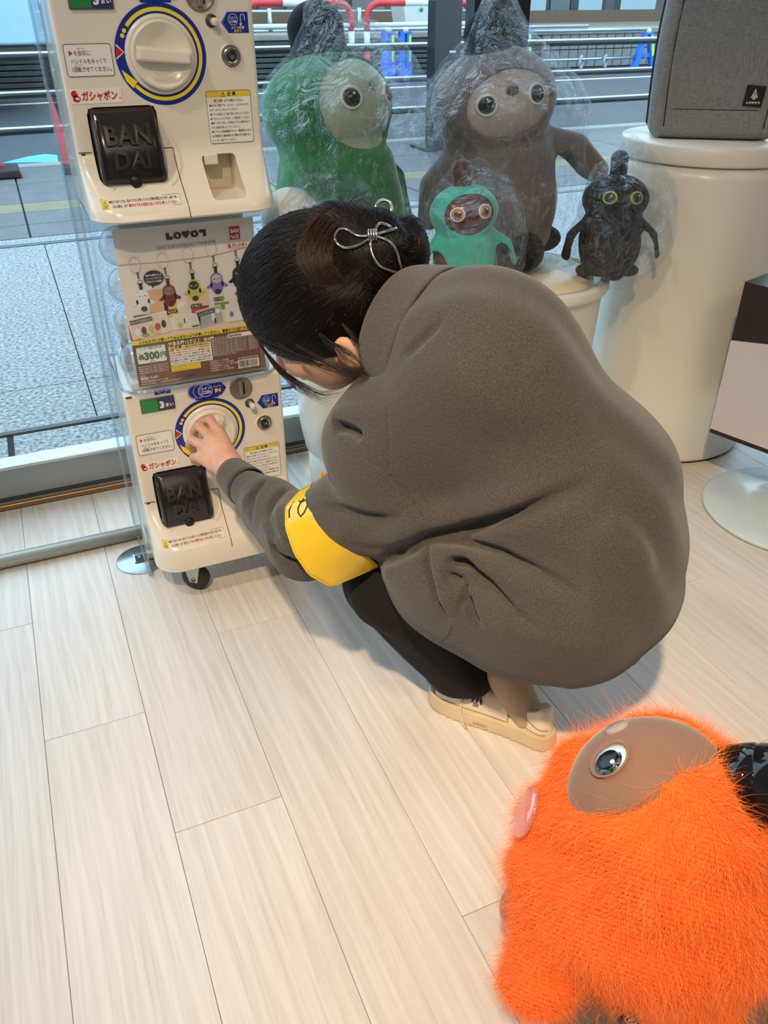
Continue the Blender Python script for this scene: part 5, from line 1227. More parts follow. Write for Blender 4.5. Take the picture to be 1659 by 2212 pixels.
# ================================================================== the crouching person
def A(px, py, d): return np.array(at_d(px, py, d))
def SR(px, py, rho, d): return A(px, py, d), rho * d / F_PX
def cw_(v): v = RC.T @ np.array(v, float); return v / np.linalg.norm(v)          # camera direction -> world
def knit_mat(name, rgb, rib=False):
    n = NT(name); c = srgb(*rgb); v = n.coord((1, 1, 1))
    h = n.noise(v, 620, 2, 0.7); h2 = n.noise(v, 9, 3)
    w = n.new('TexWave', wave_type='BANDS', bands_direction='DIAGONAL'); w.inputs['Scale'].default_value = 190 if rib else 230
    w.inputs['Distortion'].default_value = 0.6; w.inputs['Detail'].default_value = 1; n.link(v, w.inputs['Vector'])
    lo = tuple(x * 0.55 for x in c[:3]) + (1,); hi = tuple(min(1, x * 1.55) for x in c[:3]) + (1,)
    col = n.ramp(h, [(0.36, lo), (0.5, c), (0.66, hi)])
    col = n.mix(n.math('MULTIPLY', w.outputs['Fac'], 0.22), col, lo)
    n.bsdf(col, 0.95, 0.0, Sheen_Weight=0.22, Sheen_Roughness=0.5)
    n.b.inputs['Sheen Tint'].default_value = (0.8, 0.78, 0.74, 1)
    n.bump(n.math('ADD', n.math('MULTIPLY', w.outputs['Fac'], 0.9 if rib else 0.5), h), 0.6, 0.0012); return n.m
M_knit = knit_mat('taupe grey knit', (73, 68, 62)); M_rib = knit_mat('taupe grey rib knit', (78, 73, 67), True)
M_skin = NT('skin'); v = M_skin.coord(); M_skin.bsdf(M_skin.ramp(M_skin.noise(v, 40, 4), [(0.3, srgb(206, 152, 122)), (0.7, srgb(222, 172, 142))]), 0.5, 0.0, Subsurface_Weight=0.12, Subsurface_Scale=0.01)
M_skin.bump(M_skin.noise(v, 500, 3), 0.08, 0.001); M_skin = M_skin.m
M_pants = plain('black trouser cloth', (13, 10, 10), 0.95, var=0.15, bump=0.15, bscale=300)
person = empty('person', tuple(at_z(1060, 1560)), label='person in a grey knit sweater crouching and turning the dial of the lower machine', cat='person')

# sweater
def sw_base(P_):
    def ball(a): c, r = SR(*a); return sd_ball(P_, c, r)
    def cone(a, b): (c, r), (e, s) = SR(*a), SR(*b); return sd_cone(P_, c, e, r, s)
    U = (1042, 792, 192, 1.15); Md = (1212, 1068, 238, 1.25); L = (1176, 1186, 290, 1.31)
    s = cone(U, Md); s = smin(s, cone(Md, L), 0.03)
    s = smin(s, cone(L, (1012, 1205, 186, 1.30)), 0.03)
    s = smin(s, cone(U, (858, 965, 138, 1.25)), 0.05)
    s = smin(s, cone((858, 965, 138, 1.25), (1012, 1205, 150, 1.34)), 0.06)
    s = smin(s, ball((770, 925, 58, 1.24)), 0.025)                                     # puffed shoulder cap
    arm = np.minimum(cone((880, 1045, 122, 1.25), (668, 1163, 92, 1.41)), 9)
    fore = smin(cone((655, 1160, 84, 1.43), (585, 1098, 66, 1.53)), cone((585, 1098, 62, 1.53), (517, 1040, 37, 1.62)), 0.012)
    arm = smin(arm, fore, 0.022); s = smin(s, arm, 0.018)
    s = smin(s, cone((1335, 1380, 62, 1.46), (1300, 1300, 90, 1.42)), 0.02)              # back hem lobe
    s = smin(s, cone((905, 900, 95, 1.42), (830, 1060, 70, 1.56)), 0.03)                  # far shoulder and sleeve
    return s
FOLDS = []
def fold(pts, w, amp, taper=True, d0=0.6):
    P3 = np.array([hit_fn(sw_base, x, y, d0) for x, y in pts]); e = 2e-3
    N3 = np.stack([sw_base(P3 + np.eye(3)[k] * e) - sw_base(P3 - np.eye(3)[k] * e) for k in range(3)], -1); N3 /= np.maximum(np.linalg.norm(N3, axis=1, keepdims=True), 1e-6)
    FOLDS.append((P3, N3, w, amp * (1.7 if amp > 0.005 else 1.0 if amp > 0 else 1.8), taper))
fold([(812, 1222), (870, 1192), (925, 1162), (1000, 1146), (1100, 1116), (1200, 1076), (1300, 1030)], 0.011, 0.020)
fold([(840, 1160), (900, 1130), (1000, 1110), (1110, 1075), (1220, 1030)], 0.020, -0.010)
fold([(928, 1162), (1000, 1172), (1080, 1196), (1170, 1240), (1270, 1300)], 0.0075, 0.016)
fold([(960, 1190), (1040, 1215), (1130, 1262), (1230, 1320)], 0.014, -0.008)
fold([(1010, 1222), (1055, 1262), (1110, 1322), (1172, 1372)], 0.0065, 0.014)
fold([(1040, 1290), (1080, 1340), (1140, 1400)], 0.014, -0.006)
fold([(972, 1216), (1000, 1214), (1030, 1228)], 0.0075, 0.022)
fold([(968, 1240), (985, 1254), (1008, 1250)], 0.006, 0.012)
fold([(915, 1178), (918, 1215), (934, 1262), (955, 1312), (972, 1345)], 0.0055, 0.012)
fold([(946, 1200), (952, 1250), (968, 1300), (980, 1335)], 0.012, -0.010)
fold([(1006, 1256), (1004, 1292), (982, 1330)], 0.004, 0.009)
fold([(1008, 1288), (1022, 1330), (1038, 1362)], 0.0055, 0.012)
fold([(728, 920), (748, 927), (768, 938)], 0.0065, 0.024, False)
fold([(715, 905), (735, 893), (775, 888), (820, 905)], 0.010, -0.006)
fold([(838, 882), (839, 950), (838, 1020)], 0.0022, 0.004, False); fold([(735, 950), (785, 990), (838, 1020), (885, 1075), (925, 1130)], 0.0022, 0.0045, False)
fold([(700, 1095), (760, 1112), (850, 1122), (930, 1116)], 0.009, 0.008); fold([(720, 1140), (800, 1165), (890, 1150)], 0.014, -0.006)
fold([(572, 1038), (545, 1075), (548, 1130)], 0.006, 0.007); fold([(556, 1052), (530, 1080), (528, 1110)], 0.007, -0.004)
fold([(620, 1052), (580, 1095), (582, 1150), (605, 1200)], 0.007, 0.010); fold([(640, 1062), (606, 1100), (612, 1160), (630, 1200)], 0.009, -0.006)
fold([(650, 1075), (625, 1120), (632, 1170)], 0.006, 0.010)
fold([(585, 1180), (622, 1208), (668, 1228)], 0.006, 0.016); fold([(575, 1160), (610, 1190), (650, 1205)], 0.008, -0.005)
fold([(870, 770), (900, 742), (940, 705), (975, 660)], 0.006, 0.006)
fold([(1150, 760), (1230, 850), (1290, 960)], 0.035, -0.005); fold([(1300, 1110), (1380, 1200), (1400, 1300)], 0.03, -0.005); fold([(1040, 960), (1180, 950), (1300, 1000)], 0.03, 0.005); fold([(1330, 1090), (1400, 1150), (1430, 1240)], 0.014, 0.004)
def sweater(P_):
    s = sw_base(P_); near = np.abs(s) < 0.03; Q = P_[near]; ds = np.zeros(len(Q))
    for P3, N3, w, amp, tp in FOLDS:
        d, t = d_polyline(Q, P3)
        if amp > 0.003:
            for dp in (0.6 * w + 0.002, 1.2 * w + 0.006):
                if dp < amp * 0.9: d = np.minimum(d, d_polyline(Q, P3 - N3 * dp)[0])
        a = amp * (np.clip(np.minimum(t * 6 + 0.25, (1 - t) * 2.2 + 0.0), 0, 1) if tp else 1)
        ds += a * np.exp(-(d / w) ** 2)
    ds += 0.0022 * np.sin(Q @ np.array([31., 17., 44.]) + 2 * np.sin(Q @ np.array([11., 23., -9.])))
    s = s.copy(); s[near] += ds
    # open cuff at the wrist
    c0, r0 = SR(512, 1035, 40, 1.625); ax = np.array(A(500, 1018, 1.645)) - np.array(A(560, 1075, 1.555)); ax /= np.linalg.norm(ax)
    s = smax(s, (P_ - A(507, 1029, 1.632)) @ ax, 0.004)
    return smax(s, 0.045 - P_[:, 2], 0.01)
lo = (0.14, 0.60, 0.03); hi = (1.12, 1.52, 1.02)
sw = sdf_obj('sweater', sweater, lo, hi, 0.0036, M_knit, person, 1)
M_seamk = plain('dark seam thread', (52, 47, 42), 0.9)
def on_sw(px, py, off=0.0006):
    p = hit_fn(sweater, px, py, 0.6); return p - ray(px, py) / np.linalg.norm(ray(px, py)) * off
def seam(pts, nm='seam', r=0.0004):
    q = []
    for (x0, y0), (x1, y1) in zip(pts, pts[1:]):
        for k in range(6): q.append(Vector(on_sw(x0 + (x1 - x0) * k / 6, y0 + (y1 - y0) * k / 6)))
    q = [q[0]] + [(q[i - 1] + q[i] * 2 + q[i + 1]) / 4 for i in range(1, len(q) - 1)] + [q[-1]]
    o = MB().tube(q, r, 5).build(nm, M_seamk); o.parent = sw; o.matrix_parent_inverse = parent_inv(sw); return o
seam([(838, 884), (839, 950), (838, 1020)]); seam([(740, 952), (785, 988), (838, 1020), (885, 1075), (922, 1125)])
seam([(942, 1392), (965, 1378), (978, 1350)])
# cuff and collar
cu_a, cu_b = A(502, 1024, 1.638), A(535, 1053, 1.59)
def tube_between(nm, a, b, ra, rb, mat, parent, th=0.003, seg=40, n=6, ell=1.0):
    ax = Vector(b - a); L_ = ax.length; B = basis(np.array(ax), (0, 0, 1)); m = MB(); rows = []
    prof = [(ra - th, 0)] + [(ra + (rb - ra) * i / n, i * L_ / n) for i in range(n + 1)] + [(rb - th, L_)]
    M = Matrix([[B[0][0], B[0][1] * ell, B[0][2], a[0]], [B[1][0], B[1][1] * ell, B[1][2], a[1]], [B[2][0], B[2][1] * ell, B[2][2], a[2]], [0, 0, 0, 1]])
    m.lathe(prof, M=M, seg=seg); o = m.build(nm, mat); o.parent = parent; o.matrix_parent_inverse = parent_inv(parent); return o
tube_between('cuff', cu_a, cu_b, 0.0355, 0.042, M_rib, sw)
nax = cw_((-0.80, -0.44, 0.42))
ncen = A(890, 712, 1.185)
def collar_pt(th, t):
    e1 = cw_((0.48, -0.86, 0.10)); e1 = e1 - nax * (e1 @ nax); e1 /= np.linalg.norm(e1); e2 = np.cross(nax, e1)
    r = 0.070 + 0.024 * t ** 0.8; a = 0.038 - 0.082 * t + 0.012 * math.sin(PI * min(t, 0.5))
    return ncen + nax * a + e1 * (r * 1.12) * math.cos(th) + e2 * r * math.sin(th) * 0.96
m = MB(); rows = []
for i in range(13):
    t = i / 12; rows.append([m.b.verts.new(Vector(collar_pt(2 * PI * k / 64, t))) for k in range(64)])
for Ra, Rb in zip(rows, rows[1:]):
    for k in range(64): f = m.b.faces.new((Ra[k], Ra[(k + 1) % 64], Rb[(k + 1) % 64], Rb[k])); f.smooth = True
col_ = m.build('collar', M_rib); col_.parent = sw; col_.matrix_parent_inverse = parent_inv(sw)
md = col_.modifiers.new('s', 'SOLIDIFY'); md.thickness = 0.006; md.offset = 0; md2 = col_.modifiers.new('b', 'SUBSURF'); md2.levels = 1; md2.render_levels = 1

# body: head, neck, trunk, arms, legs as one surface, the working hand at finer resolution in the same mesh
HU, HL = cw_((-0.62, -0.66, -0.42)), cw_((-0.10, 0.60, -0.79)); HF = np.cross(HL, HU); HF /= np.linalg.norm(HF); HL = np.cross(HU, HF)
HC = A(700, 662, 1.235); HS = 1.09; HR = np.stack([HL, HF, HU], 1)
def hp(l, f, u): return HC + (HL * l + HF * f + HU * u) * HS
def hs(*r): return tuple(x * HS for x in r)
def head_sdf(P_):
    s = sd_ell(P_, hp(0, -0.005, 0.02), hs(0.076, 0.096, 0.092), HR)
    s = smin(s, sd_ell(P_, hp(0, 0.030, -0.045), hs(0.058, 0.062, 0.068), HR), 0.03)
    s = smin(s, sd_ball(P_, hp(0, 0.060, -0.088), 0.020), 0.02)
    s = smin(s, sd_cone(P_, hp(0, 0.092, -0.005), hp(0, 0.108, -0.032), 0.007, 0.012), 0.012)
    for q in (-1, 1):
        s = smin(s, sd_ball(P_, hp(q * 0.034, 0.074, -0.035), 0.018), 0.02)
        e = sd_ell(P_, hp(q * 0.080, -0.018, -0.052), hs(0.009, 0.017, 0.026), HR); e = smax(e, -sd_ell(P_, hp(q * 0.090, -0.013, -0.052), hs(0.009, 0.009, 0.015), HR), 0.004)
        s = smin(s, e, 0.006)
    s = smin(s, sd_ell(P_, hp(0, 0.090, -0.060), hs(0.022, 0.008, 0.007), HR), 0.008)
    return s
nk = A(905, 745, 1.22)
HIP_L, HIP_R = A(1150, 1180, 1.33), A(1200, 1120, 1.42)
KN_L, AN_L = A(838, 1262, 1.43), A(1015, 1452, 1.595)
def mirror_leg(p): return p + np.array([0.115, 0.085, 0])
def body_sdf(P_):
    s = head_sdf(P_)
    s = smin(s, sd_cone(P_, hp(0, -0.02, -0.06), nk, 0.052, 0.056), 0.02)
    s = smin(s, sd_cone(P_, nk, A(1180, 1000, 1.30), 0.06, 0.12), 0.03)
    s = smin(s, sd_cone(P_, A(1180, 1000, 1.30), (HIP_L + HIP_R) / 2, 0.12, 0.13), 0.03)
    for a, b, ra, rb in ((A(900, 1000, 1.27), A(672, 1160, 1.43), 0.045, 0.036), (A(672, 1160, 1.43), A(508, 1020, 1.640), 0.036, 0.024), (A(1000, 860, 1.36), A(870, 1050, 1.52), 0.045, 0.036), (A(870, 1050, 1.52), A(800, 1130, 1.62), 0.036, 0.028)):
        s = smin(s, sd_cone(P_, a, b, ra, rb), 0.015)
    for q in (0, 1):
        f = mirror_leg if q else (lambda p: p)
        s = smin(s, sd_cone(P_, HIP_R if q else HIP_L, f(KN_L), 0.075, 0.055), 0.02)
        s = smin(s, sd_cone(P_, f(KN_L), f(AN_L), 0.052, 0.034), 0.015)
        s = smin(s, sd_cone(P_, f(AN_L), f(AN_L) + np.array([0.03, -0.03, -0.03]), 0.034, 0.034), 0.01)
    return s
# left hand on the dial: joint chains (pixel, depth)
WR = A(510, 1024, 1.635)
KNK = [A(474, 936, 1.690), A(456, 946, 1.682), A(441, 964, 1.680), A(434, 988, 1.682)]
FNG = [[A(454, 908, 1.715), A(437, 912, 1.745), A(430, 922, 1.765)], [A(430, 921, 1.712), A(419, 934, 1.742), A(420, 947, 1.762)], [A(414, 950, 1.708), A(410, 962, 1.738), A(417, 972, 1.757)], [A(418, 988, 1.704), A(420, 996, 1.728), A(428, 1000, 1.744)]]
THB = [A(492, 985, 1.680), A(488, 955, 1.735), A(476, 930, 1.765), A(466, 918, 1.778)]
def hand_sdf(P_):
    s = sd_cone(P_, A(530, 1048, 1.60), WR, 0.0255, 0.0245)
    for i, k in enumerate(KNK):
        s = smin(s, sd_cone(P_, WR + (k - WR) * 0.22, k, 0.0215, 0.0128), 0.012)
    s = smin(s, sd_cone(P_, WR, A(462, 972, 1.700), 0.022, 0.018), 0.012)
    rr = ((0.0100, 0.0092, 0.0082), (0.0102, 0.0094, 0.0084), (0.0098, 0.0090, 0.0080), (0.0088, 0.0078, 0.0070))
    for k, ch, r in zip(KNK, FNG, rr):
        f = sd_cone(P_, k, ch[0], 0.0108, r[0]); f = smin(f, sd_cone(P_, ch[0], ch[1], r[0], r[1]), 0.003); f = smin(f, sd_cone(P_, ch[1], ch[2], r[1], r[2]), 0.003)
        s = smin(s, f, 0.0045)
    t = np.minimum(np.minimum(sd_cone(P_, THB[0], THB[1], 0.014, 0.011), sd_cone(P_, THB[1], THB[2], 0.011, 0.0095)), sd_cone(P_, THB[2], THB[3], 0.0095, 0.008))
    return smin(s, t, 0.008)
allp = np.array([WR] + KNK + sum(FNG, []) + THB)
V1, Q1 = nets(body_sdf, (0.15, 0.60, 0.0), (1.15, 1.62, 1.02), 0.0072); V1 = laplace(V1, Q1, 1)
V2, Q2 = nets(hand_sdf, allp.min(0) - 0.035, allp.max(0) + 0.03, 0.0019); V2 = laplace(V2, Q2, 2)
Vh, Qh = nets(head_sdf, HC - 0.135, HC + 0.135, 0.0032); Vh = laplace(Vh, Qh, 1)
Vb = np.concatenate([V1, V2, Vh]); Qb = np.concatenate([Q1, Q2 + len(V1), Qh + len(V1) + len(V2)])
body = from_np('body', Vb, Qb, M_skin, None); body.parent = person; body.matrix_parent_inverse = parent_inv(person)
M_eyew = plain('eye white', (226, 222, 214), 0.2)
for q in (-1, 1):
    o = MB().ball(Vector(hp(q * 0.031, 0.083, 0.002)), 0.0115, 14, 10).build('eyeball', M_eyew); o.parent = body; o.matrix_parent_inverse = parent_inv(body)
# finger creases and nails
for ch in FNG:
    p = ch[2] + (ch[2] - ch[1]) * 0.1
    o = MB().ball(Vector(p - (RC.T @ np.array([0.2, 0.2, 1.0])) * 0.0065), (0.0045, 0.0035, 0.0045), 10, 6).build('fingernail', plain('nail pink', (226, 178, 160), 0.25)); o.parent = body; o.matrix_parent_inverse = parent_inv(body)

# trousers
def pants(P_):
    s = sd_cone(P_, HIP_L, KN_L, 0.10, 0.070)
    hem = A(1002, 1420, 1.575)
    s = smin(s, sd_cone(P_, KN_L, hem, 0.072, 0.078), 0.03); s = smin(s, sd_cone(P_, hem, A(985, 1462, 1.62), 0.078, 0.066), 0.02)
    s = smin(s, sd_cone(P_, mirror_leg(KN_L) - 0.0, mirror_leg(hem), 0.068, 0.07), 0.015); s = smin(s, sd_cone(P_, HIP_R, mirror_leg(KN_L), 0.10, 0.07), 0.02)
    s = smin(s, sd_cone(P_, HIP_L, HIP_R, 0.11, 0.11), 0.03)
    s += 0.004 * np.sin(P_ @ np.array([60., 40., 18.]) + 1.5 * np.sin(P_ @ np.array([20., -30., 25.])))
    return smax(s, 0.080 - P_[:, 2], 0.004)
tr_ = sdf_obj('trousers', pants, (0.25, 0.70, 0.03), (1.15, 1.40, 0.62), 0.0065, M_pants, person, 2)

# hair: cap, twist, bun, loose strands
BUN = A(868, 548, 1.205)
def hair_sdf(P_):
    s = sd_ell(P_, hp(0.0, -0.006, 0.026), hs(0.089, 0.108, 0.103), HR)
    s = smax(s, -sd_ell(P_, hp(0, 0.118, -0.078), hs(0.080, 0.070, 0.085), HR), 0.015)                    # face
    for q in (-1, 1): s = smax(s, -sd_ell(P_, hp(q * 0.094, -0.006, -0.070), hs(0.024, 0.034, 0.034), HR), 0.01)
    s = smax(s, -((P_ - hp(0, -0.01, -0.062)) @ HU), 0.01)
    s = smin(s, sd_cone(P_, A(812, 560, 1.19), BUN, 0.056, 0.040), 0.028)
    s = smin(s, sd_cone(P_, A(880, 505, 1.21), A(882, 590, 1.215), 0.026, 0.022), 0.014)
    s = smin(s, np.minimum(sd_cone(P_, A(668, 500, 1.15), A(720, 470, 1.165), 0.020, 0.022), sd_cone(P_, A(720, 470, 1.165), A(820, 500, 1.175), 0.022, 0.030)), 0.012)
    s = smin(s, sd_cone(P_, A(664, 510, 1.15), A(690, 590, 1.145), 0.016, 0.008), 0.012)
    s = smin(s, sd_cone(P_, A(862, 620, 1.20), A(858, 690, 1.225), 0.022, 0.020), 0.02)
    return s
def hairmat(name, c0, c1):
    n = NT(name); hi = n.new('HairInfo') if hasattr(bpy.types, 'ShaderNodeHairInfo') else None
    f = hi.outputs['Random'] if hi else n.noise(n.coord(), 60, 2)
    n.bsdf(n.ramp(f, [(0.0, c0), (1.0, c1)]), 0.34, 0.0); n.b.inputs['Specular IOR Level'].default_value = 0.35; return n.m
nh = NT('dark hair mass'); vv = nh.coord((240, 240, 30)); nh.bsdf(nh.ramp(nh.noise(vv, 1, 3), [(0.3, srgb(14, 9, 8)), (0.7, srgb(34, 22, 17))]), 0.5); nh.b.inputs['Specular IOR Level'].default_value = 0.2; M_hair0 = nh.m
M_hair1 = hairmat('dark brown hair', srgb(10, 7, 7), srgb(30, 20, 15)); M_hair2 = hairmat('reddish brown hair', srgb(24, 14, 11), srgb(60, 37, 24))
hair = sdf_obj('hair', hair_sdf, HC - 0.19, HC + 0.21, 0.0034, M_hair0, person, 1)
def grad(fn, P_, e=0.0015):
    g = np.stack([fn(P_ + np.eye(3)[k] * e) - fn(P_ - np.eye(3)[k] * e) for k in range(3)], -1)
    return g / np.maximum(np.linalg.norm(g, axis=1, keepdims=True), 1e-9)
def trace(fn, P0, dirfn, n, step, off, jit, rs):
    P_ = P0.copy(); out = [P_.copy()]; o_ = off * (0.3 + rs.rand(len(P_), 1)); w = rs.normal(size=P_.shape) * jit
    for i in range(n - 1):
        g = grad(fn, P_); d = dirfn(P_, i / (n - 1)) + w; d -= g * (d * g).sum(1, keepdims=True); d /= np.maximum(np.linalg.norm(d, axis=1, keepdims=True), 1e-9)
        P_ = P_ + d * step; P_ = P_ - grad(fn, P_) * (fn(P_)[:, None] - o_); out.append(P_.copy())
    return np.stack(out, 1)
rs = np.random.RandomState(5)
hv = np.array([v.co[:] for v in hair.data.vertices]); Bc = A(835, 560, 1.16)
sel = hv[rs.randint(0, len(hv), 9000)] + rs.normal(size=(9000, 3)) * 0.002
mk = ((sel - CAM) @ RC[2] < 1.36); sel = sel[mk]
far = np.linalg.norm(sel - Bc, axis=1) > 0.055
def toward(P_, t):
    d = Bc - P_; d /= np.linalg.norm(d, axis=1, keepdims=True); return d + 0.25 * HU
st = trace(hair_sdf, sel[far], toward, 14, 0.0062, 0.0016, 0.10, rs); st = st[(np.linalg.norm(st - HC, axis=2) < 0.24).all(1)]
def add_child(o, par): o.parent = par; o.matrix_parent_inverse = parent_inv(par); return o
o = curve_strands('hair_strands', st, 0.00042, M_hair1); add_child(o, hair); o['kind'] = 'stuff'
ax_b = HF * 0.4 + cw_((0.2, 1, 0)); near_ = sel[~far]
def swirl(P_, t): r = P_ - BUN; d = np.cross(r, cw_((0.3, -0.2, -1.0))); return d / np.maximum(np.linalg.norm(d, axis=1, keepdims=True), 1e-9)
near2 = np.concatenate([near_, near_ + rs.normal(size=near_.shape) * 0.004])
st = trace(hair_sdf, near2, swirl, 12, 0.0058, 0.002, 0.15, rs); st = st[(np.linalg.norm(st - HC, axis=2) < 0.24).all(1)]; o = curve_strands('bun_strands', st, 0.00042, M_hair1); add_child(o, hair); o['kind'] = 'stuff'
# lighter reddish twist lock from the top over the crown
tw = []
for _ in range(900):
    u = rs.rand(); pts = []
    for k in range(12):
        t = k / 11.0; x = 690 + 50 * u - 62 * math.sin(t * 2.2) * (1 - 0.35 * u) + 45 * t ** 2; y = 470 + 22 * u + 145 * t - 25 * u * t
        pts.append((x, y))
    tw.append([hit_fn(hair_sdf, x + rs.normal() * 0.6, y, 0.95, 40) - ray(x, y) * (0.0012 + 0.0012 * rs.rand()) for x, y in pts]) if _ < 260 else None
tw = np.array(tw); tw = tw[(np.linalg.norm(tw - HC, axis=2) < 0.24).all(1)]; o = curve_strands('twist_lock', np.concatenate([tw + rs.normal(size=(len(tw), 1, 3)) * 0.0022, tw + rs.normal(size=(len(tw), 1, 3)) * 0.0030]), 0.00042, M_hair2); add_child(o, hair); o['kind'] = 'stuff'
def lock(name, paths, n, spread, mat, r=0.00034):
    out = []
    for path, d in paths:
        P3 = np.array([A(x, y, dd) for (x, y), dd in zip(path, d)]); K = len(P3)
        tt = np.linspace(0, K - 1, 14); base = np.stack([np.interp(tt, range(K), P3[:, i]) for i in range(3)], 1)
        for _ in range(n):
            w = rs.normal(size=3) * spread; w2 = rs.normal(size=3) * spread; s_ = np.linspace(0, 1, 14)[:, None]
            ln = 0.7 + 0.3 * rs.rand(); q = np.stack([np.interp(np.linspace(0, ln * 13, 14), range(14), base[:, i]) for i in range(3)], 1)
            out.append(q + w * (0.25 + s_ * 1.2) + w2 * s_ ** 2 * 2.0)
    o = curve_strands(name, np.array(out), r, mat); add_child(o, hair); o['kind'] = 'stuff'; return o
lock('hair_tuft', [([(752, 478), (745, 450), (738, 430), (728, 414)], [1.17] * 4), ([(748, 478), (752, 446), (765, 432), (790, 428)], [1.17] * 4)], 90, 0.0028, M_hair1)
lock('hair_tuft', [([(822, 490), (808, 460), (795, 440), (786, 424)], [1.17] * 4), ([(818, 490), (806, 462), (796, 446), (800, 420)], [1.17] * 4)], 40, 0.0020, M_hair2)
lock('loose_lock', [([(562, 745), (590, 785), (630, 820), (668, 848), (712, 868)], [1.20, 1.21, 1.22, 1.23, 1.24]), ([(575, 760), (610, 800), (650, 830), (690, 852), (735, 846), (760, 832)], [1.20, 1.21, 1.22, 1.23, 1.24, 1.25]), ([(560, 740), (600, 800), (640, 838), (690, 862), (735, 872)], [1.2, 1.21, 1.22, 1.23, 1.24])], 34, 0.0022, M_hair2, 0.0003)
lock('side_strands', [([(600, 742), (650, 775), (705, 795), (760, 812), (800, 822)], [1.17, 1.165, 1.165, 1.17, 1.18]), ([(640, 745), (690, 775), (740, 800), (790, 812), (812, 830), (816, 850)], [1.165, 1.16, 1.16, 1.165, 1.18, 1.18]), ([(700, 735), (735, 752), (770, 775), (785, 800), (790, 812)], [1.16, 1.155, 1.155, 1.16, 1.17])], 30, 0.0028, M_hair1, 0.0003)
lock('ear_strands', [([(690, 720), (720, 745), (745, 770), (752, 800)], [1.155, 1.15, 1.15, 1.16]), ([(740, 700), (762, 730), (785, 770), (800, 800)], [1.15, 1.15, 1.155, 1.165]), ([(560, 735), (640, 770), (700, 788), (760, 800), (806, 805)], [1.175, 1.165, 1.16, 1.165, 1.175])], 26, 0.0035, M_hair1, 0.00028)
lock('nape_wisps', [([(905, 560), (935, 552), (955, 530)], [1.21] * 3), ([(895, 500), (915, 488), (920, 478)], [1.21] * 3), ([(850, 720), (830, 745), (815, 760)], [1.18] * 3)], 10, 0.0030, M_hair1, 0.00022)
# silver bow clip
M_chr = plain('silver wire', (206, 202, 196), 0.12, 1.0)
clip = empty('bow_clip', (0, 0, 0), parent=person); clip.matrix_parent_inverse = parent_inv(person)
def cz(x, y): return (500 + x / 3.19, 400 + y / 3.19)
def wire(name, pts, off=0.006, r=0.0020, closed=False, depth=None, n=28):
    q = [cz(*p) for p in pts]; K = len(q); idx = np.linspace(0, K if closed else K - 1, n, endpoint=not closed)
    def cr(t):
        i = int(t) % K if closed else min(int(t), K - 2); f = t - int(t) if closed or t < K - 1 else 1.0
        g = lambda j: np.array(q[j % K] if closed else q[min(max(j, 0), K - 1)], float)
        p0, p1, p2, p3 = g(i - 1), g(i), g(i + 1), g(i + 2)
        return 0.5 * ((2 * p1) + (-p0 + p2) * f + (2 * p0 - 5 * p1 + 4 * p2 - p3) * f * f + (-p0 + 3 * p1 - 3 * p2 + p3) * f ** 3)
    out = []
    for t in idx:
        x, y = cr(t)
        if depth: out.append(Vector(A(x, y, depth)))
        else: p = hit_fn(hair_sdf, x, y, 0.95); out.append(Vector(p - ray(x, y) * off))
    sm = out[:]
    for _ in range(3): sm = [sm[i] if (not closed and i in (0, len(sm) - 1)) else (sm[i - 1] + sm[i] * 2 + sm[(i + 1) % len(sm)]) / 4 for i in range(len(sm))]
    o = MB().tube(sm, r, 10, closed=closed).build(name, M_chr); add_child(o, clip); return o
wire('bow_loop', [(970, 345), (900, 356), (850, 345), (800, 308), (765, 296), (722, 318), (706, 362), (728, 412), (788, 438), (862, 424), (925, 388), (970, 350)])
wire('bow_loop', [(985, 350), (1060, 372), (1118, 420), (1150, 500), (1168, 572), (1220, 640)], n=24)
wire('bow_tail', [(966, 365), (958, 430), (984, 510), (1040, 570), (1110, 594), (1162, 612)], n=24)
wire('bow_arm', [(975, 348), (1040, 328), (1090, 312), (1135, 298)], r=0.0024, n=12)
wire('bow_arm', [(978, 340), (1000, 290), (1022, 262), (1062, 270), (1100, 290)], r=0.0022, n=14)
wire('clip_ring', [(1050, 102), (1095, 122), (1106, 165), (1086, 212), (1050, 224), (1006, 214), (992, 165), (1008, 122)], closed=True, depth=1.165, r=0.0026, n=32)
wire('hook', [(1012, 180), (1030, 200), (1020, 235), (1050, 250), (1085, 262)], depth=1.16, r=0.0026, n=12)
kp = hit_fn(hair_sdf, *cz(972, 346), 0.95) - ray(*cz(972, 346)) * 0.006
for k in range(4):
    c_ = np.array(kp) + RC[0] * (k - 1.5) * 0.0035
    o = MB().tube([Vector(c_ + RC[1] * 0.008 * math.cos(a) * 1.0 + RC[2] * 0.006 * math.sin(a)) for a in np.linspace(0, 2 * PI, 16, endpoint=False)], 0.0015, 8, closed=True).build('knot_coil', M_chr); add_child(o, clip)

# yellow armband
Rg = [(697, 1034), (703, 1056), (716, 1088), (738, 1130), (768, 1174), (792, 1202), (818, 1222)]
Lf = [(650, 1058), (617, 1096), (617, 1140), (636, 1196), (668, 1242), (716, 1268), (812, 1226)]
def bp2(L, t):
    x = t * (len(L) - 1); i = min(int(x), len(L) - 2); f = x - i; return np.array(L[i]) * (1 - f) + np.array(L[i + 1]) * f
def band_pt(s, t, off=0.0):
    p = bp2(Rg, t) * (1 - s) + bp2(Lf, t) * s
    d = 1.372 - 0.115 * math.sin(PI * min(1, max(0, 0.04 + 0.9 * t))) ** 0.8 + 0.035 * s * math.sin(PI * t)
    return A(p[0], p[1], d - off)
M_band = plain('yellow vinyl', (220, 184, 40), 0.22, var=0.05); m = MB(); rows = []
for i in range(31):
    t = i / 30; rows.append([m.b.verts.new(Vector(band_pt(k / 14, t))) for k in range(15)])
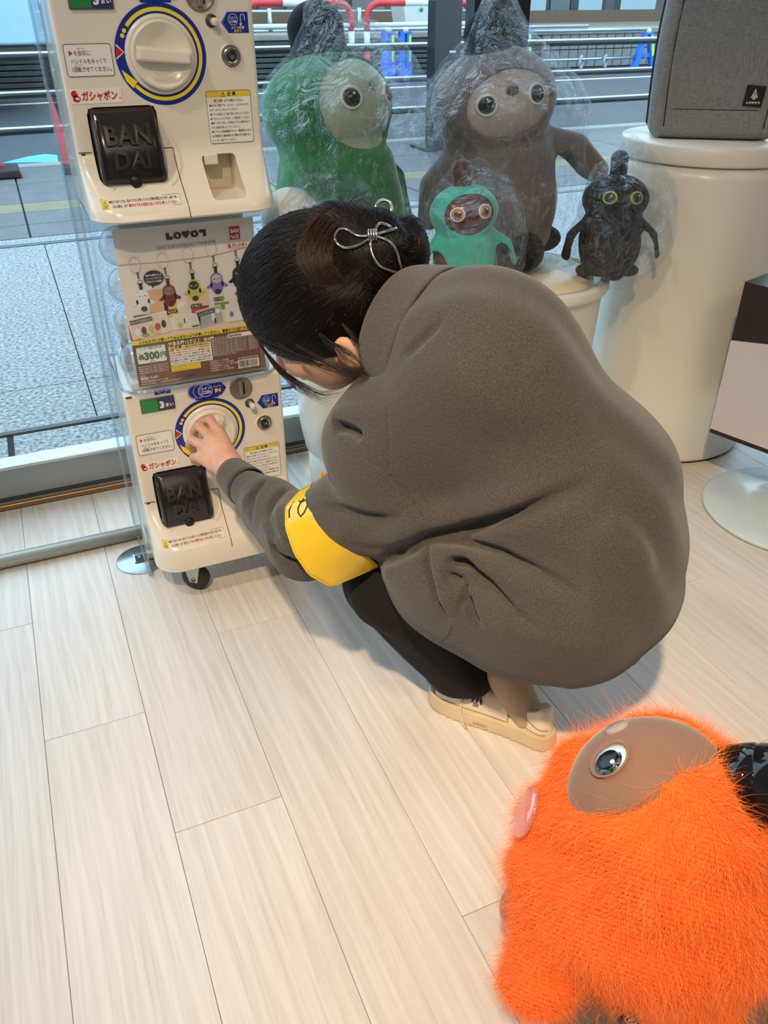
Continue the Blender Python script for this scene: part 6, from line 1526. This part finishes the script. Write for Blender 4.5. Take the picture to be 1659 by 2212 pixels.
for Ra, Rb in zip(rows, rows[1:]):
    for k in range(14): f = m.b.faces.new((Ra[k], Ra[k + 1], Rb[k + 1], Rb[k])); f.smooth = True
ab = m.build('armband', M_band); add_child(ab, person); md = ab.modifiers.new('s', 'SOLIDIFY'); md.thickness = 0.0022; md.offset = 0
def on_band(px, py):
    best = None
    for s in np.linspace(0, 1, 25):
        for t in np.linspace(0, 1, 50):
            p = bp2(Rg, t) * (1 - s) + bp2(Lf, t) * s; d = (p[0] - px) ** 2 + (p[1] - py) ** 2
            if best is None or d < best[0]: best = (d, s, t)
    return Vector(band_pt(best[1], best[2], 0.0022))
M_bi = plain('black marker', (16, 14, 12), 0.5)
for i, pts in enumerate(([(624, 1116), (624, 1104), (634, 1084)], [(666, 1066), (670, 1054), (676, 1046)], [(648, 1082), (652, 1086), (662, 1078), (664, 1086), (662, 1096), (656, 1108), (648, 1114), (643, 1108), (643, 1098), (648, 1086), (656, 1078)])):
    o = MB().tube([on_band(*p) for p in pts], 0.0013, 6).build('lettering', M_bi); add_child(o, ab)
e_ = [Vector(band_pt(0, t, 0.001)) for t in np.linspace(0.02, 0.98, 24)]; o = MB().tube(e_, 0.0013, 6).build('edge_bead', M_band); add_child(o, ab)
e_ = [Vector(band_pt(1, t, 0.001)) for t in np.linspace(0.02, 0.98, 24)]; o = MB().tube(e_, 0.0013, 6).build('edge_bead', M_band); add_child(o, ab)
o = MB().tube([Vector(A(696, 1046, 1.352)), Vector(A(692, 1032, 1.358)), Vector(A(695, 1020, 1.36)), Vector(A(702, 1024, 1.36)), Vector(A(698, 1034, 1.355))], 0.0026, 8).build('hanging_loop', plain('ochre strap', (196, 142, 28), 0.5)); add_child(o, ab)
o = MB().tube([Vector(A(690, 1046, 1.35)), Vector(A(698, 1034, 1.35))], 0.0022, 8).build('safety_pin', M_chr); add_child(o, ab)
for (x, y) in ((756, 1246), (803, 1226)):
    o = MB().tube([Vector(A(x - 8, y + 5, 1.345)), Vector(A(x + 7, y - 3, 1.35))], 0.0016, 8).build('safety_pin', M_chr); add_child(o, ab)

# white sneaker
M_lea = plain('off white leather', (226, 212, 186), 0.5, var=0.03); M_sole = plain('worn rubber sole', (206, 186, 150), 0.7, var=0.12); M_sock = plain('beige sock', (180, 156, 128), 0.9, bump=0.3, bscale=300)
M_nv = plain('navy trim', (34, 38, 84), 0.5)
hl, toe = np.array(at_z(1196, 1606, 0.0)), np.array(at_z(946, 1500, 0.0)); fw = toe - hl; yawS = math.atan2(-fw[0], fw[1]); LEN = 0.262
def outline(z_): return None
def shoe_w(y): # half width along the length (0 heel .. LEN toe)
    t = np.clip(y / LEN, 0, 1); return 0.0315 + 0.0135 * np.sin(np.clip((t - 0.15) / 0.85, 0, 1) * PI * 0.80) + 0.002 * np.cos(t * 9)
def sd_sole(P_, g=0.0):
    x, y, z = P_[:, 0], P_[:, 1], P_[:, 2]; cx_ = 0.010 * np.sin(np.clip(y / LEN, 0, 1) * PI) - 0.004
    w = shoe_w(y); yy = np.clip(y, w * 0 + 0.032, LEN - 0.040)
    wr = np.interp(yy, [0.032, LEN - 0.040], [0.0, 0.0]) + shoe_w(yy)
    return np.sqrt((x - cx_) ** 2 + ((y - yy) * np.where(y > LEN - 0.04, 1.10, 1.02)) ** 2) - wr - g
def fn_sole(P_):
    z = P_[:, 2]; s = sd_sole(P_, 0.0025 - 0.003 * np.clip((z - 0.02) / 0.02, -1, 1)); toe_up = 0.010 * np.clip((P_[:, 1] - 0.19) / 0.07, 0, 1) ** 2
    q = np.abs(z - 0.0165 - toe_up) - 0.0165; s = smax(s, q, 0.006)
    s += 0.0012 * np.exp(-((z - 0.0245 - toe_up) / 0.0012) ** 2) + 0.0006 * np.clip(np.sin(P_[:, 1] * 420) * 2, -1, 1) * (z < 0.005)
    return s
def fn_upper(P_):
    x, y, z = P_[:, 0], P_[:, 1], P_[:, 2]
    h = np.interp(y, [0.0, 0.03, 0.07, 0.10, 0.14, 0.19, 0.235, 0.262], [0.098, 0.094, 0.080, 0.078, 0.080, 0.058, 0.044, 0.030])
    s = sd_sole(P_, -0.004 - 0.14 * np.clip(z - 0.03, 0, 1) - 1.2 * np.clip(z - 0.05, 0, 1) ** 1.3 * (y > 0.1))
    s = smax(s, z - h, 0.012); s = smax(s, 0.02 - z, 0.004)
    s = smax(s, -sd_ell(P_, (0.004, 0.062, 0.108), (0.030, 0.050, 0.050)), 0.006)
    return s
def make_shoe(loc, yaw, par):
    e = empty('shoe', loc, rz=yaw); add_child(e, par)
    lo_, hi_ = (-0.07, -0.02, -0.004), (0.075, 0.285, 0.10)
    sdf_obj('sole', fn_sole, lo_, hi_, 0.0024, M_sole, e, 1, local=True)
    sdf_obj('upper', fn_upper, lo_, hi_, 0.0026, M_lea, e, 2, local=True)
    sdf_obj('sock', lambda P_: np.minimum(sd_cone(P_, (0.004, 0.060, 0.04), (0.004, 0.118, 0.135), 0.032, 0.040), sd_cone(P_, (0.006, 0.066, 0.045), (0.008, 0.13, 0.042), 0.030, 0.020)), (-.06, .0, .01), (.07, .19, .20), 0.004, M_sock, e, 1, local=True)
    def sside(y, z, off=0.0007):
        x = -0.08
        for _ in range(60):
            q = fn_upper(np.array([[x, y, z]]))[0]
            if q < 3e-4: break
            x += q * 0.9
        return (x - off, y, z)
    stm = plain('stitching', (150, 128, 98), 0.8)
    for pts in ([(0.012, 0.035), (0.045, 0.037), (0.07, 0.045), (0.085, 0.053), (0.088, 0.040), (0.084, 0.033)], [(0.0 + .01, 0.045), (0.03, 0.048), (0.052, 0.058), (0.058, 0.066)], [(0.088, 0.034), (0.14, 0.036), (0.20, 0.036), (0.235, 0.034)]):
        q = []
        for a, b_ in zip(pts, pts[1:]):
            for k in range(5): q.append(Vector(sside(a[0] + (b_[0] - a[0]) * k / 5, a[1] + (b_[1] - a[1]) * k / 5)))
        MB().tube(q, 0.0007, 5).build('stitch_line', stm, e)
    P = Print(lambda u, v_, l=0: sside(u, v_, 0.0012))
    P.poly([(0.072, 0.050), (0.078, 0.047), (0.088, 0.049), (0.088, 0.056), (0.080, 0.061), (0.076, 0.060)], M_nv); P.build('heel_patch', e)
    P = Print(lambda u, v_, l=0: sside(u, v_, 0.0012))
    # three leaf emblem with bars
    for (cy_, cz_, rot_, ry_) in ((0.158, 0.062, 0.35, 0.0085), (0.151, 0.0635, -0.05, 0.0095), (0.144, 0.061, -0.45, 0.0085)):
        P.disc(cy_, cz_, 0.0026, M_nv, n=12, ry=ry_ * .9, rot=rot_)
    for k in range(3): P.poly([(0.145, 0.0545 - 0.0028 * k), (0.158, 0.0545 - 0.0028 * k), (0.156, 0.0530 - 0.0028 * k), (0.147, 0.0530 - 0.0028 * k)], M_nv)
    P.build('leaf_emblem', e)
    P = Print(lambda u, v_, l=0: (float(-0.0472 - 0.0015), 0.150 - u, v_)); P.text('adidas', 0.0, 0.010, 0.011, plain('embossed sole mark', (176, 154, 120), 0.6), bold=0.02)
    Pv = []
    for (x_, y_, z_) in P.V:
        q = -0.07
        for _ in range(50):
            d_ = fn_sole(np.array([[q, y_, z_]]))[0]
            if d_ < 3e-4: break
            q += d_ * .9
        Pv.append((q - 0.0006, y_, z_))
    P.V = Pv; P.build('sole_lettering', e)
    M_lace = plain('cream lace', (214, 196, 160), 0.8)
    for k in range(4):
        y = 0.135 + 0.017 * k; z = float(np.interp(y, [0.14, 0.19], [0.080, 0.060])) + 0.001
        MB().tube([(-0.024, y, z - 0.012), (-0.010, y + 0.003, z), (0.016, y, z)], 0.0028, 8).build('lace', M_lace, e)
    MB().tube([(-0.022, 0.176, 0.066), (-0.040, 0.178, 0.052), (-0.050, 0.176, 0.030), (-0.054, 0.166, 0.012), (-0.058, 0.158, 0.004)], 0.0022, 8).build('lace_end', M_lace, e)
    return e
make_shoe(tuple(hl + 0.0), yawS, person)
# ================================================================== the orange robot
def Rb(*a): return SR(*a)
rb = empty('companion_robot', tuple(at_z(1400, 2240)), label='small wheeled robot in fluffy orange fur clothing with a brown face and black horn', cat='robot')
RH, RHr = SR(1425, 1768, 212, 0.905)
NF = cw_((-0.42, -0.86, -0.30))
AR_L = (SR(1190, 1930, 95, 0.93), SR(1160, 2120, 74, 0.97))
def fur_base(P_):
    c, r = SR(1392, 1870, 268, 0.975); s = sd_ball(P_, c, r)
    s = smin(s, sd_ball(P_, RH, RHr), 0.04)
    s = smin(s, sd_cone(P_, SR(1220, 1900, 125, 0.96)[0], AR_L[1][0], SR(1220, 1900, 110, 0.96)[1], AR_L[1][1]), 0.025)
    s = smin(s, sd_cone(P_, SR(1420, 1900, 240, 1.0)[0], SR(1440, 2110, 170, 1.06)[0], SR(1420, 1900, 240, 1.0)[1], SR(1440, 2110, 150, 1.06)[1]), 0.02)
    s = smin(s, sd_cone(P_, SR(1560, 1900, 130, 0.93)[0], SR(1590, 2070, 85, 0.96)[0], SR(1560, 1900, 120, .93)[1], SR(1590, 2070, 80, 0.96)[1]), 0.02)
    s = smin(s, sd_cone(P_, SR(1190, 1790, 45, 0.97)[0], SR(1238, 1650, 30, 0.96)[0], 0.026, 0.018), 0.03)
    s += 0.004 * np.sin(P_ @ np.array([55., 20., 40.]) + 1.3 * np.sin(P_ @ np.array([-18., 35., 25.])))
    return s
FC = RH + NF * RHr * 1.0
FB = basis(NF, RC.T @ np.array([0.90, -0.43, 0.0]))
def facemask(P_): return sd_ell(P_, FC, (0.090, 0.056, 0.080), FB)
def fur_fn(P_): return smax(smax(fur_base(P_), -facemask(P_), 0.006), 0.055 - P_[:, 2], 0.01)
def face_fn(P_): return smax(smin(sd_ball(P_, RH, RHr - 0.007), sd_ball(P_, RH + NF * 0.02, RHr - 0.014), 0.01), facemask(P_) - 0.012, 0.004)
n = NT('orange knit base'); v = n.coord(); w = n.new('TexWave', wave_type='BANDS', bands_direction='DIAGONAL'); w.inputs['Scale'].default_value = 75; w.inputs['Distortion'].default_value = 2; n.link(v, w.inputs['Vector'])
n.bsdf(n.mix(n.math('MULTIPLY', w.outputs['Fac'], 0.5), srgb(250, 110, 24), srgb(214, 76, 10)), 0.9); n.bump(w.outputs['Fac'], 0.6, 0.003); M_orb = n.m
n = NT('orange mohair'); hi_ = n.new('HairInfo'); n.bsdf(n.ramp(hi_.outputs['Random'], [(0.0, srgb(248, 104, 24)), (0.6, srgb(252, 124, 36)), (1.0, srgb(254, 158, 76))]), 0.55, 0.0, Sheen_Weight=0.2); n.b.inputs['Specular IOR Level'].default_value = 0.25; M_orh = n.m
fur = sdf_obj('fur_clothing', fur_fn, (0.24, 0.14, 0.03), (0.86, 0.66, 0.62), 0.0058, M_orb, rb, 2)
fv = np.array([v.co[:] for v in fur.data.vertices])
rs = np.random.RandomState(9)
def fur_strands(N, L0, L1, rad, curl, name, lay):
    P0 = fv[rs.randint(0, len(fv), N)] + rs.normal(size=(N, 3)) * 0.0025
    c = (P0 - CAM) @ RC[2]; P0 = P0[c < 1.16]; N = len(P0)
    for _ in range(2): P0 = P0 - grad(fur_fn, P0) * fur_fn(P0)[:, None]
    g = grad(fur_fn, P0); down = np.array([0, 0, -1.0]); T = down - g * (g @ down)[:, None]; T /= np.maximum(np.linalg.norm(T, axis=1, keepdims=True), 1e-6)
    rnd = rs.normal(size=(N, 3)); rnd -= g * (rnd * g).sum(1, keepdims=True)
    sw_ = np.stack([np.sin(P0 @ np.array([30, 14, 9.]) + 1), np.sin(P0 @ np.array([-12, 26, 17.]) + 2), np.sin(P0 @ np.array([9, -19, 28.]))], 1); sw_ -= g * (sw_ * g).sum(1, keepdims=True)
    d = g * (1 - lay) + T * lay * 0.8 + sw_ * 0.45 * lay + rnd * 0.30; d /= np.linalg.norm(d, axis=1, keepdims=True)
    keep = (facemask(P0) > 0.002) & (np.linalg.norm(P0 - RH, axis=1) < 0.5); P0, g, T, d, rnd = P0[keep], g[keep], T[keep], d[keep], rnd[keep]; N = len(P0)
    L_ = L0 + (L1 - L0) * rs.rand(N) ** 1.6; K = 7; out = []
    rnd2 = rs.normal(size=(N, 3)) * curl
    for k in range(K):
        s = k / (K - 1); out.append(P0 + d * (L_ * s)[:, None] + (T * 0.35 + rnd2) * (L_ * s * s)[:, None])
    o = curve_strands(name, np.stack(out, 1), rad, M_orh); add_child(o, fur); o['kind'] = 'stuff'
fur_strands(70000, 0.007, 0.020, 0.00018, 0.35, 'fur', 0.62)
fur_strands(14000, 0.016, 0.036, 0.00015, 0.40, 'long_fur', 0.50)
M_rsk = velvet('brown robot skin', (128, 96, 78), 0.04, 0.3)
rf = sdf_obj('face', face_fn, (0.30, 0.20, 0.2), (0.80, 0.66, 0.62), 0.0042, M_rsk, rb, 2)
# eye screen
def set_eye(px, py, r):
    p = hit_fn(face_fn, px, py, 0.6); g = grad(face_fn, p[None])[0]; g = g * 0.75 + (p - RH) / np.linalg.norm(p - RH) * 0.25; g /= np.linalg.norm(g); B = basis(g, RC.T @ np.array([0.85, -0.52, 0.0]))
    M = Matrix([[B[i][0], B[i][1] * 0.84, B[i][2], p[i]] for i in range(3)] + [[0, 0, 0, 1]])
    def part(nm, prof, mat, off=(0, 0), par=rb):
        M2 = M @ Matrix.Translation((off[0], off[1], 0)); o = MB().lathe(prof, M=M2, seg=40).build(nm, mat); add_child(o, par); return o
    part('eye_socket', [(r * 1.06, -0.004), (r * 1.22, 0.0018), (r * 1.10, 0.0032), (r * 1.0, 0.0008), (r * 0.98, -0.002)], M_rsk)
    base = part('eye_dome', [(0, 0.0038), (r * 0.6, 0.0032), (r, 0.0), (r, -0.004), (0, -0.004)][::-1], plain('pale blue eye white', (186, 212, 226), 0.06))
    n_ = NT('iris screen'); v_ = n_.coord((1, 1, 1)); n_.bsdf(n_.ramp(n_.noise(v_, 260, 3), [(0.35, srgb(10, 14, 16)), (0.5, srgb(44, 92, 66)), (0.62, srgb(120, 60, 140)), (0.75, srgb(14, 16, 20))]), 0.05)
    part('iris', [(0, 0.0046), (r * 0.5, 0.0044), (r * 0.80, 0.0028), (r * 0.82, 0.0018)][::-1], n_.m, (-r * 0.15, -r * 0.17), base)
    part('pupil', [(0, 0.0054), (r * 0.5, 0.0049), (r * 0.64, 0.0042), (r * 0.64, 0.003)][::-1], plain('black pupil', (4, 5, 6), 0.25), (-r * 0.10, -r * 0.10), base)
    part('glint', [(0, 0.0062), (r * 0.12, 0.0060), (r * 0.13, 0.0050)][::-1], plain('eye glint', (240, 244, 246), 0.3), (r * 0.05, -r * 0.50), base)
    part('glass', [(0, 0.0076), (r * 0.5, 0.0068), (r * 0.9, 0.0030), (r * 0.99, 0.0006)][::-1], clear_mat('eye glass', (0.97, 0.98, 0.98), 0.0, 0.05, ior=1.12), (0, 0), base)
set_eye(1318, 1641, 0.0200)
pn = hit_fn(face_fn, 1333, 1572, 0.6); B = basis(grad(face_fn, pn[None])[0], RC.T @ np.array([1.0, -0.35, 0.0]))
o = MB().lathe([(0.0135, -0.006), (0.0140, 0.0010), (0.0125, 0.0030), (0, 0.0040)], M=Matrix([[B[i][0], B[i][1] * 0.75, B[i][2], pn[i]] for i in range(3)] + [[0, 0, 0, 1]]), seg=32).build('nose', plain('robot nose grey', (150, 140, 134), 0.6)); add_child(o, rb)
# horn
HB = A(1618, 1698, 0.862); HX = cw_((0.80, -0.18, -0.57)); Bh = basis(HX, cw_((0, 1, 0)))
Mh = Matrix([[Bh[i][0], Bh[i][1], Bh[i][2], HB[i]] for i in range(3)] + [[0, 0, 0, 1]])
M_gb = plain('glossy black plastic', (12, 12, 14), 0.06); M_sb = plain('satin black plastic', (20, 20, 22), 0.3)
def hpart(nm, prof, mat, par=rb): o = MB().lathe(prof, M=Mh, seg=64).build(nm, mat); add_child(o, par); return o
hn = hpart('horn', [(0, -0.03), (0.042, -0.03), (0.0445, 0.0), (0.0450, 0.012), (0.0435, 0.0145), (0.0435, 0.016), (0.0445, 0.019), (0.0435, 0.036)], M_gb)
hpart('horn_ring', [(0.0425, 0.0355), (0.0442, 0.036), (0.0440, 0.0385), (0.0425, 0.039)], plain('silver ring', (172, 176, 176), 0.3, 0.6), hn)
hpart('horn_top', [(0.0435, 0.0388), (0.0430, 0.060), (0.036, 0.088), (0.022, 0.104), (0, 0.108)], M_gb, hn)
for a in np.linspace(0, 2 * PI, 7)[:-1]:
    q = Mh @ Vector((0.0425 * math.cos(a + 2.6), 0.0425 * math.sin(a + 2.6), 0.052)); nrm = (Mh.to_3x3() @ Vector((math.cos(a + 2.6), math.sin(a + 2.6), 0.15))).normalized()
    Bq = basis(np.array(nrm)); o = MB().lathe([(0.0075, -0.001), (0.0082, 0.0012), (0.0062, 0.0016), (0.0052, 0.0004), (0, 0.0016)], M=Matrix([[Bq[i][0], Bq[i][1], Bq[i][2], q[i]] for i in range(3)] + [[0, 0, 0, 1]]), seg=24).build('lens', M_sb); add_child(o, hn)
# pink clear badge on the chest, seen edge on
q0, q1 = A(1157, 1702, 0.952), A(1115, 1806, 0.952); mid = (q0 + q1) / 2; axb = (q1 - q0) / np.linalg.norm(q1 - q0); nb = cw_((-0.95, -0.26, -0.10)); nb -= axb * (nb @ axb); nb /= np.linalg.norm(nb); Bb = np.stack([axb, np.cross(nb, axb), nb], 1)
Mb_ = Matrix([[Bb[i][0], Bb[i][1] * 0.8, Bb[i][2], mid[i]] for i in range(3)] + [[0, 0, 0, 1]])
o = MB().lathe([(0, -0.003), (0.030, -0.003), (0.0315, 0.0), (0.029, 0.003), (0, 0.006)], M=Mb_, seg=40).build('chest_badge', clear_mat('pink clear plastic', (0.98, 0.80, 0.80), 0.12, 0.06, ior=1.5, film=0.18, diff=(0.95, 0.74, 0.70))); add_child(o, rb)
# brown body, hands and wheel housings below the fur
def shell(nm, fn, lo_, hi_, m=None): o = sdf_obj(nm, fn, lo_, hi_, 0.0045, m or M_rskd, rb, 1); return o
M_rskd = plain('dark brown robot body', (92, 74, 60), 0.55, var=0.05)
c0, r0 = SR(1370, 2070, 190, 1.10)
shell('lower_body', lambda P_: smax(sd_ell(P_, c0 + np.array([0, 0.0, 0.01]), (0.128, 0.125, 0.11)), 0.022 - P_[:, 2], 0.01), (0.2, 0.15, 0.0), (0.75, 0.62, 0.35))
add = SR(1140, 2100, 40, 0.99)
c1, r1 = SR(1122, 1962, 36, 1.04); shell('hand', lambda P_: sd_ell(P_, c1, (0.026, 0.026, 0.036)), c1 - 0.05, c1 + 0.05, M_rsk)
for (px, py, d, nm) in ((1600, 2185, 1.06, 'wheel_housing'), (1250, 2222, 1.09, 'wheel_housing')):
    c2, r2 = SR(px, py, 60, d); shell(nm, lambda P_, c2=c2: smin(sd_ell(P_, c2, (0.036, 0.05, 0.04)), sd_cone(P_, c2, c2 + cw_((1, -0.15, 0)) * 0.030 if px > 1500 else c2 + np.array([0, 0, -.02]), 0.022, 0.020), 0.01), c2 - 0.09, c2 + 0.09)
for (px, py) in ((1290, 2215), (1530, 2230), (1420, 2330)):
    p = at_z(px, py, 0.0); o = MB().lathe([(0, -0.012), (0.028, -0.012), (0.032, -0.006), (0.032, 0.006), (0.028, 0.012), (0, 0.012)], (p.x, p.y, 0.032), 28, 'X').build('wheel', plain('black wheel tyre', (24, 24, 24), 0.6)); add_child(o, rb)
# black zip pull
z0_ = A(1364, 2200, 0.945); fwd_ = RC.T @ np.array([0, 0, 1.0])
Mz = Matrix([[RC[0][i] * 1.25, -RC[1][i] * 0.75, -RC[2][i], z0_[i]] for i in range(3)] + [[0, 0, 0, 1]])
o = MB().lathe([(0, -0.001), (0.0095, -0.001), (0.0105, 0.0), (0.0095, 0.0015), (0, 0.002)], M=Mz, seg=28).build('tag', plain('black rubber tag', (20, 20, 22), 0.3)); add_child(o, rb)
P = Print(lambda x, y, l=0: tuple(Mz @ Vector((x, y, 0.0024))))
M_tg = plain('grey tag print', (170, 170, 170), 0.5); P.disc(0, 0, 0.0070, M_tg, n=24, rin=0.0062); P.poly([(-0.0045, -0.003), (0.001, 0.0045), (0.0018, 0.0040), (-0.003, -0.0035)], M_tg); P.poly([(-0.001, -0.002), (0.0045, 0.002), (0.0040, 0.0028), (-0.0015, -0.0012)], M_tg)
o2 = P.build('tag_print'); add_child(o2, rb)
